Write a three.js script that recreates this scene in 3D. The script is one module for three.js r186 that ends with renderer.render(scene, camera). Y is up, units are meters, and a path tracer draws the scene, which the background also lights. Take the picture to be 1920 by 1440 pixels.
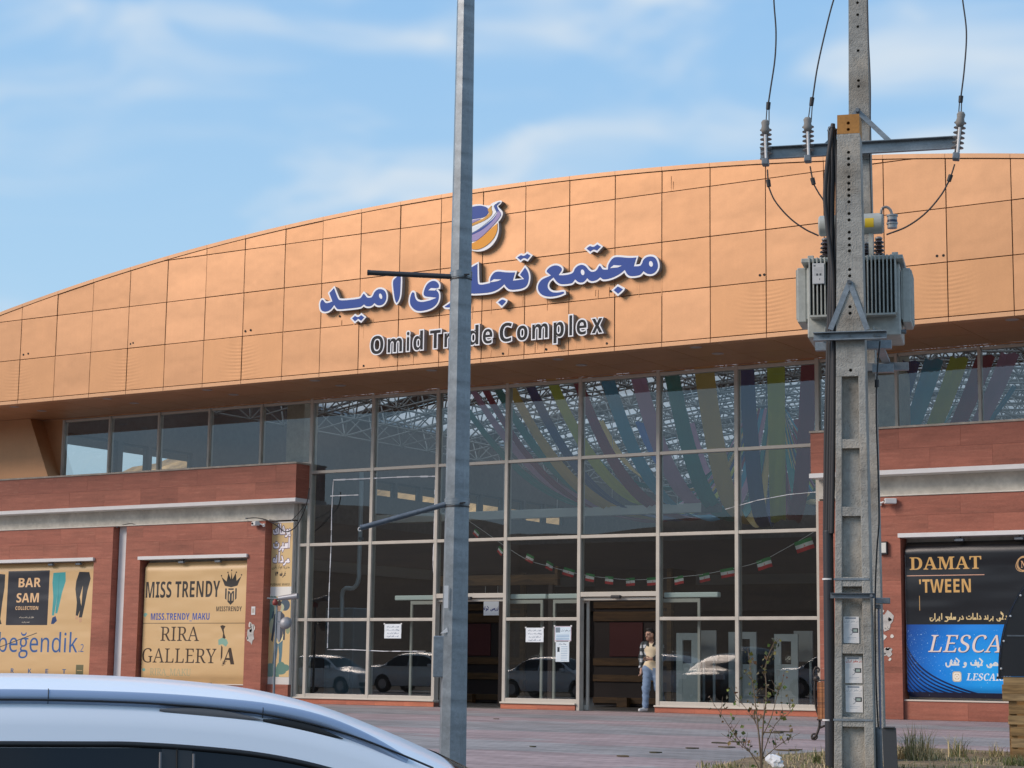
import * as THREE from 'three';
import { mergeGeometries } from 'three/addons/utils/BufferGeometryUtils.js';
import { RoundedBoxGeometry } from 'three/addons/geometries/RoundedBoxGeometry.js';
import { TextGeometry } from 'three/addons/geometries/TextGeometry.js';
import { FontLoader } from 'three/addons/loaders/FontLoader.js';

// ---------- camera ----------
const scene = new THREE.Scene();
const camera = new THREE.PerspectiveCamera(22.8874, 1024 / 768, 0.1, 9000);
camera.position.set(21.742, 0.869, 36.339);
camera.rotation.set(8.558 * Math.PI / 180, 32.238 * Math.PI / 180, 0.758 * Math.PI / 180, 'YXZ');
camera.updateMatrixWorld(true);
const renderer = new THREE.WebGLRenderer({ antialias: true });
renderer.toneMapping = THREE.LinearToneMapping;
renderer.toneMappingExposure = 1.0;
renderer.shadowMap.enabled = true;
renderer.setSize(1024, 768);

// ---------- noise ----------
const clamp = (x, a = 0, b = 1) => Math.min(b, Math.max(a, x));
const lerp = (a, b, t) => a + (b - a) * t;
const smooth = (a, b, x) => { const t = clamp((x - a) / (b - a)); return t * t * (3 - 2 * t); };
function rng(seed) { let s = seed >>> 0; return () => { s |= 0; s = s + 0x6D2B79F5 | 0; let t = Math.imul(s ^ s >>> 15, 1 | s); t = t + Math.imul(t ^ t >>> 7, 61 | t) ^ t; return ((t ^ t >>> 14) >>> 0) / 4294967296; }; }
const hash2 = (x, y) => { let h = Math.imul(x, 374761393) + Math.imul(y, 668265263) | 0; h = Math.imul(h ^ h >>> 13, 1274126177); return ((h ^ h >>> 16) >>> 0) / 4294967296; };
// value noise, periodic with period p cells when p is given
function vnoise(x, y, px = 0, py = px) {
  const xi = Math.floor(x), yi = Math.floor(y), fx = x - xi, fy = y - yi;
  const w = (i, p) => p ? ((i % p) + p) % p : i;
  const u = fx * fx * (3 - 2 * fx), v = fy * fy * (3 - 2 * fy);
  const a = hash2(w(xi, px), w(yi, py)), b = hash2(w(xi + 1, px), w(yi, py)), c = hash2(w(xi, px), w(yi + 1, py)), d = hash2(w(xi + 1, px), w(yi + 1, py));
  return lerp(lerp(a, b, u), lerp(c, d, u), v);
}
function fbm(x, y, oct = 4, p = 0, py = p) { let s = 0, a = 0.5, n = 0; for (let i = 0; i < oct; i++) { s += a * vnoise(x + i * 17.3 * (p ? 0 : 1), y, p, py); n += a; a *= 0.5; x *= 2; y *= 2; p *= 2; py *= 2; } return s / n; }

// ---------- sky ----------
{
  const W = 2048, H = 1024, d = new Float32Array(W * H * 4);
  const mixc = (a, b, t) => [lerp(a[0], b[0], t), lerp(a[1], b[1], t), lerp(a[2], b[2], t)];
  const zen = [0.145, 0.33, 0.68], mid = [0.27, 0.52, 0.85], low = [0.42, 0.655, 0.88], hor = [0.60, 0.73, 0.82], cloudc = [0.67, 0.77, 0.87];
  for (let j = 0; j < H; j++) {
    const el = ((j + 0.5) / H - 0.5) * 180;
    let base;
    if (el < 0) base = mixc(hor, [0.16, 0.15, 0.14], smooth(0, 6, -el));
    else base = el < 10 ? mixc(hor, low, smooth(0, 10, el)) : el < 22 ? mixc(low, mid, (el - 10) / 12) : mixc(mid, zen, smooth(22, 80, el));
    for (let i = 0; i < W; i++) {
      const az = ((i + 0.5) / W - 0.5) * 360, k = (j * W + i) * 4;
      let c = base;
      if (el > -2) {
        // thin cirrus, drawn out along the wind
        const u = az / 360 * 64, e = el / 3.2;
        const wx = fbm(u * 0.6 + 3, e * 0.5 + 1, 3, 0), wy = fbm(u * 0.5 + 40, e * 0.5 + 9, 3, 0);
        const per = Math.abs(az) > 170 ? (180 - Math.abs(az)) / 10 : 1;
        let n = fbm(u * 0.42 + wx * 2.6 + 6.2, e * 0.9 + wy * 2.2 - u * 0.10, 5, 0);
        let f = fbm(u * 1.1 + wx * 4, e * 3.2 + wy * 3 - u * 0.35, 4, 0);
        let a = smooth(0.38, 0.72, n * 0.52 + f * 0.48) * 0.95 * per + 0.04;
        a *= smooth(-1, 8, el) * (1 - 0.45 * smooth(40, 85, el));
        c = mixc(base, cloudc, a);
      }
      d[k] = c[0]; d[k + 1] = c[1]; d[k + 2] = c[2]; d[k + 3] = 1;
    }
  }
  const t = new THREE.DataTexture(d, W, H, THREE.RGBAFormat, THREE.FloatType);
  t.mapping = THREE.EquirectangularReflectionMapping; t.magFilter = THREE.LinearFilter; t.minFilter = THREE.LinearFilter; t.wrapS = THREE.RepeatWrapping; t.needsUpdate = true;
  scene.background = t; scene.environment = t;
  scene.backgroundIntensity = 1; scene.environmentIntensity = 1;
}
// ---------- sun: low evening light, spread by thin cloud ----------
const sun = new THREE.DirectionalLight(new THREE.Color(1.0, 0.83, 0.71), 3.0);
sun.position.set(-58, 60, 66); sun.target.position.set(0, 4, 0);
sun.castShadow = true; sun.shadow.radius = 50; sun.shadow.mapSize.set(4096, 4096);
Object.assign(sun.shadow.camera, { left: -60, right: 60, top: 40, bottom: -40, near: 1, far: 220 });
scene.add(sun, sun.target);

// ---------- from a pixel of the 1920 x 1440 photograph to a point on a known surface ----------
const FPX = 720 / Math.tan(camera.fov * Math.PI / 360), CP = camera.position;
const V = (x, y, z) => new THREE.Vector3(x, y, z);
const ray = (x, y) => V((x - 960) / FPX, -(y - 720) / FPX, -1).applyQuaternion(camera.quaternion);
const atZ = (x, y, z = 0) => { const d = ray(x, y); return CP.clone().addScaledVector(d, (z - CP.z) / d.z); };
const atY = (x, y, h = 0) => { const d = ray(x, y); return CP.clone().addScaledVector(d, (h - CP.y) / d.y); };
// a place at a horizontal distance, and a frame there (origin o, turned by angle) whose local x, y come from pixels
const away = (x, dist, y0 = 0) => { const d = ray(x, 1260); d.y = 0; d.normalize(); return V(CP.x + d.x * dist, y0, CP.z + d.z * dist); };
const frameAt = (o, turn) => (x, y, lz = 0) => {
  const n = V(Math.sin(turn), 0, Math.cos(turn)), r = V(Math.cos(turn), 0, -Math.sin(turn)), d = ray(x, y);
  const q = o.clone().addScaledVector(n, lz), p = CP.clone().addScaledVector(d, q.clone().sub(CP).dot(n) / d.dot(n)).sub(o);
  return V(p.dot(r), p.y, lz);
};

// ---------- naming ----------
const taken = {};
const numbered = (n) => { taken[n] = (taken[n] ?? -1) + 1; return taken[n] ? n + '_' + String(taken[n]).padStart(3, '0') : n; };
function put(o, name, label, category, group, kind) { // a top-level object
  o.name = numbered(name); if (label) o.userData.label = label; if (category) o.userData.category = category; if (group) o.userData.group = group; if (kind) o.userData.kind = kind;
  scene.add(o); return o;
}
const thing = (name, label, category, pos = [0, 0, 0], turn = 0, group) => { const g = new THREE.Group(); g.position.set(...pos); g.rotation.y = turn; return put(g, name, label, category, group); };
function part(parent, name, geo, mat, label) { const m = new THREE.Mesh(Array.isArray(geo) ? merge(geo) : geo, mat); m.name = name; if (label) m.userData.label = label; parent.add(m); return m; }
const groupIn = (parent, name) => { const g = new THREE.Group(); g.name = name; parent.add(g); return g; };

// ---------- geometry ----------
function clean(g) { g = g.index ? g.toNonIndexed() : g; for (const k of Object.keys(g.attributes)) if (!['position', 'normal', 'uv', 'color'].includes(k)) g.deleteAttribute(k); return g; }
function merge(list) { const l = list.map(clean); const hasC = l.some((g) => g.attributes.color); for (const g of l) { if (!g.attributes.uv) g.setAttribute('uv', new THREE.BufferAttribute(new Float32Array(g.attributes.position.count * 2), 2)); if (hasC && !g.attributes.color) g.setAttribute('color', new THREE.BufferAttribute(new Float32Array(g.attributes.position.count * 3).fill(1), 3)); } return mergeGeometries(l, false); }
// uv in metres by the side a face points to; off shifts the pattern
function boxUV(g, s = 1, off = [0, 0]) {
  g = clean(g); const p = g.attributes.position, uv = new Float32Array(p.count * 2), a = V(), b = V(), c = V();
  for (let i = 0; i < p.count; i += 3) {
    a.fromBufferAttribute(p, i); b.fromBufferAttribute(p, i + 1); c.fromBufferAttribute(p, i + 2);
    const n = b.clone().sub(a).cross(c.clone().sub(a)), ax = Math.abs(n.x), ay = Math.abs(n.y), az = Math.abs(n.z);
    [a, b, c].forEach((v, k) => { const q = az >= ax && az >= ay ? [v.x, v.y] : ax >= ay ? [v.z, v.y] : [v.x, v.z]; uv[(i + k) * 2] = q[0] * s + off[0]; uv[(i + k) * 2 + 1] = q[1] * s + off[1]; });
  }
  g.setAttribute('uv', new THREE.BufferAttribute(uv, 2)); return g;
}
// box from corner to corner
const box = (x0, x1, y0, y1, z0, z1) => boxUV(new THREE.BoxGeometry(x1 - x0, y1 - y0, z1 - z0).translate((x0 + x1) / 2, (y0 + y1) / 2, (z0 + z1) / 2));
const rbox = (x0, x1, y0, y1, z0, z1, r = 0.01, seg = 2) => boxUV(new RoundedBoxGeometry(x1 - x0, y1 - y0, z1 - z0, seg, Math.min(r, (x1 - x0) / 2.01, (y1 - y0) / 2.01, (z1 - z0) / 2.01)).translate((x0 + x1) / 2, (y0 + y1) / 2, (z0 + z1) / 2));
const cyl = (a, b, r0, r1 = r0, seg = 10, open = false) => {
  const d = b.clone().sub(a), g = new THREE.CylinderGeometry(r1, r0, d.length(), seg, 1, open);
  g.applyQuaternion(new THREE.Quaternion().setFromUnitVectors(V(0, 1, 0), d.clone().normalize())); g.translate((a.x + b.x) / 2, (a.y + b.y) / 2, (a.z + b.z) / 2); return g;
};
// a bar of rectangular section w x h between two points (h roughly along up)
const bar = (a, b, w, h) => { const d = b.clone().sub(a), g = new THREE.BoxGeometry(w, h, d.length()), m = new THREE.Matrix4(), z = d.clone().normalize(), up = Math.abs(z.y) > 0.95 ? V(1, 0, 0) : V(0, 1, 0), x = up.clone().cross(z).normalize(), y = z.clone().cross(x); m.makeBasis(x, y, z); g.applyMatrix4(m); g.translate((a.x + b.x) / 2, (a.y + b.y) / 2, (a.z + b.z) / 2); return boxUV(g); };
const tube = (pts, r, seg = 24, rs = 7) => new THREE.TubeGeometry(new THREE.CatmullRomCurve3(pts), seg, r, rs, false);
const shapeOf = (pts, holes = []) => { const s = new THREE.Shape(pts.map((p) => new THREE.Vector2(p[0], p[1]))); for (const h of holes) s.holes.push(new THREE.Path(h.map((p) => new THREE.Vector2(p[0], p[1])))); return s; };
const extrude = (pts, depth, z = 0, holes = [], bevel = 0) => boxUV(new THREE.ExtrudeGeometry(shapeOf(pts, holes), { depth: depth - 2 * bevel, bevelEnabled: bevel > 0, bevelSize: bevel, bevelThickness: bevel, bevelSegments: 2, bevelOffset: -bevel, curveSegments: 10 }).translate(0, 0, z + bevel));
const lathe = (prof, seg = 16) => new THREE.LatheGeometry(prof.map((p) => new THREE.Vector2(p[0], p[1])), seg);

// ---------- textures and materials ----------
function tex(W, H, fn, srgb = true) { // fn(u, v) -> [r, g, b] 0..1 or a grey; repeats
  const d = new Uint8Array(W * H * 4);
  for (let j = 0; j < H; j++) for (let i = 0; i < W; i++) { let c = fn((i + 0.5) / W, (j + 0.5) / H); if (typeof c === 'number') c = [c, c, c]; const k = (j * W + i) * 4; d[k] = clamp(c[0]) * 255; d[k + 1] = clamp(c[1]) * 255; d[k + 2] = clamp(c[2]) * 255; d[k + 3] = 255; }
  const t = new THREE.DataTexture(d, W, H); t.wrapS = t.wrapT = THREE.RepeatWrapping; t.magFilter = THREE.LinearFilter; t.minFilter = THREE.LinearMipmapLinearFilter; t.generateMipmaps = true; if (srgb) t.colorSpace = THREE.SRGBColorSpace; t.needsUpdate = true; return t;
}
const rep = (t, x, y = x) => { const c = t.clone(); c.repeat.set(x, y); c.needsUpdate = true; return c; };
const lin = (r, g, b) => new THREE.Color().setRGB(r, g, b);
const std = (color, roughness = 0.7, o = {}) => new THREE.MeshStandardMaterial({ color: Array.isArray(color) ? lin(...color) : new THREE.Color(color), roughness, ...o });
const phys = (color, roughness = 0.5, o = {}) => new THREE.MeshPhysicalMaterial({ color: Array.isArray(color) ? lin(...color) : new THREE.Color(color), roughness, ...o });
// grey-scale mottling around 1, used as a colour map over a base colour
const mottle = (n, lo, hi, seed, sx = 1, sy = 1) => tex(n, n, (u, v) => { const a = fbm(u * 8 * sx, v * 8 * sy, 4, 8 * sx, 8 * sy), b = fbm(u * 40 * sx + seed, v * 40 * sy, 3, 40 * sx, 40 * sy); return lerp(lo, hi, clamp(a * 0.7 + b * 0.5 - 0.1)); });
const T = {};
T.mottle = mottle(512, 0.78, 1.0, 3);
T.soft = tex(512, 512, (u, v) => lerp(0.90, 1.0, fbm(u * 4, v * 4, 5, 4)));
T.rough = tex(512, 512, (u, v) => lerp(0.55, 1.0, fbm(u * 10, v * 10, 4, 10)), false);
T.grit = tex(512, 512, (u, v) => fbm(u * 64, v * 64, 3, 64), false);
T.stone = tex(1024, 1024, (u, v) => { // bedded travertine: fine level veins, dusty
  const w = fbm(u * 4, v * 6, 3, 4, 6), a = fbm(u * 6, v * 40 + w * 1.4, 4, 6, 40), b = fbm(u * 40, v * 150, 3, 40, 150), c = fbm(u * 3, v * 4, 4, 3, 4), g = fbm(u * 90, v * 90, 2, 90);
  const k = 0.90 + 0.16 * (a - 0.5) + 0.16 * (c - 0.5) + 0.07 * (g - 0.5), pale = smooth(0.60, 0.85, fbm(u * 9, v * 70 + w * 1.5, 4, 9, 70)) * 0.20, pit = smooth(0.72, 0.86, b) * 0.10;
  return [clamp(k - pit * 0.5 + pale * 0.25), clamp(k * 0.985 - pit * 0.4 + pale * 0.42), clamp(k * 0.98 - pit * 0.35 + pale * 0.42)];
});
T.zinc = tex(512, 512, (u, v) => { const a = fbm(u * 30, v * 30, 2, 30), b = fbm(u * 90, v * 90, 2, 90), c = fbm(u * 5, v * 9, 4, 5, 9); const k = 0.70 + 0.20 * c + 0.09 * (Math.floor(a * 9) / 9 - 0.5) + 0.07 * (b - 0.5); return [k * 0.97, k, k * 1.02]; });
T.concrete = tex(1024, 1024, (u, v) => { const a = fbm(u * 6, v * 6, 5, 6), b = fbm(u * 50, v * 50, 3, 50), c = smooth(0.55, 0.75, fbm(u * 4 + 2, v * 3 + 7, 4, 4, 3)), st = fbm(u * 22, v * 3, 3, 22, 3), pit = smooth(0.80, 0.88, fbm(u * 120, v * 120, 2, 120)); let k = 0.68 + 0.26 * a + 0.14 * (b - 0.5) + 0.10 * (st - 0.5) - pit * 0.12; return [k * lerp(1, 1.02, c), k * lerp(1, 0.985, c), k * lerp(0.98, 0.93, c)]; });
T.wood = tex(512, 512, (u, v) => { const g = fbm(u * 3 + 0.0, v * 40 + fbm(u * 4, v * 4, 3, 4) * 3, 4, 3, 40), b = fbm(u * 8, v * 90, 2, 8, 90); const k = 0.55 + 0.4 * g + 0.15 * (b - 0.5); return [k, k * 0.96, k * 0.9]; });
const M = {};
M.dark = std([0.012, 0.011, 0.010], 0.8);
M.black = std([0.018, 0.018, 0.02], 0.55);
M.rubber = std([0.02, 0.02, 0.022], 0.6);
M.white = std([0.74, 0.74, 0.73], 0.45, { map: T.soft });
M.zinc = std([0.40, 0.435, 0.46], 0.48, { metalness: 0.35, map: rep(T.zinc, 2), roughnessMap: T.rough });
M.steel = std([0.30, 0.32, 0.34], 0.5, { metalness: 0.5, map: rep(T.zinc, 2) });
M.alu = std([0.56, 0.52, 0.45], 0.42, { metalness: 0.15, map: T.soft });
// =====================================================================================
// THE GROUND
// =====================================================================================
const PLZ = 0; // level of the forecourt
{
  // far ground: one sheet to the horizon, street level 0.8 m below the forecourt
  T.asphalt = tex(1024, 1024, (u, v) => { const a = fbm(u * 8, v * 8, 5, 8), b = fbm(u * 128, v * 128, 2, 128), c = smooth(0.55, 0.7, fbm(u * 3, v * 3, 4, 3)); const k = 0.66 + 0.25 * a + 0.25 * (b - 0.5) - 0.12 * c; return [k, k * 0.99, k * 0.97]; });
  T.dirt = tex(1024, 1024, (u, v) => { const a = fbm(u * 7, v * 7, 5, 7), b = fbm(u * 60, v * 60, 3, 60); const k = 0.6 + 0.3 * a + 0.25 * (b - 0.5); return [k, k * 0.93, k * 0.82]; });
  const far = new THREE.PlaneGeometry(8000, 8000, 1, 1).rotateX(-Math.PI / 2).translate(0, -0.93, -1200);
  put(new THREE.Mesh(boxUV(far, 0.25), std([0.20, 0.165, 0.12], 0.95, { map: T.dirt })), 'ground', 'bare pale earth stretching out around the street and building', 'ground', null, 'structure');
  const road = box(-120, 120, -0.98, -0.80, 25.6, 39.5);
  put(new THREE.Mesh(road, std([0.06, 0.06, 0.062], 0.9, { map: rep(T.asphalt, 0.4), bumpMap: rep(T.grit, 1), bumpScale: 0.006 })), 'road', 'grey asphalt street with parked cars before the forecourt', 'road', null, 'structure');

  // forecourt paving: small interlocking blocks laid in grey and red courses (too fine to tell apart at this distance)
  T.paving = tex(2048, 2048, (u, v) => {
    const bw = 20, bh = 40; // blocks of 0.2 x 0.1 m in a 4 m square
    const row = Math.floor(v * bh), off = (row % 2) * 0.5, col = Math.floor(u * bw + off), fx = u * bw + off - col, fy = v * bh - row;
    const h = hash2(((col % bw) + bw) % bw, row + 91), j = Math.min(Math.min(fx, 1 - fx) * 2, Math.min(fy, 1 - fy)) < 0.07 ? 0.84 : 1;
    const wob = fbm(u * 5, v * 5, 3, 5) - 0.5;
    const band = smooth(0.47, 0.62, fbm(u * 2 + 0.5, v * 3 + 0.3, 3, 2, 3)); // red courses
    const isRed = band > 0.35 + h * 0.5;
    const d = fbm(u * 22, v * 22, 4, 22), g = 0.86 + 0.10 * h + 0.22 * (d - 0.5) + 0.22 * wob;
    const c = isRed ? [0.675, 0.61, 0.605] : [0.645, 0.64, 0.635];
    return [c[0] * g * j, c[1] * g * j, c[2] * g * j];
  });
  const pav = std([1.0, 0.955, 0.945], 0.85, { map: rep(T.paving, 0.11, 0.16), bumpMap: rep(T.grit, 1.5), bumpScale: 0.004 });
  const g = box(-60, 45, -0.9, 0, -1.5, 24.6);
  const fc = put(new THREE.Mesh(g, pav), 'forecourt', 'paved forecourt of small grey and dull red blocks', 'paving', null, 'structure');
  // kerb stones along the street
  const kerbM = std([0.40, 0.39, 0.37], 0.85, { map: rep(T.concrete, 0.8) });
  const kg = rbox(0, 0.97, -0.86, 0.02, 24.62, 24.80, 0.02);
  const kerb = put(new THREE.Mesh(box(-60, 45, -0.9, -0.55, 24.60, 24.80), kerbM), 'kerb', 'grey concrete kerb stones between forecourt and street', 'kerb', null, 'structure');
  for (let i = 0; i < 70; i++) { const s = part(kerb, 'kerb_stone', kg, kerbM); s.position.x = -34 + i; }
}

// =====================================================================================
// THE BUILDING
// =====================================================================================
const arc = (x) => 11.21 - 0.0063 * x * x; // top edge of the front
const FZ = 2.75, SOF = 7.36;
const building = thing('shopping_centre', 'long shopping centre with curved orange panelled front over a tall glazed entrance hall', 'building');

M.cladBack = std([0.11, 0.036, 0.016], 0.8);
T.clad = tex(512, 512, (u, v) => { const a = fbm(u * 5, v * 5, 4, 5), s = fbm(u * 40, v * 3, 3, 40, 3), d = fbm(u * 120, v * 120, 2, 120); const k = 0.95 + 0.07 * (a - 0.5) + 0.018 * (s - 0.5) + 0.03 * (d - 0.5); return [k, k, k * 1.0]; });
T.warp = tex(512, 512, (u, v) => fbm(u * 3, v * 4, 3, 3, 4), false);
const cladCol = [[0.600, 0.324, 0.163], [0.572, 0.305, 0.150], [0.63, 0.342, 0.174], [0.588, 0.312, 0.152]];
T.ripple = tex(512, 512, (u, v) => { const x = (u - 0.5) * 2.6, y = (1 - v) * 2.6, d = Math.hypot(x * 0.55, y + 0.25), e = Math.exp(-x * x / 0.22) * smooth(0.02, 0.35, y) * (1 - smooth(0.85, 1.2, y)); return 0.5 + 0.5 * Math.sin(d * 78 + 3 * (fbm(u * 6, v * 6, 3, 6) - 0.5)) * e; }, false);
M.clad = cladCol.map((c, i) => phys(c, 0.46, { metalness: 0.55, map: rep(T.clad, 0.37 + 0.04 * i), bumpMap: rep(T.warp, 0.5), bumpScale: 0.006, clearcoat: 0.12, clearcoatRoughness: 0.4 }));
M.cladRipple = phys([0.60, 0.314, 0.147], 0.44, { metalness: 0.55, map: rep(T.clad, 0.4), bumpMap: rep(T.ripple, 1 / 2.6), bumpScale: 0.0007, clearcoat: 0.12, clearcoatRoughness: 0.4 });
M.cladEdge = phys([0.64, 0.36, 0.19], 0.42, { metalness: 0.4, map: T.clad });
M.soffit = M.clad[1];
{
  const cols = [-14.231, -12.985, -11.767, -10.535, -9.319, -8.091, -6.908, -5.701, -4.609, -3.516, -2.432, -1.336, -0.235, 0.848, 1.938, 3.034, 4.127, 5.217, 6.436, 7.67, 8.887, 10.116, 11.356];
  while (cols[0] > -22) cols.unshift(cols[0] - 1.222);
  while (cols[cols.length - 1] < 19) cols.push(cols[cols.length - 1] + 1.23);
  const rows = [7.45, 8.485, 9.52, 10.555, 12], X0 = cols[0], X1 = cols[cols.length - 1];
  // carcass behind the panels, with the coping following the curve
  const top = []; for (let x = X1; x >= X0 - 0.001; x -= (X1 - X0) / 60) top.push([x, arc(x) - 0.05]);
  const fascia = part(building, 'fascia', extrude([[X0, SOF + 0.02], [X1, SOF + 0.02], ...top], 0.24, FZ - 0.27), M.cladBack, 'dark backing of the curved panelled front');
  const R = rng(5), gap = 0.008;
  for (let i = 0; i < cols.length - 1; i++) for (let j = 0; j < 4; j++) {
    const a = cols[i] + gap, b = cols[i + 1] - gap, y0 = rows[j] + gap, y1 = rows[j + 1] - gap, lim = (x) => Math.min(y1, arc(x) - 0.10);
    if (Math.max(lim(a), lim(b)) < y0 + 0.03) continue;
    const pts = [[a, y0], [b, y0]]; for (let k = 0; k <= 6; k++) { const x = lerp(b, a, k / 6); pts.push([x, Math.max(y0 + 0.005, lim(x))]); }
    if (y1 < arc(a) - 0.1 && y1 < arc(b) - 0.1) { pts.length = 0; pts.push([a, y0], [b, y0], [b, y1], [a, y1]); }
    const g = extrude(pts, 0.03, 0, [], 0.004), dz = (R() - 0.5) * 0.004;
    const rip = j === 0 && [-14.231, -10.535, -6.908, 6.436, 10.116].find((c) => Math.abs(c - cols[i]) < 0.02 || Math.abs(c - cols[i + 1]) < 0.02);
    const p = part(fascia, 'panel', boxUV(g, 1, rip !== undefined && rip !== false ? [1.3 - rip, 2.6 - rows[1]] : [R() * 3, R() * 3]), rip !== undefined && rip !== false ? M.cladRipple : M.clad[Math.floor(R() * 4)]); p.position.z = FZ - 0.028 + dz; p.rotation.x = (R() - 0.5) * 0.0016; p.rotation.y = 0; p.position.y = -p.rotation.x * 0;
  }
  for (let i = 0; i < cols.length - 1; i++) { // edge strip under the panels, and the coping over them
    part(fascia, 'edge_strip', rbox(cols[i] + 0.004, cols[i + 1] - 0.004, SOF - 0.005, 7.45 - gap, FZ - 0.27, FZ + 0.006, 0.006), M.cladEdge);
    const a = cols[i] + 0.003, b = cols[i + 1] - 0.003, up = [], dn = [];
    for (let k = 0; k <= 4; k++) { const x = lerp(a, b, k / 4); dn.push([x, arc(x) - 0.085]); up.unshift([x, arc(x)]); }
    if (i % 2 === 0 || true) part(fascia, 'coping', extrude([...dn, ...up], 0.36, FZ - 0.34), M.cladEdge);
  }
  // pairs of fixing holes with spouts where rain drains from behind
  for (const [x, y] of [[44, 665], [53, 663], [245, 645], [250, 643], [460, 621], [470, 619], [637, 593], [682, 686], [943, 663], [1024, 655], [1145, 546], [1138, 644], [1425, 516], [1433, 515], [1757, 480], [1769, 479]]) {
    const p = atZ(x, y, FZ); part(fascia, 'drain_hole', new THREE.CylinderGeometry(0.026, 0.026, 0.012, 10).rotateX(Math.PI / 2).translate(p.x, p.y, FZ + 0.004), M.dark);
  }
  // rain streaks washed down from the letter fixings
  const streakM = [[0.54, 0.285, 0.138], [0.50, 0.262, 0.128], [0.56, 0.295, 0.145]].map((c) => std(c, 0.46, { metalness: 0.5 })), Rk = rng(202);
  for (const [x, y] of [[1116, 543], [1121, 543], [1142, 538], [1194, 532], [1198, 532], [1224, 528], [980, 556], [947, 560], [921, 562], [1026, 552], [700, 597], [682, 602], [664, 606], [1003, 640], [1008, 640], [1021, 638], [1044, 636], [1047, 646], [1080, 632], [1096, 631], [1127, 626], [1130, 628], [953, 652], [920, 656], [775, 668], [745, 672], [712, 676], [1241, 520], [1258, 330], [1262, 340], [640, 600], [886, 574]]) { const p = atZ(x, y, FZ), h = Math.min(0.10 + 0.30 * Rk(), p.y - 7.47), w = 0.006 + 0.010 * Rk(); part(fascia, 'rain_streak', extrude([[p.x - w * 0.3, p.y - h], [p.x + w * 0.3, p.y - h], [p.x + w, p.y], [p.x - w, p.y]], 0.002, FZ + 0.0045), streakM[Math.floor(Rk() * 3)]); }
  // soffit: glossy dark panels and flush round lamps (off)
  const soffit = part(building, 'soffit', box(X0, X1, SOF + 0.022, SOF + 0.10, -0.05, FZ - 0.28), M.cladBack);
  for (let i = 0; i < cols.length - 1; i++) for (const [z0, z1] of [[0.06, 1.24], [1.24, FZ - 0.28]]) part(soffit, 'panel', box(cols[i] + 0.006, cols[i + 1] - 0.006, SOF, SOF + 0.02, z0 + 0.006, z1 - 0.006), M.soffit);
  const lampM = std([0.34, 0.31, 0.30], 0.35);
  for (let k = -6; k < 5; k++) for (const z of [1.5, 2.4]) part(soffit, 'downlight', lathe([[0, -0.012], [0.10, -0.012], [0.125, -0.006], [0.125, 0], [0, 0.0]], 20).translate(1.48 + 3.24 * k + (z < 2 ? 0.05 : 0), SOF - 0.002, z), lampM);
}

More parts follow.
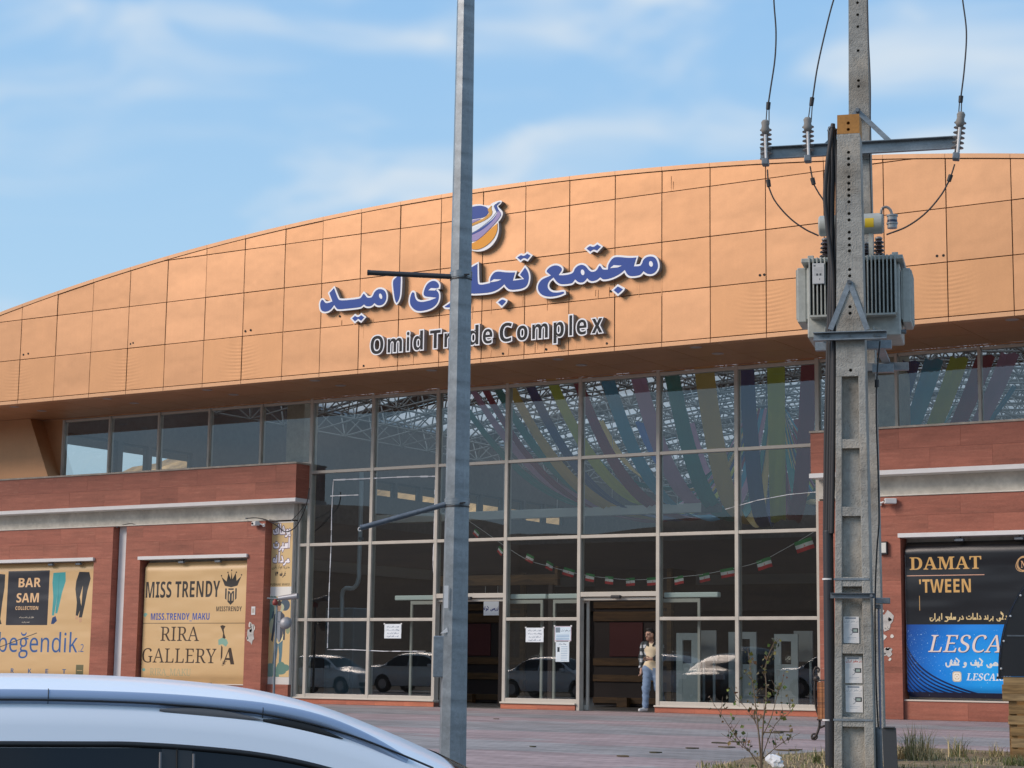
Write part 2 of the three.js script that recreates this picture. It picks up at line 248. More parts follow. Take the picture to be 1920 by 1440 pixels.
// ---------- glazing ----------
M.glass = phys([0.64, 0.70, 0.70], 0.0, { transmission: 1, thickness: 0, ior: 1.9 });
M.clear = phys([0.93, 0.96, 0.95], 0.0, { transmission: 1, thickness: 0, ior: 1.5 });
const MX = [-6.917, -5.054, -3.18, -1.264, 0.661, 2.621, 4.487, 6.329], RY = [0.161, 1.987, 3.787, 5.544, 7.285];
const HDR = 2.50;
const curtain = groupIn(building, 'curtain_wall'), Rg = rng(19);
{
  const mw = 0.042, tw = 0.036, zf = 0.06, zb = -0.12;
  MX.forEach((x, i) => part(curtain, 'mullion', rbox(x - mw, x + mw, i === 2 || i === 3 || i === 4 || i === 5 ? 0.0 : 0.13, RY[4] + 0.07, zb, zf, 0.006), M.alu));
  part(curtain, 'mullion', rbox(-7.245, -7.175, 0.13, 4.86, zb, zf, 0.006), M.alu);
  const hbar = (x0, x1, y, h = tw) => part(curtain, 'transom', rbox(x0 + mw, x1 - mw, y - h, y + h, zb + 0.01, zf - 0.008, 0.006), M.alu);
  const pane = (x0, x1, y0, y1) => part(curtain, 'pane', new THREE.PlaneGeometry(x1 - x0 - 2 * mw, y1 - y0 - 2 * tw).rotateX((Rg() - 0.5) * 0.006).rotateY((Rg() - 0.5) * 0.006).translate((x0 + x1) / 2, (y0 + y1) / 2, 0), M.glass);
  for (let i = 0; i < 7; i++) {
    const a = MX[i], b = MX[i + 1], door = i === 2 || i === 4;
    for (const y of [RY[2], RY[3], RY[4]]) hbar(a, b, y);
    if (door) { hbar(a, b, HDR + 0.02, 0.052); part(curtain, 'door_track', rbox(a + mw, b - mw, HDR - 0.11, HDR - 0.045, -0.10, -0.02, 0.006), M.alu); }
    else { hbar(a, b, RY[1]); hbar(a, b, RY[0] + 0.02, 0.06); }
    const ys = door ? [HDR, RY[2], RY[3], RY[4]] : [RY[0] + 0.03, RY[1], RY[2], RY[3], RY[4]];
    for (let k = 0; k < ys.length - 1; k++) pane(a, b, ys[k], ys[k + 1]);
  }
  for (const y of [RY[0] + 0.02, RY[1], RY[2]]) hbar(-7.262, -6.917, y);
  for (const [y0, y1] of [[0.19, RY[1]], [RY[1], RY[2]], [RY[2], 4.85]]) pane(-7.262, -6.917, y0, y1);
  // head strip between glass and soffit
  part(curtain, 'head_strip', box(-22, 19, RY[4] + 0.045, SOF - 0.003, 0.012, 0.058), M.soffit);
  // sliding door leaves, pushed open behind the fixed panes
  const leaf = (x0, x1) => {
    const d = groupIn(building, 'sliding_door'), z0 = -0.21, z1 = -0.16, w = 0.055;
    part(d, 'frame', [box(x0, x0 + w, 0.02, 2.42, z0, z1), box(x1 - w, x1, 0.02, 2.42, z0, z1), box(x0 + w, x1 - w, 2.34, 2.42, z0, z1), box(x0 + w, x1 - w, 0.02, 0.12, z0, z1)], M.alu);
    part(d, 'pane', new THREE.PlaneGeometry(x1 - x0 - 2 * w, 2.22).translate((x0 + x1) / 2, 1.23, -0.185), M.clear);
  };
  leaf(-4.0, -3.08); leaf(-1.34, -0.39); leaf(-0.12, 0.80); leaf(2.55, 3.52);
  // operator covers above the doors, just behind the glass
  const opM = std([0.70, 0.76, 0.70], 0.4);
  for (const [x0, x1] of [[-4.45, -3.05], [-1.24, -0.3], [-0.24, 0.62], [2.66, 3.95]]) part(building, 'door_operator', rbox(x0, x1, 2.44, 2.55, -0.30, -0.145, 0.02), opM);
  // presence detectors
  for (const x of [1.62, -2.25]) part(building, 'door_sensor', rbox(x - 0.12, x + 0.12, HDR - 0.075, HDR - 0.005, 0.052, 0.13, 0.02), M.black);
}

// ---------- red travertine ----------
M.stone = [[0.400, 0.146, 0.096], [0.388, 0.139, 0.092], [0.412, 0.152, 0.100], [0.395, 0.143, 0.095]].map((c, i) => phys(c, 0.5, { map: rep(T.stone, 0.28 + 0.03 * i, 0.5), bumpMap: rep(T.grit, 0.6), bumpScale: 0.002, specularIntensity: 0.6 }));
M.stoneBed = std([0.20, 0.085, 0.065], 0.9);
M.plinth = [[0.60, 0.19, 0.10], [0.55, 0.17, 0.095]].map((c, i) => std(c, 0.6, { map: rep(T.stone, 0.3, 0.6) }));
M.plaster = std([0.78, 0.74, 0.65], 0.9, { map: rep(T.mottle, 0.35), bumpMap: rep(T.grit, 1), bumpScale: 0.002 });
const Rs = rng(77);
// clads a rectangle of a wall facing +z (or +x / -x) with single slabs
function slabs(parent, x0, x1, y0, y1, z, cw, ch, face = 'z', mats = M.stone, t = 0.02) {
  const nx = Math.max(1, Math.round((x1 - x0) / cw)), ny = Math.max(1, Math.round((y1 - y0) / ch));
  for (let j = 0; j < ny; j++) {
    const ya = lerp(y0, y1, j / ny), yb = lerp(y0, y1, (j + 1) / ny), sh = nx > 2 && j % 2 ? 0.5 : 0;
    const cut = [x0]; for (let i = 1; i <= nx; i++) { const c = x0 + (x1 - x0) * (i - sh) / nx; if (c > x0 + 0.05 && c < x1 - 0.05) cut.push(c); } cut.push(x1);
    for (let i = 0; i < cut.length - 1; i++) {
      const a = cut[i] + 0.0015, b = cut[i + 1] - 0.0015, dz = Rs() * 0.0025, off = [Rs() * 5, Rs() * 5];
      let g = face === 'z' ? box(a, b, ya + 0.0015, yb - 0.0015, z - t, z + dz) : face === 'x' ? box(z - t, z + dz, ya + 0.0015, yb - 0.0015, a, b) : box(z - dz, z + t, ya + 0.0015, yb - 0.0015, a, b);
      part(parent, 'slab', boxUV(g, 1, off), mats[Math.floor(Rs() * mats.length)]);
    }
  }
}
for (const s of [-1, 1]) {
  const xin = s < 0 ? -6.93 : 6.40, xout = s < 0 ? -22 : 19, a = Math.min(xin, xout), b = Math.max(xin, xout);
  // projecting band
  const band = part(building, 'parapet_band', box(a + 0.02 * (s > 0), b - 0.02 * (s < 0), 4.89, 5.715, -0.1, 0.548), M.stoneBed);
  slabs(band, a, b, 4.89, 5.715, 0.57, 1.25, 0.42);
  slabs(band, -0.1, 0.548, 4.89, 5.715, xin, 0.7, 0.83, s < 0 ? 'x' : '-x');
  part(band, 'coping', rbox(a - (s > 0 ? 0.02 : 0), b + (s < 0 ? 0.02 : 0), 5.716, 5.76, -0.12, 0.60, 0.008), std([0.52, 0.46, 0.38], 0.7, { map: T.mottle }));
  part(band, 'drip_trim', rbox(a - (s > 0 ? 0.025 : 0), b + (s < 0 ? 0.025 : 0), 4.795, 4.888, -0.1, 0.605, 0.006), M.white);
  // plaster cornice under it
  part(building, 'cornice', box(s < 0 ? a : 6.42, s < 0 ? -7.26 : b, 4.40, 4.793, -0.4, 0.20), M.plaster);
  part(building, 'ledge', rbox(s < 0 ? a : 6.75, s < 0 ? -7.8 : b, 4.375, 4.402, -0.1, 0.475, 0.006), M.plaster);
  // wall core at the lower storey
  part(building, 'wall', box(s < 0 ? a : 6.40, s < 0 ? -7.27 : b, 0, 4.372, -0.4, 0.10), M.plaster);
  // upper windows
  const wx = s < 0 ? [-15.35, -13.66, -11.93, -10.22, -8.52, -6.917] : [6.329, 8.05, 9.78, 11.51, 13.24, 15.0];
  const up = groupIn(building, 'upper_window_row');
  for (let i = 0; i < wx.length; i++) if (Math.abs(wx[i]) > 7) part(up, 'mullion', rbox(wx[i] - 0.03, wx[i] + 0.03, 5.765, RY[4] + 0.04, -0.11, 0.05, 0.005), M.alu);
  for (let i = 0; i < wx.length - 1; i++) {
    const p0 = wx[i] + 0.045, p1 = wx[i + 1] - 0.045;
    part(up, 'transom', rbox(p0, p1, 7.265, RY[4] + 0.04, -0.1, 0.008, 0.005), M.alu);
    part(up, 'transom', rbox(p0, p1, 5.765, 5.81, -0.1, 0.04, 0.005), M.alu);
    part(up, 'pane', new THREE.PlaneGeometry(p1 - p0, 1.456).translate((p0 + p1) / 2, 6.538, 0), M.glass);
  }
}
// plinth under the fixed panes
for (const [a, b] of [[-7.27, -3.13], [-1.315, 0.61], [2.57, 6.40]]) {
  const pl = part(building, 'plinth', box(a + 0.005, b - 0.005, 0, 0.10, -0.15, 0.06), M.stoneBed);
  slabs(pl, a, b, 0.002, 0.118, 0.085, 0.9, 0.3, 'z', M.plinth);
  part(pl, 'sill', rbox(a - 0.01, b + 0.01, 0.12, 0.158, -0.13, 0.12, 0.008), std([0.58, 0.53, 0.45], 0.6));
}
// clad frame round a sign recess: piers and head
function signBay(x0, x1, ox0, ox1, oy0, oy1, label) {
  const ZR = 0.45, w = part(building, 'clad_frame', [box(x0 + .02, ox0 - .001, 0, 4.37, 0.1, ZR - .02), box(ox1 + .001, x1 - .02, 0, 4.37, 0.1, ZR - .02), box(ox0, ox1, oy1 + .02, 4.37, 0.1, ZR - .02), box(ox0, ox1, 0, oy0 - .02, 0.1, ZR - 0.10)], M.stoneBed, label);
  slabs(w, x0, ox0, 0.003, oy1, ZR, 0.8, 0.85); slabs(w, ox1, x1, 0.003, oy1, ZR, 0.8, 0.85);
  slabs(w, x0, x1, oy1, 4.37, ZR, 1.3, 0.42);
  slabs(w, ox0, ox1, 0.003, oy0, ZR - 0.08, 1.2, 0.45);
  slabs(w, 0.1, ZR, 0.003, 4.37, x1, 0.5, 0.9, 'x'); slabs(w, 0.1, ZR, 0.003, 4.37, x0, 0.5, 0.9, '-x');
  slabs(w, 0.12, ZR - 0.02, oy0, oy1, ox0 - 0.001, 0.5, 0.9, 'x'); slabs(w, 0.12, ZR - 0.02, oy0, oy1, ox1 + 0.001, 0.5, 0.9, '-x');
  part(w, 'lintel_trim', rbox(ox0 - 0.03, ox1 + 0.03, oy1 - 0.055, oy1 + 0.03, 0.2, ZR + 0.07, 0.006), M.white);
  part(w, 'recess_sill', rbox(ox0, ox1, oy0 - 0.0, oy0 + 0.03, 0.12, ZR - 0.06, 0.006), std([0.6, 0.52, 0.44], 0.6));
}
signBay(-19.2, -12.96, -18.4, -13.60, 0.40, 3.56);
signBay(-12.50, -7.93, -11.99, -8.47, 0.40, 3.55);
signBay(7.50, 15.4, 8.24, 14.6, 0.36, 3.60);
// low plinth under the tall narrow sign, and the metal backing of that sign
{
  const pl = part(building, 'plinth', box(-7.9, -7.275, 0, 0.44, 0.05, 0.19), M.stoneBed); slabs(pl, -7.92, -7.272, 0.003, 0.44, 0.22, 0.7, 0.5);
  part(building, 'pilaster', box(-12.94, -12.52, 0, 4.37, 0.1, 0.24), std([0.80, 0.79, 0.77], 0.8, { map: T.soft }));
  const pr = part(building, 'plinth', box(6.42, 7.48, 0, 0.44, 0.05, 0.19), M.stoneBed); slabs(pr, 6.41, 7.49, 0.003, 4.36, 0.22, 0.7, 0.5);
}
// raking clad pier standing on the band where the upper windows end
{
  const z = 0.5, P = (x, y) => { const p = atZ(x, y, z); return [p.x, p.y]; };
  part(building, 'raking_pier', extrude([[-22, 5.77], [P(90, 889)[0], 5.77], [P(57, 776)[0], SOF - 0.005], [-22, SOF - 0.005]], 0.62, -0.12), M.soffit);
  part(building, 'window_reveal', box(-17.2, -15.40, 5.77, SOF - 0.005, -0.10, 0.03), M.soffit);
}
// ---------- shell of the hall: floor, rear and side walls, vaulted roof ----------
const BZ = -42, WX = -16.3;
{
  T.floor = tex(512, 512, (u, v) => { const i = Math.floor(u * 8), j = Math.floor(v * 8), fx = u * 8 - i, fy = v * 8 - j; const jn = Math.min(fx, 1 - fx, fy, 1 - fy) < 0.02 ? 0.7 : 1; return (0.8 + 0.12 * hash2(i, j) + 0.1 * (fbm(u * 20, v * 20, 3, 20) - 0.5)) * jn; });
  part(building, 'hall_floor', box(WX - 0.3, 16.6, -0.02, 0.012, BZ, -0.14), std([0.15, 0.135, 0.12], 0.35, { map: rep(T.floor, 0.25) }));
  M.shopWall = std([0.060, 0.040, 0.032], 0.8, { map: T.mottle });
  const wallM = std([0.15, 0.14, 0.135], 0.85, { map: T.mottle });
  part(building, 'rear_wall', box(WX - 0.3, 16.6, 0.02, 9.3, BZ - 0.25, BZ), wallM);
  // side wall with a strip of windows open to the hills
  const wins = []; wins.push([-3.05, -0.3, 5.8, 7.15], [-4.3, -3.25, 5.8, 7.12], [-6.2, -4.45, 5.8, 7.12]); for (const z of [-15.2, -16.7, -18.2, -20.6, -22.1, -23.6, -25.1, -26.6]) wins.push([z - 1.36, z, z < -20 ? 6.5 : 6.65, z < -20 ? 7.22 : 7.16]);
  const sw = part(building, 'side_wall', extrude([[BZ, 0.02], [-0.15, 0.02], [-0.15, 9.3], [BZ, 9.3]], 0.22, 0, wins.map(([a, b, c, d]) => [[a, c], [a, d], [b, d], [b, c]])), wallM);
  sw.geometry = boxUV(sw.geometry.rotateY(-Math.PI / 2).translate(WX, 0, 0));
  for (const [a, b, c, d] of wins) { const w = groupIn(building, 'side_window'); part(w, 'pane', new THREE.PlaneGeometry(b - a, d - c).rotateY(Math.PI / 2).translate(WX - 0.12, (c + d) / 2, (a + b) / 2), M.clear); part(w, 'frame', [box(WX - 0.15, WX - 0.09, c, d, a, a + 0.06), box(WX - 0.15, WX - 0.09, c, d, b - 0.06, b), box(WX - 0.15, WX - 0.09, d - 0.06, d, a + 0.06, b - 0.06)], M.steel); }
  part(building, 'side_wall', box(16.3, 16.6, 0.02, 9.3, BZ, -0.15), wallM);
  // shops and an upper gallery round the hall
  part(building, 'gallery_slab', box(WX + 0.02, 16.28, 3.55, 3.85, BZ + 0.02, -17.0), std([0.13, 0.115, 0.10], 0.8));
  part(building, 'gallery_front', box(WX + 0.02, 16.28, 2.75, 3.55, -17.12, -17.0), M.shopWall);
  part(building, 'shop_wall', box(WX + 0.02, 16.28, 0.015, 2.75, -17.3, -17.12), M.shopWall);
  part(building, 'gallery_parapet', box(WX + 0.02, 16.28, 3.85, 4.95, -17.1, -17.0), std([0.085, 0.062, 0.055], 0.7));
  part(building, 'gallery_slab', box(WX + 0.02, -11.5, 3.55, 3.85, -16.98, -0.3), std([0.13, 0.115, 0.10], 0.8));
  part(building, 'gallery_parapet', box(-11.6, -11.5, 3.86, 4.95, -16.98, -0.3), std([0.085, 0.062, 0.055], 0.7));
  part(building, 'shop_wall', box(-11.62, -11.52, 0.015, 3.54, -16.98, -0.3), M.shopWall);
  // roof: translucent sheets on purlins; opaque at the front, where the panelled front rises
  M.sheet = phys([0.90, 0.92, 0.92], 1.0, { transmission: 0.8, thickness: 0 });
  M.deck = std([0.20, 0.20, 0.20], 0.8);
  const strip = (x0, x1, z0, z1, lift, th) => { const n = 20, pts = [], bk = []; for (let k = 0; k <= n; k++) { const x = lerp(x0, x1, k / n); pts.push([x, arc(x) - 0.42 + lift]); bk.unshift([x, arc(x) - 0.42 + lift + th]); } return extrude([...pts, ...bk], z1 - z0, z0); };
  const sheetStrip = (x0, x1, z0, z1, lift) => { const g = new THREE.PlaneGeometry(x1 - x0, z1 - z0, 30, 1).rotateX(-Math.PI / 2).translate((x0 + x1) / 2, 0, (z0 + z1) / 2), q = g.attributes.position; for (let i = 0; i < q.count; i++) q.setY(i, arc(q.getX(i)) - 0.42 + lift); g.computeVertexNormals(); return g; };
  part(building, 'roof_deck', strip(-22, 19, -0.9, 2.4, 0, 0.1), M.deck);
  part(building, 'roof_deck', strip(-22, WX + 0.05, BZ, -0.91, 0, 0.1), M.deck); part(building, 'roof_deck', strip(16.2, 19, BZ, -0.91, 0, 0.1), M.deck);
  part(building, 'eaves_wall', box(WX - 0.25, WX, 9.3, 9.7, BZ, -0.15), wallM); part(building, 'eaves_wall', box(16.3, 16.55, 9.3, 9.7, BZ, -0.15), wallM);
  const gab = []; for (let k = 0; k <= 20; k++) { const x = lerp(16.5, WX, k / 20); gab.push([x, arc(x) - 0.4]); } part(building, 'gable_wall', extrude([[WX, 9.25], [16.5, 9.25], ...gab], 0.2, BZ - 0.2), wallM);
  for (let k = 0; k < 29; k++) { const z1 = -0.92 - k * 1.415, z0 = z1 - 1.415; part(building, 'roof_sheet', sheetStrip(WX + 0.06, 16.18, z0 + 0.02, z1 - 0.02, 0.03), k % 5 === 4 ? M.deck : M.sheet); }
  const pur = []; for (let z = -0.92; z > BZ; z -= 1.415) pur.push(strip(WX + 0.06, 16.18, z - 0.03, z + 0.03, -0.045, 0.06));
  part(building, 'purlin', pur, std([0.11, 0.115, 0.115], 0.7)).userData.kind = 'stuff';
  const bars = [], nx = 20, nz = 26, sx = 1.56, sz = 1.54, N = (i, k, t) => { const x = -15.4 + (i + (t ? 0 : 0.5)) * sx, z = -1.4 - (k + (t ? 0 : 0.5)) * sz; return V(x, arc(x) - (t ? 0.66 : 1.75), z); };
  const b = (p, q, r) => bars.push(cyl(p, q, r, r, 5, true));
  for (let i = 0; i < nx; i++) for (let k = 0; k < nz; k++) {
    const t = N(i, k, 1), l = N(i, k, 0), low = i < nx - 1 && k < nz - 1;
    if (i < nx - 1) b(t, N(i + 1, k, 1), 0.03); if (k < nz - 1) b(t, N(i, k + 1, 1), 0.03);
    if (low) { if (i < nx - 2) b(l, N(i + 1, k, 0), 0.032); if (k < nz - 2) b(l, N(i, k + 1, 0), 0.032); for (const [di, dk] of [[0, 0], [1, 0], [0, 1], [1, 1]]) b(l, N(i + di, k + dk, 1), 0.024); bars.push(new THREE.IcosahedronGeometry(0.08, 0).translate(l.x, l.y, l.z)); }
  }
  part(building, 'space_frame', bars, std([0.30, 0.31, 0.30], 0.5)).userData.kind = 'stuff';
  for (const [x, z] of [[-8.0, -0.95], [7.6, -0.95], [15.5, -1.2]]) part(building, 'column', rbox(x - 0.28, x + 0.28, 0.02, 9.4, z - 0.28, z + 0.28, 0.02), std([0.74, 0.64, 0.48], 0.8, { map: T.mottle }));
}
// ---------- hills: one beyond the building, one across the street behind the camera ----------
{
  const hill = (name, label, f, n, m, mat) => { const pos = [], idx = [], uv = []; for (let j = 0; j <= m; j++) for (let i = 0; i <= n; i++) { const p = f(i / n, j / m); pos.push(p.x, p.y, p.z); uv.push(p.x / 90, p.y / 60 + p.z / 160); } for (let j = 0; j < m; j++) for (let i = 0; i < n; i++) { const o = j * (n + 1) + i; idx.push(o, o + 1, o + n + 1, o + 1, o + n + 2, o + n + 1); } const g = new THREE.BufferGeometry(); g.setAttribute('position', new THREE.Float32BufferAttribute(pos, 3)); g.setAttribute('uv', new THREE.Float32BufferAttribute(uv, 2)); g.setIndex(idx); g.computeVertexNormals(); put(new THREE.Mesh(g, mat), name, label, 'hill', null, 'structure'); };
  T.rock = tex(1024, 1024, (u, v) => { const a = fbm(u * 6, v * 10, 5, 6, 10), b = fbm(u * 30, v * 44, 4, 30, 44); const k = 0.76 + 0.45 * (a - 0.4) + 0.35 * (b - 0.5); return [k, k * 0.93, k * 0.82]; });
  const rock = std([0.92, 0.62, 0.34], 0.95, { map: T.rock, side: THREE.DoubleSide });
  // rugged tan mountain to the north-west
  hill('mountain', 'rugged tan rock mountain seen through the hall windows', (s, t) => { const az = lerp(-1.25, -0.15, s), rr = fbm(s * 9, t * 7, 5), ridge = 0.55 + 0.75 * fbm(s * 6 + 3, 1.7, 4); const d = 900 + 500 * t, h = (Math.sin(Math.min(1, t * 1.15) * Math.PI / 2)) * ridge * 128 * (0.78 + 0.4 * rr) * lerp(0.72, 1.14, smooth(-0.83, -0.755, az)) * (1 - 0.9 * smooth(0.9, 1, t)); return V(21 + Math.sin(az * 1.0) * d, -1 + h * (t > 0 ? 1 : 0), 36 - Math.cos(az) * d); }, 110, 34, rock);
  // dry brown slope across the street: what the panes mirror above the parked cars
  hill('hillside', 'dry brown hillside across the street mirrored in the panes', (s, t) => { const x = lerp(-700, 260, s), rr = fbm(s * 14, t * 6, 5), h = 30 * smooth(0, 0.9, t) * (0.65 + 0.7 * fbm(s * 7 + 9, 4.4, 4)) * (0.85 + 0.3 * rr); return V(x, -0.94 + h, 150 + 190 * t + 0.1 * x); }, 90, 18, std([0.135, 0.10, 0.068], 0.95, { map: T.rock, side: THREE.DoubleSide }));
}
// =====================================================================================
// SIGNS ON THE FRONT
// =====================================================================================
// rounds the gentle bends of an outline and keeps its sharp corners
function soften(pts, n = 2) {
  let cur = pts.map((p) => [p[0], p[1], 0]);
  const N = cur.length;
  for (let i = 0; i < N; i++) { const a = cur[(i + N - 1) % N], b = cur[i], c = cur[(i + 1) % N]; const u = [b[0] - a[0], b[1] - a[1]], w = [c[0] - b[0], c[1] - b[1]]; const ang = Math.abs(Math.atan2(u[0] * w[1] - u[1] * w[0], u[0] * w[0] + u[1] * w[1])); b[2] = ang > 1.15 ? 1 : 0; }
  for (let k = 0; k < n; k++) { const out = []; const L = cur.length; for (let i = 0; i < L; i++) { const a = cur[(i + L - 1) % L], b = cur[i], c = cur[(i + 1) % L]; if (b[2]) out.push(b); else { out.push([lerp(a[0], b[0], 0.75), lerp(a[1], b[1], 0.75), 0], [lerp(b[0], c[0], 0.25), lerp(b[1], c[1], 0.25), 0]); } } cur = out; }
  return cur.map((p) => [p[0], p[1]]);
}
const onFascia = (ox, oy, s) => (p) => { const q = atZ(ox + p[0] / s, oy + p[1] / s, FZ + 0.1); return [q.x, q.y]; };
const offsetExtrude = (pts, off, depth, z, holes = []) => boxUV(new THREE.ExtrudeGeometry(shapeOf(pts, holes), { depth: depth - 0.004, bevelEnabled: true, bevelSize: 0.002, bevelThickness: 0.002, bevelOffset: off - 0.002, bevelSegments: 1, curveSegments: 6 }).translate(0, 0, z + 0.002));
const ellipse = (cx, cy, rx, ry, tilt = 0, n = 20) => Array.from({ length: n }, (_, i) => { const t = i / n * Math.PI * 2, x = Math.cos(t) * rx, y = Math.sin(t) * ry; return [cx + x * Math.cos(tilt) - y * Math.sin(tilt), cy + x * Math.sin(tilt) + y * Math.cos(tilt)]; });
M.letterWhite = std([0.84, 0.84, 0.85], 0.35);
M.letterBlue = phys([0.018, 0.062, 0.29], 0.35, { clearcoat: 0.15, clearcoatRoughness: 0.15, specularIntensity: 0.6 });
M.letterReturn = std([0.36, 0.34, 0.33], 0.4, { metalness: 0.4 });
M.letterBlack = phys([0.010, 0.011, 0.014], 0.5, { specularIntensity: 0.5 });
{
  const sign = thing('persian_sign', 'large blue Persian lettering with white edges fixed to the orange panels', 'sign');
  const Z0 = FZ + 0.004, A = onFascia(590, 500, 10.667), B = onFascia(720, 490, 10.667), C = onFascia(870, 460, 11.08), D = onFascia(990, 445, 11.08), E5 = onFascia(1110, 445, 11.08);
  const letter = (world, isles = []) => {
    const pts = soften(world); const l = part(sign, 'letter', offsetExtrude(pts, 0.010, 0.115, Z0), M.letterReturn);
    part(l, 'white_edge', offsetExtrude(pts, 0.020, 0.014, Z0 + 0.113), M.letterWhite);
    part(l, 'blue_face', offsetExtrude(pts, -0.020, 0.012, Z0 + 0.120), M.letterBlue);
    for (const w of isles) part(l, 'white_inlay', offsetExtrude(w, 0, 0.008, Z0 + 0.1285), M.letterWhite);
  };
  const P = (f, l) => l.map(f);
  letter(P(A, [[410, 410], [295, 530], [355, 690], [270, 720], [225, 705], [195, 650], [150, 650], [115, 720], [112, 800], [130, 880], [180, 920], [250, 925], [320, 895], [370, 850], [405, 795], [440, 850], [480, 880], [700, 860], [920, 835], [960, 815], [1000, 780], [1040, 815], [1120, 820], [1180, 790], [1210, 755], [1260, 795], [1330, 800], [1400, 770], [1450, 700], [1470, 620], [1460, 530], [1420, 460], [1350, 432], [1270, 440], [1200, 500], [1170, 580], [1140, 610], [1070, 610], [1040, 560], [1000, 520], [965, 560], [935, 615], [880, 635], [520, 670], [490, 620]].reverse()), [P(A, ellipse(1340, 597, 30, 55, -0.3).reverse())]);
  letter(P(A, [[745, 1040], [825, 965], [885, 1005], [950, 950], [1030, 1015], [945, 1110], [885, 1065], [820, 1120]]));
  letter(P(A, [[1560, 280], [1640, 205], [1738, 125], [1755, 200], [1750, 400], [1738, 600], [1700, 700], [1655, 755], [1610, 700], [1580, 500]]));
  letter(P(B, [[560, 620], [600, 600], [640, 625], [645, 700], [680, 780], [760, 802], [860, 788], [1050, 735], [840, 735], [790, 680], [800, 590], [850, 470], [920, 400], [1010, 370], [1090, 400], [1135, 470], [1125, 545], [1050, 556], [1110, 600], [1135, 680], [1120, 800], [1060, 900], [960, 970], [800, 1015], [660, 1015], [570, 950], [520, 860], [520, 740]]), [P(B, [[905, 586], [960, 540], [1080, 548], [1040, 590]])]);
  letter(P(B, [[1205, 910], [1240, 950], [1400, 940], [1560, 860], [1650, 700], [1650, 560], [1600, 470], [1520, 520], [1540, 640], [1500, 730], [1350, 810]].reverse()));
  letter(P(C, [[310, 365], [315, 780], [345, 805], [430, 800], [545, 772], [540, 700], [580, 620], [640, 550], [730, 525], [880, 550], [1100, 550], [1050, 722], [1245, 700], [1155, 620], [1285, 440], [1350, 520], [1385, 640], [1370, 780], [1320, 880], [1200, 935], [980, 955], [900, 910], [850, 840], [750, 930], [600, 1000], [350, 1025], [190, 1030], [50, 1010], [-20, 900], [20, 540], [190, 430]]), [P(C, [[560, 765], [640, 712], [800, 716], [720, 750], [600, 772]])]);
  letter(P(C, [[1100, 260], [1195, 180], [1260, 215], [1330, 155], [1425, 215], [1335, 320], [1255, 280], [1190, 340]]));
  letter(P(C, [[700, 1190], [810, 1095], [905, 1150], [890, 1200], [800, 1285]]));
  const eD = (l) => P(D, l), eE = (l) => P(E5, l);
  letter([...eD([[785, 1130], [785, 1180], [700, 1220], [560, 1255], [420, 1260], [300, 1225], [220, 1140], [200, 1040], [230, 940], [310, 850], [470, 795], [385, 740], [390, 680], [470, 600], [590, 560], [690, 590], [745, 650], [720, 730], [670, 780], [800, 770], [900, 750], [950, 720], [970, 650], [1040, 580], [1130, 550], [1220, 580], [1280, 660], [1330, 705], [1400, 700], [1445, 660], [1480, 590], [1510, 570], [1545, 600], [1575, 660]]), ...eE([[330, 655], [335, 580], [380, 490], [450, 410], [540, 390], [780, 415], [960, 405], [905, 590], [1010, 585], [1040, 540], [1060, 470], [1130, 400], [1220, 380], [1310, 390], [1370, 450], [1405, 560], [1400, 660], [1340, 750], [1250, 795], [1150, 785], [1085, 735], [1030, 805], [920, 830], [800, 835], [730, 790], [690, 710], [610, 780], [480, 850], [360, 890], [240, 905], [185, 860]]), ...eD([[1450, 915], [1350, 940], [1280, 920], [1245, 880], [1190, 950], [1110, 970], [1040, 950], [995, 905], [950, 970], [880, 990], [700, 1005], [610, 960], [540, 865], [470, 920], [435, 1000], [450, 1070], [520, 1130], [640, 1135], [750, 1110]])],
    [eD(ellipse(1155, 735, 38, 60, -0.2).reverse()), eE(ellipse(1243, 560, 40, 60, -0.2).reverse()), eE([[390, 648], [470, 585], [640, 595], [560, 632]])]);
  letter(eD([[1205, 240], [1300, 155], [1375, 195], [1455, 130], [1555, 195], [1450, 305], [1375, 270], [1310, 330]]));
  letter(eE([[440, 1105], [550, 1000], [680, 1070], [665, 1110], [555, 1205]]));

  // round emblem with a flame-like tail
  const em = thing('emblem_sign', 'round blue and amber emblem with white swoosh and curling tail above the lettering', 'sign'), F = onFascia(860, 360, 11.08);
  const circ = ellipse(415, 750, 430, 487, 0, 48);
  const outline = []; // circle from the right side round the bottom and left to the top, then the tail
  for (let i = 0; i <= 60; i++) { const t = -0.27 + i / 60 * (2 * Math.PI - 0.27 - 0.73); outline.push([415 + 430 * Math.cos(t), 750 + 487 * Math.sin(t)]); }
  outline.push([655, 292], [700, 245], [760, 215], [885, 180], [908, 205], [880, 255], [822, 295], [850, 345], [905, 390], [928, 440], [915, 510], [860, 600]);
  const L = (pts, z, m, nm, off = 0) => part(em, nm, offsetExtrude(soften(pts.map(F), 2), off, z[1], Z0 + z[0]), m);
  L(outline, [0, 0.11], M.letterReturn, 'body', 0.0); L(outline, [0.108, 0.012], M.letterWhite, 'white_edge', 0.006);
  const amber = phys([0.80, 0.32, 0.004], 0.25, { clearcoat: 0.4 }), lilac = phys([0.30, 0.24, 0.46], 0.3), gold = phys([0.62, 0.30, 0.03], 0.3), pale = std([0.70, 0.76, 0.80], 0.35);
  L([[250, 330], [340, 300], [480, 285], [600, 320], [640, 380], [640, 430], [560, 535], [330, 565], [0, 640], [40, 520], [120, 410]], [0.117, 0.010], M.letterBlue, 'blue_cap');
  L([[0, 720], [330, 575], [480, 560], [330, 640], [0, 800]], [0.117, 0.012], lilac, 'lilac_band');
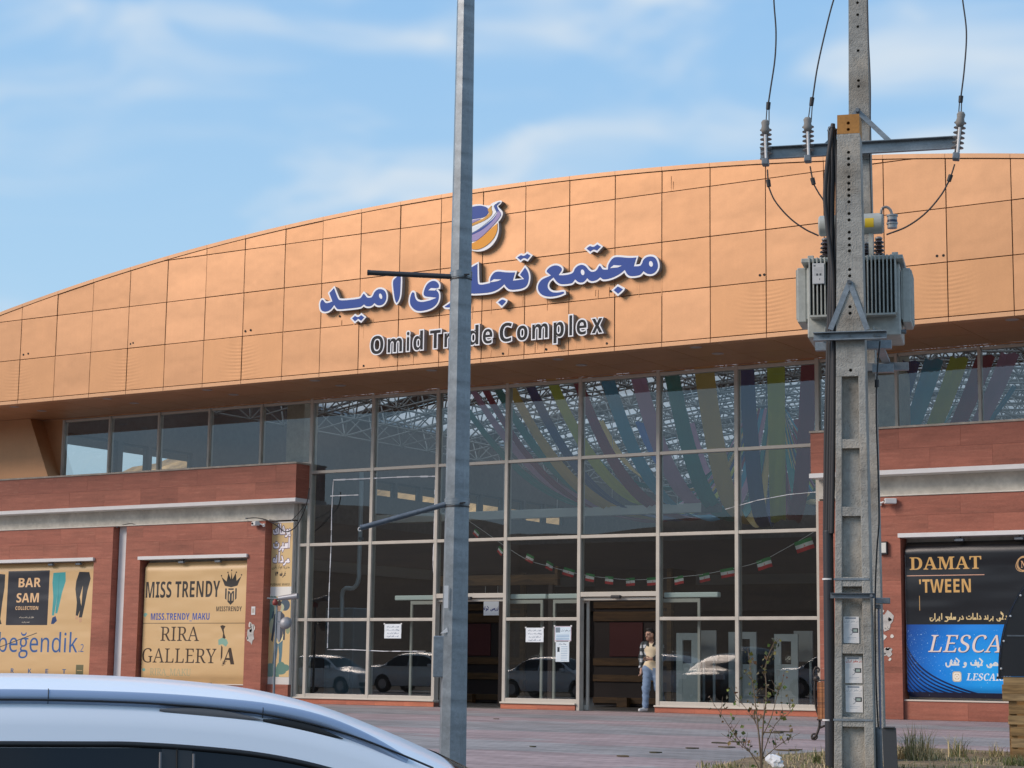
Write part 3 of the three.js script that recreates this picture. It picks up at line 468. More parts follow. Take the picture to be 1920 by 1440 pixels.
  L([[0, 800], [330, 645], [560, 545], [648, 440], [618, 370], [690, 290], [705, 300], [690, 350], [722, 420], [690, 500], [560, 600], [330, 695], [0, 850]], [0.117, 0.013], gold, 'gold_swirl');
  L([[0, 870], [330, 735], [560, 615], [720, 490], [790, 420], [725, 340], [730, 290], [860, 205], [760, 275], [745, 310], [805, 420], [700, 560], [560, 680], [330, 850], [0, 960]], [0.117, 0.014], pale, 'white_swoosh');
  L([[0, 975], [330, 862], [560, 700], [740, 560], [820, 440], [750, 320], [770, 275], [880, 215], [800, 290], [840, 380], [880, 430], [700, 640], [560, 760], [330, 885], [0, 1000]], [0.117, 0.015], M.letterBlue, 'blue_swoosh');
  L([[0, 1010], [330, 888], [560, 765], [760, 575], [820, 440], [830, 400], [895, 440], [885, 510], [800, 620], [700, 730], [510, 930], [330, 1055], [10, 980]], [0.117, 0.016], lilac, 'lilac_band');
  L([[822, 655], [826, 800], [745, 980], [600, 1120], [430, 1205], [280, 1200], [130, 1110], [330, 1068], [520, 935], [720, 735]], [0.117, 0.017], amber, 'amber_base');
}
{
  const font = await new FontLoader().loadAsync('fonts/droid/droid_sans_bold.typeface.json');
  const sign = thing('english_sign', 'dark lettering with white edges reading Omid Trade Complex', 'sign');
  const base = atZ(708, 664, FZ + 0.1).y, Z0 = FZ + 0.004;
  const list = [['O', 697, 721], ['m', 729, 756], ['i', 764.5, 769.5], ['d', 777, 795], ['T', 808, 828], ['r', 835, 847], ['a', 851, 870], ['d', 879, 899], ['e', 907, 925], ['C', 938.5, 961.5], ['o', 971, 991], ['m', 999.5, 1029], ['p', 1039.5, 1059], ['l', 1069, 1074.5], ['e', 1083, 1101.5], ['x', 1111, 1131.5]];
  for (const [ch, a, b] of list) {
    const xa = atZ(a, 650, FZ + 0.1).x, xb = atZ(b, 650, FZ + 0.1).x;
    const g0 = new THREE.ShapeGeometry(font.generateShapes(ch, 0.405)); g0.computeBoundingBox(); const bb = g0.boundingBox, kx = (xb - xa) / (bb.max.x - bb.min.x);
    const make = (off, depth, z) => { const sh = font.generateShapes(ch, 0.405); for (const s of sh) for (const path of [s, ...s.holes]) { const pts = path.getPoints(6).map((p) => new THREE.Vector2((p.x - bb.min.x) * kx, p.y)); path.curves = []; path.setFromPoints(pts); }
      const g = new THREE.ExtrudeGeometry(sh, { depth: depth - 0.004, bevelEnabled: true, bevelSize: 0.002, bevelThickness: 0.002, bevelOffset: off - 0.002, bevelSegments: 1, curveSegments: 6 }); return boxUV(g.translate(xa, base, Z0 + z + 0.002)); };
    const l = part(sign, 'letter', make(0.018, 0.13, 0), M.letterReturn);
    part(l, 'white_edge', make(0.026, 0.012, 0.128), M.letterWhite);
    part(l, 'dark_face', make(-0.003, 0.012, 0.134), M.letterBlack);
  }
}

// ---------- a pen that writes joined Persian letters, right to left, for the small print ----------
const PEN = (() => {
  const bowl = (x0) => [[x0, 0], [x0 + 0.06, -0.14], [x0 + 0.22, -0.24], [x0 + 0.42, -0.22], [x0 + 0.54, -0.06], [x0 + 0.54, 0.2]];
  const boat = (j) => j ? [[0, 0], [0.62, 0], [0.78, 0.07], [0.8, 0.28]] : [[0.06, 0.28], [0.08, 0.06], [0.22, 0], [0.66, 0], [0.8, 0.07], [0.82, 0.28]];
  const ring = (x, y, r) => Array.from({ length: 11 }, (_, i) => [x + r * Math.cos(i / 10 * 6.283), y + r * Math.sin(i / 10 * 6.283)]);
  // body(joinsRight, joinsLeft) -> [width, strokes]
  const tooth = (dots) => (r, l) => l ? [r ? 0.34 : 0.36, [r ? [[0, 0], [0.17, 0]] : [], [[0.16, 0.34], [0.18, 0], [r ? 0.34 : 0.36, 0]]], dots.map(([x, y]) => [x - 0.22, y])] : [0.9, [boat(r)], dots];
  const sin = (dots) => (r, l) => { const s = [[r ? 0 : 0.04, r ? 0 : 0.3], [0.06, 0], [0.2, 0], [0.2, 0.28], [0.2, 0], [0.38, 0], [0.38, 0.28], [0.38, 0]]; return l ? [0.58, [[...s, [0.58, 0]]], dots] : [1.0, [[...s, ...bowl(0.4)]], dots]; };
  const jim = (dots) => (r, l) => l ? [0.6, [[[0.05, 0.36], [0.5, 0.36], [0.2, 0.1], [r ? 0 : 0.0, 0]], [[r ? 0 : 0.2, r ? 0 : 0.05], [0.6, 0]]], dots] : [0.62, [[[0.0, 0.3], [0.42, 0.34], [0.16, 0.1], [0.1, -0.14], [0.3, -0.3], [0.58, -0.28]]], dots];
  const dal = (r) => [0.46, [r ? [[0, 0], [0.08, 0.03], [0.22, 0.42]] : [[0.24, 0.44], [0.07, 0.14], [0.08, 0.02]], [[0.08, 0.02], [0.4, 0]]], []];
  const re = (dots) => (r) => [0.36, [[[r ? 0 : 0.07, r ? 0 : 0.22], [0.1, 0], [0.2, -0.18], [0.4, -0.26]]], dots];
  const sad = (dots) => (r, l) => { const s = [[0, 0], [0.14, 0.26], [0.34, 0.32], [0.46, 0.2], [0.34, 0.02], [0, 0], [0.5, 0], [0.52, 0.2], [0.54, 0]]; return l ? [0.72, [[...s, [0.72, 0]]], dots] : [1.15, [[...s, ...bowl(0.56)]], dots]; };
  const ain = (dots) => (r, l) => l ? [0.5, [r ? [[0, 0], [0.3, 0.32], [0.08, 0.32], [0.25, 0.02], [0.5, 0]] : [[0.08, 0.34], [0.3, 0.42], [0.38, 0.24], [0.16, 0.06], [0.5, 0]]], dots] : [0.55, [[[0.1, 0.3], [0.34, 0.34], [0.16, 0.06], [0.1, -0.2], [0.5, -0.28]]], dots];
  const fe = (dots) => (r, l) => l ? [0.42, [ring(0.17, 0.24, 0.12), [[r ? 0 : 0.1, r ? 0 : 0.13], [0.14, 0], [0.42, 0]]], dots] : [1.0, [ring(0.15, 0.24, 0.12), [[0.05, 0.2], [0.1, 0], ...boat(1).slice(1)]], dots];
  const kaf = (bars) => (r, l) => l ? [0.5, [[[0.5, 0.82], [0.14, 0.5], [0.3, 0.16], [0.26, 0], [r ? 0 : 0.2, 0]], [[0.26, 0], [0.5, 0]], ...(bars ? [[[0.5, 1.0], [0.2, 0.72]]] : [])], []] : [0.9, [[[0.1, 0.8], [0.12, 0.05], ...boat(1).slice(1)], [[0.34, 0.42], [0.5, 0.3], [0.36, 0.22]]], []];
  const G = {
    'ا': (r) => [0.22, [r ? [[0, 0], [0.11, 0.02], [0.11, 0.82]] : [[0.1, 0.82], [0.1, 0]]], []],
    'ب': tooth([[0.4, -0.22]]), 'پ': tooth([[0.32, -0.18], [0.48, -0.18], [0.4, -0.32]]), 'ت': tooth([[0.33, 0.42], [0.48, 0.42]]), 'ن': (r, l) => l ? tooth([[0.4, 0.52]])(r, l) : [0.66, [bowl(0.04)], [[0.32, 0.2]]],
    'ی': (r, l) => l ? tooth([[0.33, -0.2], [0.48, -0.2]])(r, l) : [0.75, [[[0, r ? 0 : 0.2], [0.2, 0.16], [0.3, 0.02], [0.12, -0.14], [0.3, -0.28], [0.6, -0.22], [0.7, 0]]], []],
    'س': sin([]), 'ش': sin([[0.14, 0.46], [0.32, 0.46], [0.23, 0.6]]), 'ج': jim([[0.3, -0.2]]), 'ح': jim([]), 'خ': jim([[0.26, 0.55]]), 'د': dal, 'ر': re([]), 'ز': re([[0.12, 0.42]]),
    'و': () => [0.44, [ring(0.16, 0.16, 0.12), [[0.05, 0.12], [0.1, -0.1], [0.24, -0.24], [0.42, -0.26]]], []], 'ص': sad([]), 'ط': (r) => [0.62, [[[0, 0], [0.14, 0.26], [0.34, 0.32], [0.46, 0.2], [0.34, 0.02], [0, 0], [0.62, 0]], [[0.14, 0.85], [0.16, 0.1]]], []],
    'ع': ain([]), 'غ': ain([[0.22, 0.62]]), 'ف': fe([[0.17, 0.55]]), 'ق': fe([[0.1, 0.55], [0.25, 0.55]]), 'ک': kaf(false), 'گ': kaf(true), 'ل': (r, l) => l ? [0.26, [[[0, 0], [0.12, 0]], [[0.12, 0.82], [0.13, 0], [0.26, 0]]], []] : [0.62, [[[0.08, 0.82], ...bowl(0.08)]], []],
    'م': (r, l) => l ? [0.4, [ring(0.16, 0.08, 0.1), [[0, 0], [0.4, 0]]], []] : [0.34, [ring(0.16, 0.06, 0.1), [[0.24, 0], [0.27, -0.36]]], []], 'ه': (r, l) => l ? [0.46, [ring(0.18, 0.14, 0.15), ring(0.2, 0.06, 0.07), [[0, 0], [0.46, 0]]], []] : [0.36, [ring(0.16, 0.14, 0.14), r ? [[0, 0], [0.12, 0.02]] : []], []],
    '۴': () => [0.4, [[[0.36, 0.6], [0.1, 0.55], [0.3, 0.4], [0.1, 0.3]], [[0.36, 0.6], [0.34, 0]]], []], '۷': () => [0.42, [[[0.38, 0.6], [0.2, 0], [0.02, 0.6]]], []], ':': () => [0.2, [], [[0.1, 0.1], [0.1, 0.35]]],
  };
  const ends = new Set(['ا', 'د', 'ر', 'ز', 'و', '۴', '۷', ':', ' ']);
  // writes with the right end at x (or centred), baseline y, letter height s (canvas pixels)
  return (ctx, text, x, y, s, { weight = 0.13, center = true, sx = 1 } = {}) => {
    const ch = [...text]; let w = 0; const out = [];
    ch.forEach((c, i) => { if (c === ' ') { w += 0.3; return; } const prev = ch[i - 1], next = ch[i + 1]; const r = prev && !ends.has(prev) && G[prev], l = next && !ends.has(c) && G[next] && next !== ' '; const [gw, st, dots] = G[c](!!r, !!l); out.push([w, st, dots]); w += gw + (l ? 0 : 0.09); });
    const x0 = center ? x + w * s * sx / 2 : x; ctx.lineWidth = s * weight; ctx.lineCap = 'round'; ctx.lineJoin = 'round';
    for (const [o, st, dots] of out) { for (const p of st) { if (p.length < 2) continue; ctx.beginPath(); p.forEach(([a, b], i) => ctx[i ? 'lineTo' : 'moveTo'](x0 - (o + a) * s * sx, y - b * s)); ctx.stroke(); } for (const [a, b] of dots) { const q = s * weight * 0.62, X = x0 - (o + a) * s * sx, Y = y - b * s; ctx.beginPath(); ctx.moveTo(X - q, Y); ctx.lineTo(X, Y - q); ctx.lineTo(X + q, Y); ctx.lineTo(X, Y + q); ctx.fill(); } }
    return w * s * sx;
  };
})();
function canvasTex(w, h, draw) { const c = document.createElement('canvas'); c.width = w; c.height = h; const x = c.getContext('2d'); draw(x, w, h); const t = new THREE.CanvasTexture(c); t.colorSpace = THREE.SRGBColorSpace; t.anisotropy = 8; return t; }
const speckle = (x, w, h, n, seed, a = 0.05) => { const r = rng(seed); for (let i = 0; i < n; i++) { x.fillStyle = r() < 0.5 ? `rgba(0,0,0,${a * r()})` : `rgba(255,255,255,${a * r()})`; const s = 1 + r() * 3; x.fillRect(r() * w, r() * h, s * (1 + r() * 3), s); } };
const fitText = (x, s, cx, y, width, font, size) => { x.font = `${font.replace('$', size)}`; const m = x.measureText(s).width; x.save(); x.translate(cx, y); x.scale(width / m, 1); x.textAlign = 'center'; x.fillText(s, 0, 0); x.restore(); };
// a printed sheet stretched over a box: rounded outline, print on the front, white sides
function printedPanel(parent, x0, x1, y0, y1, z0, z1, r, texture, rough = 0.42, bulge = 0) {
  const w = x1 - x0, h = y1 - y0, pts = []; for (const [cx, cy, a] of [[x1 - r, y1 - r, 0], [x0 + r, y1 - r, 1], [x0 + r, y0 + r, 2], [x1 - r, y0 + r, 3]]) for (let i = 0; i <= 6; i++) { const t = (a + i / 6) * Math.PI / 2; pts.push([cx + r * Math.cos(t), cy + r * Math.sin(t)]); }
  const sq = pts.map(([a, b]) => [a, (y0 + y1) / 2 + (b - (y0 + y1) / 2) * (1 - 0.34 / h)]);
  part(parent, 'backing_box', extrude(sq, z1 - z0 - 0.012, z0, [], 0.01), M.white);
  // the sheet is rolled back over the box at top and bottom
  const NX = 18, NY = 24, roll = Math.min(0.16, h * 0.08), g = new THREE.PlaneGeometry(w - 0.03, h - 0.01, NX, NY), p = g.attributes.position;
  for (let i = 0; i < p.count; i++) { const v = p.getY(i) / h + 0.5, u = p.getX(i) / w + 0.5, e = Math.min(v, 1 - v) * h; const k = e < roll ? 1 - Math.sqrt(Math.max(0, 1 - (1 - e / roll) ** 2)) : 0; p.setZ(i, (z1 - z0) * 0.9 * (1 - k) + bulge * Math.sin(Math.PI * u) * (0.6 + 0.4 * Math.sin(v * 9)) - (z1 - z0) * 0.9 + 0.006); }
  g.translate((x0 + x1) / 2, (y0 + y1) / 2, z1); g.computeVertexNormals();
  return part(parent, 'printed_sheet', g, phys([1, 1, 1], rough, { map: texture, side: THREE.DoubleSide, bumpMap: rep(T.warp, 0.8, 1.2), bumpScale: 0.05 }));
}
// small clamp lamps under the lintels
const spotlamp = (x, y, z, label) => { const t = thing('sign_lamp', label, 'lamp', [x, y, z], 0, 'lamps under the lintels'); part(t, 'bracket', [cyl(V(0, 0, 0), V(0, -0.04, 0.06), 0.012), cyl(V(0, -0.04, 0.06), V(0, -0.07, 0.10), 0.012)], M.steel); part(t, 'head', [rbox(-0.09, 0.09, -0.11, -0.05, 0.06, 0.15, 0.015)], M.steel); };
const SAND = '#d2b07e';
{ // long sand-coloured banner
  const t = thing('shop_banner', 'sand-coloured banner with black BAR SAM panel, trouser pictures and blue market lettering', 'banner');
  const tx = canvasTex(2048, 1320, (x, w, h) => {
    x.fillStyle = SAND; x.fillRect(0, 0, w, h); x.save();
    // the sheet spans 4.75 m x 3.05 m: 431 px per metre
    const u = (px) => (atZ(px, 1150, 0.32).x + 18.38) * w / 4.76, v = (py, px = 90) => (3.5 - atZ(px, py, 0.32).y) * h / 3.06;
    x.fillStyle = '#22252e'; x.fillRect(u(11), v(1069), u(89) - u(11), v(1172) - v(1069));
    x.fillStyle = '#e2b988'; fitText(x, 'BAR', u(51), v(1100), (u(74) - u(30)), 'bold $px sans-serif', 148); fitText(x, 'SAM', u(50), v(1129), (u(73) - u(28)), 'bold $px sans-serif', 148);
    fitText(x, 'COLLECTION', u(49), v(1143), (u(71) - u(27)), 'bold $px sans-serif', 58); x.strokeStyle = x.fillStyle = '#cfc5b0'; PEN(x, 'شلوار لی زنانه و مردانه', u(49), v(1158), 20, { weight: 0.16, sx: 1.25 }); PEN(x, 'عمده و خرده', u(48), v(1167), 20, { weight: 0.16, sx: 1.25 });
    // trouser pictures
    const legs = (pts, c) => { x.fillStyle = c; x.beginPath(); pts.forEach(([a, b], i) => x[i ? 'lineTo' : 'moveTo'](u(a), v(b))); x.fill(); };
    legs([[96, 1074], [119, 1073], [120, 1090], [114, 1112], [110, 1135], [107, 1150], [103, 1150], [105, 1120], [106, 1105], [104, 1130], [101, 1154], [97, 1154], [98, 1120], [95, 1092]], '#3f9a9c'); legs([[98, 1158], [104, 1155], [107, 1164], [101, 1170], [96, 1170]], '#23406e');
    x.fillStyle = 'rgba(20,60,70,0.35)'; x.fillRect(u(107), v(1078), 5, v(1130) - v(1078));
    legs([[145, 1073], [164, 1074], [167, 1086], [162, 1108], [158, 1135], [154, 1158], [148, 1158], [150, 1140], [152, 1112], [153, 1098], [149, 1120], [151, 1140], [146, 1155], [142, 1154], [143, 1130], [139, 1105], [140, 1090]], '#25282c'); x.fillStyle = SAND; x.beginPath(); x.moveTo(u(153), v(1098)); x.lineTo(u(152), v(1137)); x.lineTo(u(148), v(1120)); x.fill(); legs([[142, 1155], [147, 1156], [146, 1162], [141, 1161]], '#c9a07c'); legs([[148, 1159], [154, 1159], [154, 1166], [150, 1168]], '#c9a07c');
    legs([[-12, 1073], [5, 1075], [5, 1100], [2, 1130], [0, 1160], [3, 1170], [-8, 1171], [-12, 1120]], '#2a2d31'); legs([[-40, 1073], [-20, 1074], [-22, 1120], [-26, 1168], [-32, 1168], [-33, 1110], [-40, 1165], [-46, 1160]], '#5d3b2c');
    // lettering
    x.fillStyle = '#27589a'; const g = x.createLinearGradient(0, v(1180), 0, v(1235)); x.fillStyle = '#2a5a94'; fitText(x, 'beğendik', u(71), v(1223), u(149) - u(-3), '$px sans-serif', 300); fitText(x, '.2', u(155), v(1222), u(161) - u(150), '$px sans-serif', 120);
    x.strokeStyle = '#2c3038'; x.lineWidth = 9; x.beginPath(); x.moveTo(u(-6), v(1217)); x.lineTo(u(70), v(1187)); x.stroke();
    x.fillStyle = '#3b6390'; ['M', 'A', 'R', 'K', 'E', 'T'].forEach((c, i) => fitText(x, c, u(-38 + 32.6 * i), v(1263), u(8) - u(1), 'bold $px sans-serif', 70));
    x.fillStyle = '#6b6a4c'; x.fillRect(u(147), v(1246), u(161) - u(147), v(1267) - v(1246)); x.fillStyle = SAND; x.fillRect(u(149), v(1256), u(159) - u(149), 6);
    x.restore(); speckle(x, w, h, 900, 4);
  });
  printedPanel(t, -18.38, -13.62, 0.44, 3.50, 0.16, 0.30, 0.06, tx);
  spotlamp(-15.2, 3.52, 0.28, 'small lamp under the lintel above the black BAR SAM panel'); spotlamp(-14.2, 3.52, 0.28, 'small lamp under the lintel above the teal trousers picture');
}
{ // square sand-coloured banner
  const t = thing('shop_banner', 'square sand-coloured banner reading MISS TRENDY over RIRA GALLERY', 'banner');
  const X0 = -11.94, X1 = -8.50, Y0 = 0.42, Y1 = 3.44;
  const tx = canvasTex(1536, 1350, (x, w, h) => {
    x.fillStyle = SAND; x.fillRect(0, 0, w, h);
    const u = (px, py = 1165) => (atZ(px, py, 0.31).x - X0) * w / (X1 - X0), v = (py, px = 360) => (Y1 - atZ(px, py, 0.31).y) * h / (Y1 - Y0);
    x.fillStyle = '#25221e'; fitText(x, 'MISS TRENDY', u(339), v(1120, 339), u(410) - u(268), 'bold $px sans-serif', 252);
    // crown and monogram
    const pg = (l) => { x.beginPath(); l.forEach(([a, b], i) => x[i ? 'lineTo' : 'moveTo'](u(a), v(b, 432))); x.fill(); };
    pg([[420, 1098], [413, 1081], [423, 1090], [426, 1074], [431, 1086], [432, 1071], [434, 1086], [440, 1074], [442, 1089], [451, 1080], [444, 1098], [432, 1101]]); for (const [a, b] of [[413, 1079], [425, 1073], [432, 1069], [441, 1073], [451, 1078]]) { x.beginPath(); x.arc(u(a), v(b, 432), 9, 0, 7); x.fill(); }
    pg([[421, 1103], [424, 1103], [424, 1125], [421, 1122]]); pg([[440, 1103], [443, 1103], [443, 1122], [440, 1125]]); pg([[427, 1103], [437, 1103], [437, 1106], [427, 1106]]); pg([[426, 1108], [429, 1108], [432, 1113], [435, 1108], [438, 1108], [438, 1128], [432, 1134], [426, 1128]]); x.fillStyle = SAND; pg([[428.5, 1112], [430, 1114], [430, 1127], [428.5, 1126]]); pg([[434, 1114], [435.6, 1112], [435.6, 1126], [434, 1127]]); x.fillStyle = '#25221e';
    fitText(x, 'MISSTRENDY', u(429), v(1146, 429), u(454) - u(405), 'bold $px sans-serif', 74);
    x.fillStyle = '#2a4fa0'; fitText(x, 'MISS.TRENDY_MAKU', u(337), v(1162, 337), u(394) - u(281), 'bold $px sans-serif', 104);
    x.fillStyle = '#7fb0a0'; x.beginPath(); x.ellipse(u(272), v(1153, 272), 28, 24, 0, 0, 7); x.fill(); x.fillStyle = SAND; x.beginPath(); x.ellipse(u(275), v(1156, 272), 18, 14, 0, 0, 7); x.fill();
    x.fillStyle = '#3c3020'; x.fillRect(0, v(1168), w, 6);
    x.fillStyle = '#3a2a1a'; fitText(x, 'RIRA', u(336, 1200), v(1202, 336), u(373) - u(299), '$px serif', 222); fitText(x, 'GALLERY', u(334, 1240), v(1243, 334), u(405) - u(264), '$px serif', 222);
    // dressed figure as a letter mark
    pg([[414, 1174], [418, 1172], [424, 1174], [421, 1180], [422, 1188], [425, 1196], [421, 1200], [419, 1196], [420, 1188], [417, 1180]]); x.fillStyle = '#7fa694'; pg([[411, 1200], [418, 1196], [427, 1199], [430, 1206], [426, 1213], [419, 1208], [412, 1210]]); x.fillStyle = '#3a2a1a'; pg([[417, 1210], [420, 1214], [420, 1232], [417, 1240]]); pg([[432, 1215], [436, 1215], [443, 1246], [436, 1246], [434, 1238], [426, 1238], [424, 1246], [421, 1246]]); x.fillStyle = SAND; pg([[431, 1222], [433.5, 1234], [427.5, 1234]]); x.fillStyle = '#3a2a1a'; fitText(x, 'gr', u(421, 1240), v(1246, 421), 60, 'italic $px serif', 70);
    x.fillStyle = '#7fb0a0'; x.beginPath(); x.ellipse(u(269, 1255), v(1256, 269), 24, 18, 0, 0, 7); x.fill(); x.fillStyle = '#a9a682'; fitText(x, 'RIRA_MAKU', u(319, 1260), v(1267, 319), u(358) - u(280), '$px serif', 108);
    speckle(x, w, h, 700, 9);
  });
  printedPanel(t, X0, X1, Y0, Y1, 0.15, 0.31, 0.10, tx);
  spotlamp(-10.65, 3.50, 0.28, 'small lamp under the lintel above the first word of MISS TRENDY'); spotlamp(-9.45, 3.50, 0.28, 'small lamp under the lintel above the second word of MISS TRENDY');
  for (const x of [-9.6]) { const s = thing('wall_stay', 'short metal stay under the MISS TRENDY banner', 'bracket', [x, 0.40, 0.36]); part(s, 'rod', cyl(V(0, 0.03, 0), V(0, -0.1, 0.02), 0.015), M.steel); part(s, 'plate', rbox(-0.04, 0.04, 0.02, 0.05, -0.04, 0.04, 0.006), M.steel); }
}
{ // tall narrow banner beside the glazing
  const t = thing('shop_banner', 'tall narrow sand-coloured banner with white Persian headings over a picture of a man walking', 'banner');
  const X0 = -7.99, X1 = -7.28, Y0 = 0.62, Y1 = 4.33;
  const tx = canvasTex(512, 2048, (x, w, h) => {
    x.fillStyle = '#d6b884'; x.fillRect(0, 0, w, h); const v = (py) => (Y1 - atZ(532, py, 0.2).y) * h / (Y1 - Y0), u = (px, py = 1200) => (atZ(px, py, 0.2).x - X0) * w / (X1 - X0);
    for (const [s, y] of [['پوشاک', 1000], ['اسپرت', 1026], ['مردانه', 1053]]) { x.strokeStyle = x.fillStyle = '#6a5870'; PEN(x, s, w / 2, v(y), 150, { weight: 0.30, sx: s === 'اسپرت' ? 0.95 : 1.0 }); x.strokeStyle = x.fillStyle = '#f6f2f4'; PEN(x, s, w / 2, v(y), 150, { weight: 0.17, sx: s === 'اسپرت' ? 0.95 : 1.0 }); }
    x.strokeStyle = x.fillStyle = '#5b4a30'; PEN(x, 'مدیریت: جواد باقری', w / 2, v(1065), 52, { weight: 0.13 }); x.strokeStyle = x.fillStyle = '#2c2a28'; PEN(x, 'غرفه ۴۷', w / 2, v(1079), 80, { weight: 0.15 });
    x.fillStyle = '#5d5238'; fitText(x, 'PUSHAK MAKU', w / 2, v(1098), w * 0.86, 'bold $px sans-serif', 46);
    // picture: pale top, man in jacket and jeans, blue-green ground
    x.fillStyle = '#e6e4dc'; x.fillRect(0, v(1100), w, v(1118) - v(1100)); const R = rng(12);
    const blob = (cx, cy, rx, ry, c) => { x.fillStyle = c; x.beginPath(); x.ellipse(cx * w, v(cy), rx * w, ry * (v(1101) - v(1100)), 0, 0, 7); x.fill(); };
    for (let i = 0; i < 26; i++) blob(R(), 1128 + R() * 52, 0.08 + R() * 0.14, 6 + R() * 9, ['#6f8f86', '#9fb3a2', '#4a5a68', '#8f9a7a', '#b6b99a'][i % 5]);
    const fig = (l, c) => { x.fillStyle = c; x.beginPath(); l.forEach(([a, b], i) => x[i ? 'lineTo' : 'moveTo'](a * w, v(b))); x.fill(); }; fig([[0.30, 1152], [0.44, 1146], [0.58, 1146], [0.74, 1153], [0.80, 1178], [0.78, 1200], [0.70, 1200], [0.68, 1180], [0.67, 1204], [0.34, 1204], [0.33, 1182], [0.26, 1204], [0.18, 1200]], '#454b55'); fig([[0.44, 1147], [0.57, 1147], [0.56, 1204], [0.42, 1204]], '#8d949c'); blob(0.5, 1137, 0.085, 9, '#b08a70'); blob(0.5, 1131, 0.09, 5, '#2c2826'); x.fillStyle = '#e6d6a2'; x.beginPath(); x.moveTo(w * .36, v(1188)); x.lineTo(w * .54, v(1208)); x.lineTo(w * .72, v(1188)); x.lineTo(w * .66, v(1212)); x.lineTo(w * .4, v(1212)); x.fill();
    const poly = (l, c) => { x.fillStyle = c; x.beginPath(); l.forEach(([a, b], i) => x[i ? 'lineTo' : 'moveTo'](a * w, v(b))); x.fill(); };
    poly([[0.33, 1200], [0.5, 1208], [0.46, 1230], [0.36, 1255], [0.26, 1256], [0.3, 1230]], '#4d7488'); poly([[0.5, 1208], [0.7, 1200], [0.68, 1230], [0.62, 1258], [0.54, 1252], [0.56, 1228]], '#567a86'); for (let i = 0; i < 9; i++) blob(R(), 1250 + R() * 20, 0.1 + R() * 0.2, 4 + R() * 7, i % 2 ? '#5f8578' : '#7d9a8e');
    speckle(x, w, h, 400, 21);
  });
  part(t, 'backing_panel', box(X0 - 0.01, X1 + 0.005, 0.44, 4.36, 0.12, 0.185), std([0.62, 0.60, 0.56], 0.6));
  part(t, 'printed_sheet', new THREE.PlaneGeometry(X1 - X0, Y1 - Y0, 4, 8).translate((X0 + X1) / 2, (Y0 + Y1) / 2, 0.19), phys([1, 1, 1], 0.4, { map: tx }));
}
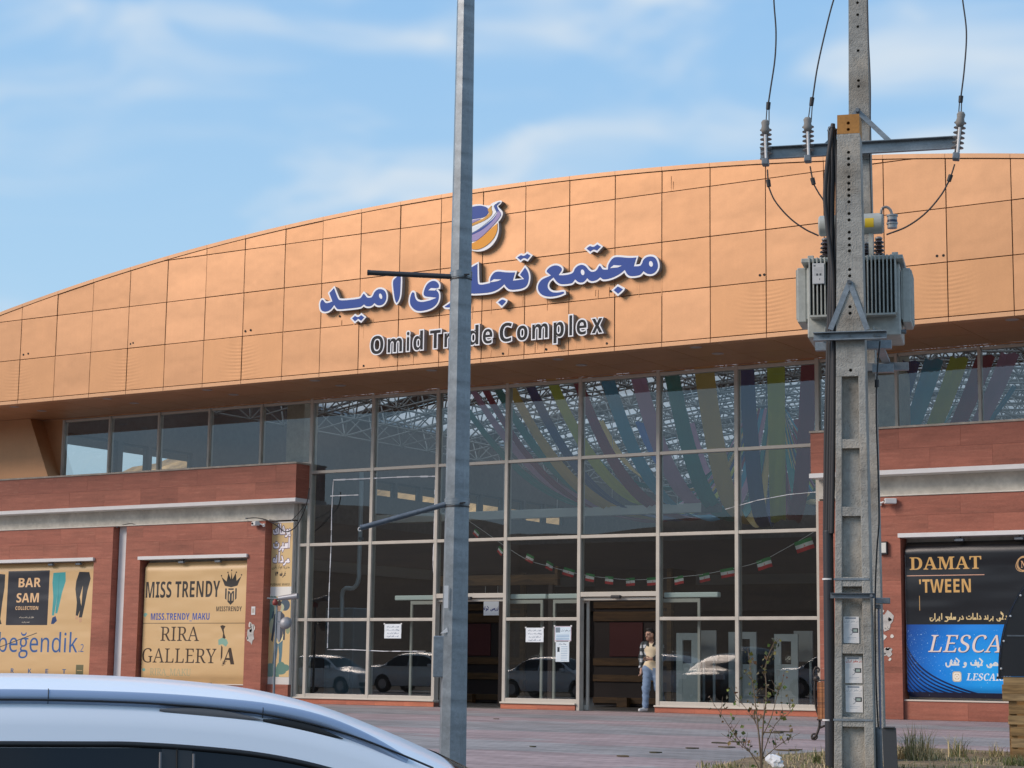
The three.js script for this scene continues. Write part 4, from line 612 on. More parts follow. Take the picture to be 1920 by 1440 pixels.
{ // black and blue banner
  const t = thing('shop_banner', 'black and blue banner with gold DAMAT TWEEN lettering and silver script below', 'banner');
  const X0 = 8.28, X1 = 14.5, Y0 = 0.43, Y1 = 3.47;
  const tx = canvasTex(2048, 1000, (x, w, h) => {
    const zz = 0.34, u = (px, py = 1150) => (atZ(px, py, zz).x - X0) * w / (X1 - X0), v = (py, px = 1780) => (Y1 - atZ(px, py, zz).y) * h / (Y1 - Y0);
    x.fillStyle = '#15171c'; x.fillRect(0, 0, w, h); x.fillStyle = '#2f2b26'; x.fillRect(0, 0, w, 26);
    x.fillStyle = '#cfa463'; fitText(x, 'DAMAT', u(1773), v(1067, 1773), u(1842) - u(1705), 'bold $px serif', 112); x.fillStyle = '#d8a58a'; x.fillRect(u(1700), v(1077.5), u(1847) - u(1700), 5); x.fillStyle = '#cfa463'; fitText(x, "'TWEEN", u(1772), v(1111, 1772), u(1823) - u(1721), 'bold $px sans-serif', 120); x.strokeStyle = '#cfa463'; x.fillRect(u(1723), v(1117, 1723), 4, v(1145) - v(1117));
    x.strokeStyle = x.fillStyle = '#d9c08a'; PEN(x, 'نمایندگی برند دامات در سطح ایران', u(1741), v(1161, 1741), 0.001); const tl = 'نمایندگی برند دامات در سطح ایران'; const W0 = PEN(x, tl, -4000, v(1161), 44, { weight: 0.17, sx: 0.92 }); PEN(x, tl, u(1741) + W0, v(1161, 1800), 44, { weight: 0.17, center: false, sx: 0.92 });
    // monogram in gold rings
    x.strokeStyle = '#c9a070'; x.lineWidth = 4; for (let k = 0; k < 5; k++) { x.beginPath(); x.ellipse(u(1921), v(1057, 1915), 34 + 5 * k, 40, k * 0.6, 0, 7); x.stroke(); } x.fillStyle = '#d9a77c'; fitText(x, 'N', u(1921), v(1064, 1915), 34, 'bold $px serif', 60);
    // blue field with dark waves and points of light
    const yb = v(1171, 1780); x.fillStyle = '#0f6fc0'; x.fillRect(0, yb, w, h); const R = rng(31);
    const gr = x.createRadialGradient(u(1850), v(1260), 20, u(1850), v(1260), 620); gr.addColorStop(0, '#1ba3ee'); gr.addColorStop(0.5, '#0f80dc'); gr.addColorStop(1, '#0a3f8c'); x.fillStyle = gr; x.fillRect(0, yb, w, h - yb);
    x.strokeStyle = '#08204f'; for (let k = 0; k < 11; k++) { x.lineWidth = 11 - k * 0.5; x.beginPath(); x.moveTo(-10, yb + 120 + k * 34); x.bezierCurveTo(60, yb + 300 + k * 26, 200, yb + 380 + k * 20, 620 - k * 44, h + 10); x.stroke(); }
    x.fillStyle = '#07143c'; x.fillRect(0, h - 34, w, 40);
    for (let i = 0; i < 420; i++) { const a = R(), px = a * w * 0.5, py = yb + 30 + R() * (h - yb) * (0.3 + a); x.fillStyle = `rgba(215,235,255,${0.25 + 0.7 * R()})`; x.beginPath(); x.arc(px * R(), py, 0.8 + 2.4 * R() * R(), 0, 7); x.fill(); }
    x.fillStyle = '#1a2c50'; const nm = 'LESCARPE', xl = u(1736); x.font = 'italic 152px serif'; const mw = x.measureText('LESC').width, k = (u(1843) - xl) / mw; for (const [c, dx] of [['#22365e', 4], ['#e8d6cc', 0]]) { x.fillStyle = c; x.save(); x.translate(xl + dx, v(1223, 1790) + dx); x.scale(k, 1); x.fillText(nm, 0, 0); x.restore(); }
    const l2 = 'تخصصی کیف و کفش', W2 = PEN(x, l2, -4000, 0, 50, { weight: 0.2 }); x.strokeStyle = x.fillStyle = '#dcdcd8'; PEN(x, l2, u(1769) + W2, v(1247, 1800), 50, { weight: 0.2, center: false });
    x.strokeStyle = '#dcd3c2'; x.lineWidth = 9; const ix = u(1791), iy = v(1269, 1790); x.fillStyle = '#cdbf9c'; x.beginPath(); x.roundRect(ix - 30, iy - 33, 60, 66, 16); x.fill(); x.strokeStyle = '#f2ece0'; x.beginPath(); x.roundRect(ix - 20, iy - 22, 40, 44, 11); x.stroke(); x.beginPath(); x.arc(ix, iy, 9, 0, 7); x.stroke();
    x.fillStyle = '#e6e9ee'; x.font = 'italic bold 62px serif'; x.save(); x.translate(u(1808), v(1276, 1830)); x.scale(0.92, 1); x.fillText('LESCARPE', 0, 0); x.restore();
  });
  printedPanel(t, X0, X1, Y0, Y1, 0.15, 0.34, 0.12, tx, 0.3);
  spotlamp(9.42, 3.56, 0.28, 'small lamp under the lintel above the gold word DAMAT'); spotlamp(10.6, 3.56, 0.28, 'small lamp under the lintel above the gold ring monogram');
}
// =====================================================================================
// INSIDE THE HALL
// =====================================================================================
{ // fabric ribbons swagged from a ring under the roof to the glazing head
  const hub = atZ(1440, 770, -11), ringY = hub.y;
  const cols = { navy: [0.022, 0.045, 0.17], gold: [0.62, 0.40, 0.10], lime: [0.50, 0.52, 0.06], teal: [0.02, 0.22, 0.19], sky: [0.05, 0.30, 0.44], pink: [0.50, 0.26, 0.37], maroon: [0.26, 0.025, 0.055], blue: [0.06, 0.15, 0.42] };
  const mats = Object.fromEntries(Object.entries(cols).map(([k, c]) => [k, phys(c, 0.85, { side: THREE.DoubleSide, transmission: 0.25, thickness: 0 })]));
  const nm = { navy: 'navy blue', gold: 'golden yellow', lime: 'lime green', teal: 'dark teal', sky: 'sky blue', pink: 'dusty pink', maroon: 'maroon', blue: 'mid blue' };
  function ribbon(a, b, sag, w, c, twist, label) {
    const n = 26, pos = [], idx = [], dir = b.clone().sub(a); dir.y = 0; dir.normalize(); const side = V(-dir.z, 0, dir.x);
    for (let i = 0; i <= n; i++) {
      const t = i / n, p = a.clone().lerp(b, t); p.y -= sag * (1 - Math.pow(Math.abs(2 * t - 1), 2.5)) * (1 + 0.3 * (t - 0.5));
      const ww = w * (1 - 0.72 * smooth(0.55, 1, t)), r = twist * Math.sin(t * 3.1), s = side.clone().multiplyScalar(Math.cos(r)).add(V(0, Math.sin(r), 0));
      for (let k = 0; k <= 4; k++) { const q = (k / 4 - 0.5), v = p.clone().addScaledVector(s, q * ww); v.y += 0.03 * Math.sin(q * 9 + i * 0.4); pos.push(v.x, v.y, v.z); }
      if (i < n) for (let k = 0; k < 4; k++) { const o = i * 5 + k; idx.push(o, o + 1, o + 5, o + 1, o + 6, o + 5); }
    }
    const g = new THREE.BufferGeometry(); g.setAttribute('position', new THREE.Float32BufferAttribute(pos, 3)); g.setIndex(idx); g.computeVertexNormals();
    put(new THREE.Mesh(g, mats[c]), 'fabric_ribbon', label, 'ribbon', 'ribbons swagged under the hall roof');
  }
  // front row: from the head of the glazing back to the ring. [pixel x at the glazing head, colour, sag, width]
  const front = [[838, 'teal', 3.0, 0.42], [868, 'pink', 3.0, 0.40], [892, 'maroon', 3.2, 0.42], [918, 'teal', 3.0, 0.45], [948, 'gold', 3.1, 0.46], [985, 'navy', 3.1, 0.48], [1026, 'lime', 3.0, 0.48], [1072, 'maroon', 3.2, 0.42], [1128, 'sky', 3.2, 0.55], [1188, 'pink', 3.1, 0.56], [1255, 'teal', 3.2, 0.52], [1318, 'gold', 3.3, 0.66], [1398, 'navy', 3.4, 0.5], [1455, 'lime', 3.3, 0.56], [1520, 'maroon', 3.3, 0.52]];
  front.forEach(([px, c, sag, w], i) => { const a = atZ(px, 700, -0.75); a.y = 7.75 + 0.1 * Math.sin(i); const th = Math.PI * (0.15 + 0.7 * i / (front.length - 1)), b = hub.clone().add(V(-Math.cos(th) * 0.55, 0, Math.sin(th) * 0.55)); ribbon(a, b, sag, w * 0.68, c, 0.35 * Math.sin(i * 2.1), `${w >= 0.5 ? 'broad' : 'narrow'} ${nm[c]} ribbon at the glazing head ${i ? 'between ' + nm[front[i - 1][1]] + (front[i + 1] ? ' and ' + nm[front[i + 1][1]] : ' and the last mullion') + ' ones' : 'before all others'}`); });
  // rear and side rows: shorter falls behind the ring
  const rear = ['sky', 'pink', 'gold', 'teal', 'lime', 'navy', 'maroon', 'sky', 'pink', 'blue', 'gold', 'teal'];
  rear.forEach((c, i) => { const th = Math.PI * (1.0 + (i + 0.5) / rear.length), R = 7.5, a = hub.clone().add(V(-Math.cos(th) * R * 0.9, 0.3, Math.sin(th) * 4.2)), b = hub.clone().add(V(-Math.cos(th) * 0.5, 0, Math.sin(th) * 0.5)); ribbon(a, b, 2.1, 0.36, c, 0.4 * Math.sin(i * 1.3), `${nm[c]} cloth ribbon in the rear fan ${i ? 'between ' + nm[rear[i - 1]] + (rear[i + 1] ? ' and ' + nm[rear[i + 1]] + ' ones' : ' one and the end') : 'at its start'}`); });
  [['teal', 1590, 0], ['gold', 1655, 1], ['navy', 1708, 2], ['sky', 1752, 3], ['lime', 1800, 4], ['maroon', 1850, 5], ['pink', 1895, 6]].forEach(([c, px, i]) => { const a = atZ(px, 690, -0.9); a.y = 7.3; const b = hub.clone().add(V(0.5, 0, 0.2)); ribbon(a, b, 2.6 + 0.1 * i, 0.38, c, 0.3, `${nm[c]} cloth ribbon beyond the entrance bays running to the roof ring`); });
  const ring = thing('ceiling_ring', 'dark metal ring under the roof gathering all the cloth ribbons', 'ring', [hub.x, ringY + 0.04, hub.z]);
  part(ring, 'hoop', new THREE.TorusGeometry(0.56, 0.035, 8, 28).rotateX(Math.PI / 2), M.steel); for (const k of [0, 1, 2]) part(ring, 'hanger', cyl(V(0.56 * Math.cos(k * 2.1), 0, 0.56 * Math.sin(k * 2.1)), V(0.1 * Math.cos(k * 2.1), 1.2, 0.1 * Math.sin(k * 2.1)), 0.012, 0.012, 5), M.steel);
}
{ // string of little green-white-red flags behind the glass
  const bunting = thing('flag_bunting', 'string of small green white and red flags hanging across the hall behind the glass', 'bunting');
  const z = -0.9, path = [[872, 972], [910, 998], [950, 1026], [990, 1050], [1030, 1062], [1067, 1072], [1107, 1080], [1142, 1084], [1180, 1087], [1223, 1086], [1270, 1082], [1318, 1077], [1364, 1068], [1402, 1060], [1432, 1050], [1470, 1030], [1505, 1010], [1535, 992]].map(([x, y]) => atZ(x, y, z));
  part(bunting, 'string', tube(path, 0.006, 80, 4), std([0.6, 0.6, 0.6], 0.8));
  const flagTex = canvasTex(96, 64, (x, w, h) => { x.fillStyle = '#2f8f4e'; x.fillRect(0, 0, w, h / 3); x.fillStyle = '#f2f2ee'; x.fillRect(0, h / 3, w, h / 3); x.fillStyle = '#d02b32'; x.fillRect(0, 2 * h / 3, w, h / 3); x.strokeStyle = '#d02b32'; x.lineWidth = 2.4; x.beginPath(); x.arc(w / 2, h / 2, 6, 0.6, 2.5); x.stroke(); x.beginPath(); x.moveTo(w / 2, h / 2 - 7); x.lineTo(w / 2, h / 2 + 6); x.stroke(); });
  const fm = phys([0.72, 0.72, 0.74], 0.8, { map: flagTex, side: THREE.DoubleSide, transmission: 0.2, thickness: 0 }), R = rng(8);
  for (const [x, y, s, rot] of [[893, 1000, 0.8, -0.55], [938, 1033, 0.85, -0.5], [993, 1047, 0.95, -0.35], [1030, 1061, 1, -0.32], [1066, 1073, 1, -0.28], [1106, 1083, 1, -0.15], [1142, 1088, 1, -0.1], [1182, 1091, 1, 0.02], [1224, 1090, 1, 0.06], [1273, 1088, 1, 0.12], [1321, 1083, 1.05, 0.14], [1364, 1074, 1.1, 0.16], [1433, 1057, 1.25, 0.25], [1508, 1022, 1.4, 0.3]]) {
    const p = atZ(x, y, z + 0.02), g = new THREE.PlaneGeometry(0.28 * s, 0.175 * s, 6, 3), q = g.attributes.position; for (let i = 0; i < q.count; i++) q.setZ(i, 0.025 * Math.sin(q.getX(i) * 16 + R() * 0.3)); g.computeVertexNormals(); g.rotateZ(rot).rotateY((R() - 0.5) * 0.7).translate(p.x, p.y, p.z); part(bunting, 'flag', g, fm);
  }
}
{ // long suspended duct rail with hanger rods
  const a = atZ(880, 968, -4.6), b = atZ(1318, 952, -4.6), y = (a.y + b.y) / 2;
  const d = thing('hanging_rail', 'long pale grey rail hung on rods across the hall', 'rail', [0, y, -4.6]);
  part(d, 'rail', rbox(a.x - 3, b.x, -0.11, 0.11, -0.09, 0.09, 0.01), std([0.78, 0.79, 0.74], 0.5)); part(d, 'end_box', rbox(b.x + 0.01, b.x + 0.45, -0.12, 0.12, -0.12, 0.12, 0.01), std([0.10, 0.10, 0.10], 0.5));
  for (const px of [945, 1045, 1148, 1270]) { const p = atZ(px, 900, -4.6); part(d, 'hanger_rod', cyl(V(p.x, 0.1, 0), V(p.x, 2.6, 0), 0.008, 0.008, 5), M.white); }
}
{ // stacks and pipes seen behind the west panes
  const h = thing('pipe_run', 'pale vertical heating pipe with elbow behind the glass', 'pipe'); const p = (x, y) => atZ(x, y, -1.6);
  part(h, 'pipe', tube([p(678, 880), p(676, 980), p(673, 1060), p(672, 1088), p(664, 1102), p(646, 1104), p(642, 1112), p(641, 1140), p(640, 1215)], 0.055, 60, 9), std([0.42, 0.48, 0.52], 0.45, { metalness: 0.3 }));
  for (const y of [900, 1010, 1160]) part(h, 'pipe_clamp', cyl(p(y < 1100 ? 677 : 641, y).add(V(0, -0.03, 0)), p(y < 1100 ? 677 : 641, y).add(V(0, 0.03, 0)), 0.068, 0.068, 10), M.steel);
  const v = thing('wall_boiler', 'pale blue-grey boiler cabinet standing on the hall floor', 'boiler', [p(590, 1150).x, 0, -2.1]);
  part(v, 'cabinet', rbox(-0.05, 0.85, 0.02, 2.35, -0.6, 0, 0.03), std([0.16, 0.22, 0.26], 0.4)); part(v, 'door_panel', rbox(0.05, 0.75, 0.2, 1.2, 0.001, 0.02, 0.01), std([0.19, 0.25, 0.29], 0.4));
  // white wooden frames and doors of shops standing back from the panes
  const doorM = std([0.46, 0.50, 0.52], 0.45);
  const whiteDoor = (px0, px1, pyTop, z, label) => { const a = atZ(px0, 1250, z), b = atZ(px1, 1250, z), top = atZ((px0 + px1) / 2, pyTop, z).y, w = b.x - a.x; const t = thing('shop_door', label, 'door', [a.x, 0.013, z]); part(t, 'stile', box(0, 0.16, 0, top, -0.05, 0), doorM); part(t, 'stile', box(w - 0.16, w, 0, top, -0.05, 0), doorM); part(t, 'rail', box(0.16, w - 0.16, top - 0.16, top, -0.05, 0), doorM); part(t, 'lower_panel', box(0.16, w - 0.16, 0, 1.05, -0.05, -0.005), doorM); part(t, 'pane', new THREE.PlaneGeometry(w - 0.32, top - 1.21).translate(w / 2, (top - 0.16 + 1.05) / 2, -0.025), M.clear); };
  whiteDoor(1268, 1308, 1188, -3.2, 'white half-glazed shop door in the hall behind the sedan reflection'); whiteDoor(1366, 1418, 1186, -4.2, 'white half-glazed shop door in the hall with narrow pane'); whiteDoor(1452, 1496, 1190, -3.2, 'white half-glazed shop door in the hall next to pale board');
  const board = (px0, px1, py0, py1, z, label, c = [0.34, 0.35, 0.36]) => { const a = atZ(px0, py0, z), b = atZ(px1, py1, z); const t = thing('display_board', label, 'board', [a.x, 0.013, z]); const w = b.x - a.x; part(t, 'sheet', rbox(0, w, b.y, a.y, -0.04, 0, 0.006), std(c, 0.6)); part(t, 'post', box(0.04, 0.09, 0, b.y, -0.04, -0.005), doorM); part(t, 'post', box(w - 0.09, w - 0.04, 0, b.y, -0.04, -0.005), doorM); };
  board(1314, 1343, 1183, 1240, -3.6, 'grey notice board on posts between two white shop doors'); board(1488, 1524, 1184, 1242, -3.7, 'grey notice board on posts near the last pane');
}
{ // timber slatted counter and shop fitting seen through the two open doors
  const wood = std([0.20, 0.10, 0.034], 0.6, { map: rep(T.wood, 0.6) }), dk = std([0.035, 0.018, 0.014], 0.6), red = std([0.10, 0.02, 0.018], 0.7);
  const f = (px0, px1, z, label) => {
    const x0 = atZ(px0, 1250, z).x, x1 = atZ(px1, 1250, z).x, w = x1 - x0, t = thing('timber_kiosk', label, 'kiosk', [x0, 0.013, z]);
    part(t, 'carcass', box(0, w, 0.02, 3.3, -1.2, -0.05), dk);
    for (const [y0, y1] of [[2.62, 2.78], [2.36, 2.52], [2.05, 2.28], [0.98, 1.16], [0.60, 0.76], [0.08, 0.22]]) part(t, 'slat', rbox(0, w, y0, y1, -0.045, 0.01, 0.006), wood);
    part(t, 'curtain', rbox(w * 0.2, w * 0.62, 1.2, 2.02, -0.048, -0.02, 0.01), red); part(t, 'post', rbox(w - 0.12, w, 0.02, 3.3, 0.012, 0.10, 0.006), wood);
    part(t, 'foot_block', rbox(w * 0.35, w * 0.48, 0.0, 0.22, 0.02, 0.2, 0.01), wood);
  };
  f(1112, 1262, -4.3, 'dark kiosk with broad timber slats seen through the open entrance');
  f(812, 985, -5.2, 'dark kiosk with broad timber slats behind the hanging blue-lettered board');
  const b = thing('hanging_board', 'pale board with blue Persian words hung in the open doorway', 'sign', [atZ(921, 1140, -0.6).x, atZ(921, 1140, -0.6).y, -0.6]);
  const tx = canvasTex(256, 220, (x, w, h) => { x.fillStyle = '#c3cad4'; x.fillRect(0, 0, w, h); x.strokeStyle = x.fillStyle = '#1c2a70'; PEN(x, 'بازرسی کوک', w / 2, h * 0.62, 66, { weight: 0.16, sx: 0.9 }); });
  part(b, 'panel', rbox(-0.21, 0.21, -0.17, 0.17, -0.012, 0, 0.004), M.white); part(b, 'print', new THREE.PlaneGeometry(0.41, 0.33).translate(0, 0, 0.003), std([1, 1, 1], 0.6, { map: tx }));
  for (const s of [-0.17, 0.17]) part(b, 'cord', cyl(V(s, 0.17, -0.006), V(s, 0.5, -0.006), 0.004, 0.004, 4), M.white);
  // pale horizontal beams on the wall above the doors
  const bm = thing('timber_beam', 'pale timber beam across the hall above the doors', 'beam', [0, 2.95, -1.6]); part(bm, 'beam', rbox(atZ(820, 1095, -1.6).x, atZ(1045, 1095, -1.6).x, -0.12, 0.12, -0.1, 0, 0.01), wood); part(bm, 'bracket', rbox(atZ(1040, 1095, -1.6).x, atZ(1046, 1095, -1.6).x, -0.14, 0.3, -0.12, 0.01, 0.01), wood); for (const px of [832, 940, 1032]) { const x = atZ(px, 1095, -1.6).x; part(bm, 'post', rbox(x - 0.06, x + 0.06, -2.93, -0.12, -0.1, -0.005, 0.006), dk); }
}
// ---------- papers taped to the panes ----------
{
  const paper = (px0, py0, px1, py1, draw, label, z = 0.009) => { const a = atZ(px0, py0, z), b = atZ(px1, py1, z), w = b.x - a.x, h = a.y - b.y, tx = canvasTex(200, Math.round(200 * h / w), draw), t = thing('notice_sheet', label, 'notice', [(a.x + b.x) / 2, (a.y + b.y) / 2, z], 0, 'notices taped to the glass'); const g = new THREE.PlaneGeometry(w, h, 4, 4), q = g.attributes.position; for (let i = 0; i < q.count; i++) q.setZ(i, 0.004 * Math.sin(i * 1.7)); g.computeVertexNormals(); part(t, 'sheet', g, std([1, 1, 1], 0.75, { map: tx, side: THREE.DoubleSide })); for (const [sx, sy] of [[-1, 1], [1, 1]]) part(t, 'tape', box(sx * w / 2 - 0.02, sx * w / 2 + 0.02, sy * h / 2 - 0.012, sy * h / 2 + 0.02, 0.0045, 0.0055), M.white); };
  const lines = (s, c = '#5a6c84') => (x, w, h) => { x.fillStyle = '#dfe6ea'; x.fillRect(0, 0, w, h); x.strokeStyle = x.fillStyle = c; for (let i = 0; i < s; i++) PEN(x, ['شلوار و کفش مردانه', 'پوشاک زنانه و مردانه', 'در سطح ایران برند', 'کیف و کفش اسپرت'][i % 4], w / 2, h * (0.22 + 0.22 * i), 15, { weight: 0.16, sx: 1.2 }); };
  paper(721, 1170, 752, 1197, lines(4), 'white notice with four lines taped on the glass, alone on its pane'); paper(986, 1177, 1019, 1204, lines(4), 'white notice with four lines taped beside two other sheets');
  paper(1040, 1174, 1071, 1202, (x, w, h) => { x.fillStyle = '#cfe0ea'; x.fillRect(0, 0, w, h); x.fillStyle = '#7a8a96'; x.fillRect(12, 14, 54, 52); x.fillStyle = '#4f86b4'; for (let i = 0; i < 5; i++) x.fillRect(20, 90 + i * 16, w - 44, 5); x.strokeStyle = '#b9909a'; x.lineWidth = 5; x.strokeRect(4, 4, w - 8, h - 8); x.strokeStyle = x.fillStyle = '#43566c'; PEN(x, 'در سطح ایران', w * 0.65, 50, 20); }, 'pale blue poster with small photo taped above a taller sheet');
  paper(1042, 1203, 1067, 1241, (x, w, h) => { x.fillStyle = '#d4e0e6'; x.fillRect(0, 0, w, h); x.fillStyle = '#26323c'; x.fillRect(24, 70, 34, 60); x.fillStyle = '#7fa2bc'; for (let i = 0; i < 9; i++) x.fillRect(80, 60 + i * 22, w - 105, 5); x.strokeStyle = x.fillStyle = '#43566c'; PEN(x, 'پوشاک مردانه', w / 2, 36, 20); }, 'tall pale blue sheet taped below another poster');
  // white sealant lines and peeling tape on the panes
  const tapeM = std([0.66, 0.68, 0.70], 0.7), strip = (pts, label, r = 0.012) => { const t = thing('tape_strip', label, 'tape', [0, 0, 0], 0, 'strips of tape on the panes'); const R = rng(pts[0][0]), w = pts.map(([x, y]) => atZ(x, y, 0.008)); for (let i = 0; i < w.length - 1; i++) { const n = Math.ceil(w[i].distanceTo(w[i + 1]) / 0.12); const g = []; for (let k = 0; k < n; k++) { const a = w[i].clone().lerp(w[i + 1], k / n), b = w[i].clone().lerp(w[i + 1], (k + 1) / n); g.push(bar(a, b, r * (0.5 + R() * 1.2), r * (0.5 + R() * 1.2))); } part(t, 'strip', g, tapeM); } };
  strip([[625, 900], [700, 897], [760, 894], [817, 893]], 'ragged white tape running level across two upper panes', 0.022); strip([[625, 902], [622, 960], [621, 1020], [617, 1110], [614, 1215]], 'white tape hanging straight down the panes by the pipe'); strip([[614, 1218], [660, 1218], [720, 1221], [798, 1221]], 'white tape running level above the plinth panes'); strip([[816, 900], [814, 1000], [812, 1060], [816, 1104]], 'white tape beside the mullion next to the doorway', 0.016); strip([[620, 930], [672, 928]], 'short ragged white tape under the long level strip', 0.016); strip([[1360, 955], [1420, 938], [1480, 927], [1535, 922]], 'thin white cable line slanting across two upper panes', 0.010);
}
// =====================================================================================
// POLES, TRANSFORMER, STREET LAMP
// =====================================================================================
M.conc = std([0.53, 0.53, 0.51], 0.9, { map: rep(T.concrete, 0.55), bumpMap: rep(T.grit, 1.6), bumpScale: 0.006 });
M.concB = std([0.50, 0.50, 0.48], 0.9, { map: rep(T.concrete, 0.4, 0.7), bumpMap: rep(T.grit, 1.6), bumpScale: 0.006 });
M.trafo = std([0.50, 0.53, 0.49], 0.42, { map: T.mottle });
M.porcelain = phys([0.20, 0.195, 0.19], 0.3, { clearcoat: 0.4 });
M.brownGlaze = phys([0.035, 0.02, 0.018], 0.2, { clearcoat: 0.6 });
// straight-sided tapering prism: left/right edges given at two heights
const taper = (y0, l0, r0, y1, l1, r1, z0, z1) => boxUV(extrude([[l0, y0], [r0, y0], [r1, y1], [l1, y1]], z1 - z0, z0, [], 0.006));
const uO = away(1603, 18, -0.12), uT = 0.30, uF = frameAt(uO, uT);
{
  const pole = thing('utility_pole', 'grey concrete utility pole with ladder recesses, bolt holes and an orange painted top', 'pole', uO.toArray(), uT);
  const edge = (y) => { const k = (y - 240) / (1430 - 240); return [lerp(1569.5, 1564, clamp(k, -0.1, 1.2)), lerp(1611.5, 1640, clamp(k, -0.1, 1.2))]; };
  const ly = (py) => uF(1600, py, 0.15).y, lx = (px, py) => uF(px, py, 0.15).x, E = (py) => { const [a, b] = edge(py); return [lx(a, py), lx(b, py)]; };
  const pT = 214, pO = 250, pR = 705, pB = 1436, yB = -0.5;
  const [lT, rT] = E(pT), [lB, rB] = E(1430), yT = ly(pT), y14 = ly(1430), at = (y) => { const t = (y - y14) / (yT - y14); return [lerp(lB, lT, t), lerp(rB, rT, t)]; };
  const seg = (y0, y1, in0, in1, z0, z1, mat, name) => { const [a0, b0] = at(y0), [a1, b1] = at(y1), w0 = b0 - a0, w1 = b1 - a1; return part(pole, name, taper(y0, a0 + w0 * in0, b0 - w0 * in1, y1, a1 + w1 * in0, b1 - w1 * in1, z0, z1), mat); };
  const yR = ly(pR), yO = ly(pO);
  seg(yB, yO, 0, 0, -0.14, 0.085, M.conc, 'shaft');
  const orange = std([0.50, 0.24, 0.06], 0.8, { map: rep(T.mottle, 1.5) });
  seg(yO, yT, 0, 0, -0.14, 0.085, orange, 'painted_top');
  // front plates with real bolt holes
  const holes = [230, 242, 252, 285, 297, 308, 331, 343, 355, 366, 378, 400, 412, 435, 447, 459, 470, 505, 517, 575, 587, 694].map((y) => ly(y));
  const plate = (y0, y1, mat, name) => { const [a0, b0] = at(y0), [a1, b1] = at(y1); const hs = holes.filter((h) => h > y0 + 0.02 && h < y1 - 0.02).map((h) => { const [a, b] = at(h), c = (a + b) / 2; return ellipse(c, h, 0.016, 0.016, 0, 10).reverse(); }); part(pole, name, extrude([[a0, y0], [b0, y0], [b1, y1], [a1, y1]], 0.064, 0.086, hs), mat); };
  plate(yR, yO - 0.001, M.concB, 'drilled_plate'); plate(yO + 0.001, yT, orange, 'painted_plate');
  // ladder recesses: two flanges and cross ribs
  seg(yB, yR - 0.001, 0, 0.80, 0.086, 0.15, M.concB, 'flange'); seg(yB, yR - 0.001, 0.76, 0, 0.086, 0.15, M.concB, 'flange');
  for (const p of [830, 957, 1089, 1215, 1352]) { const y = ly(p); const [a, b] = at(y), w = b - a; part(pole, 'cross_rib', extrude([[a + w * 0.2, y - 0.05], [b - w * 0.24, y - 0.05], [b - w * 0.24, y + 0.035], [a + w * 0.2, y + 0.035]], 0.058, 0.0865), M.concB); }
  // steel: clamp bands and straps
  const bandAt = (p, h, x0 = 0, x1 = 0) => { const y = ly(p), [a, b] = at(y); return [y, a - 0.02 + x0, b + 0.02 + x1]; };
  for (const [p, h] of [[1117, 0.05]]) { const [y, a, b] = bandAt(p, h, -0.02, 0.02); part(pole, 'clamp_channel', [box(a, b, y - h / 2, y + h / 2, 0.152, 0.158), box(a, b, y + h / 2 - 0.006, y + h / 2, 0.158, 0.19), box(a, b, y - h / 2, y - h / 2 + 0.006, 0.158, 0.19)], M.steel); part(pole, 'clamp_bolt', cyl(V(b - 0.03, y, 0.158), V(b - 0.03, y, 0.21), 0.016, 0.016, 6), M.steel); part(pole, 'side_bracket', rbox(b, b + 0.13, y - 0.07, y - 0.015, 0.05, 0.11, 0.006), M.steel); }
  for (const p of [1086, 1350]) { const [y, a, b] = bandAt(p, 0.02); part(pole, 'strap', box(a + 0.01, b - 0.03, y - 0.009, y + 0.009, 0.1515, 0.155), M.zinc); }
  // posters pasted in the recesses
  const poster = (px0, py0, px1, py1, red, label, z = 0.1) => { const a = uF(px0, py0, z), b = uF(px1, py1, z), w = b.x - a.x, h = a.y - b.y; const tx = canvasTex(160, 256, (x, W, H) => { x.fillStyle = '#dcdcda'; x.fillRect(0, 0, W, H); x.fillStyle = '#7d8894'; x.fillRect(20, 8, 110, 14); x.strokeStyle = x.fillStyle = red ? '#c05048' : '#a8b0b4'; PEN(x, 'در سطح ایران', W / 2, 52, 26, { weight: 0.14 }); x.fillStyle = '#aab0b4'; for (let i = 0; i < 4; i++) x.fillRect(14, 76 + i * 11, W - 30, 2); x.fillStyle = '#3a4046'; x.fillRect(90, 112, 62, 44); x.fillStyle = '#9fb0a8'; x.fillRect(100, 122, 40, 24); x.strokeStyle = '#8a9096'; x.lineWidth = 6; x.beginPath(); x.arc(66, 150, 26, -1.2, 1.4); x.stroke(); x.fillStyle = '#9aa4ac'; x.fillRect(40, 200, 90, 4); x.fillRect(40, 214, 70, 4); });
    const o = V((a.x + b.x) / 2, (a.y + b.y) / 2, z - 0.006).applyAxisAngle(V(0, 1, 0), uT).add(uO); const t = thing('pasted_poster', label, 'poster', o.toArray(), uT); const g = new THREE.PlaneGeometry(w, h, 3, 4), q = g.attributes.position; for (let i = 0; i < q.count; i++) q.setZ(i, 0.003 * Math.sin(i * 2.3)); g.computeVertexNormals(); part(t, 'sheet', g, std([1, 1, 1], 0.85, { map: tx, side: THREE.DoubleSide })); };
  poster(1581, 1156, 1611, 1206, false, 'white leaflet with torn lower corner pasted on the concrete pole, uppermost of three'); poster(1584, 1231, 1617, 1281, true, 'white leaflet with red heading pasted on the concrete pole'); poster(1585, 1285, 1618, 1336, false, 'white leaflet pasted lowest on the concrete pole');

  // taller pole behind
  const rO = uO.clone().add(V(0, 0, -1.75).applyAxisAngle(V(0, 1, 0), uT)), rear = thing('utility_pole', 'taller concrete pole with a row of bolt holes, standing behind the transformer', 'pole', rO.toArray(), uT), rF = frameAt(rO, uT);
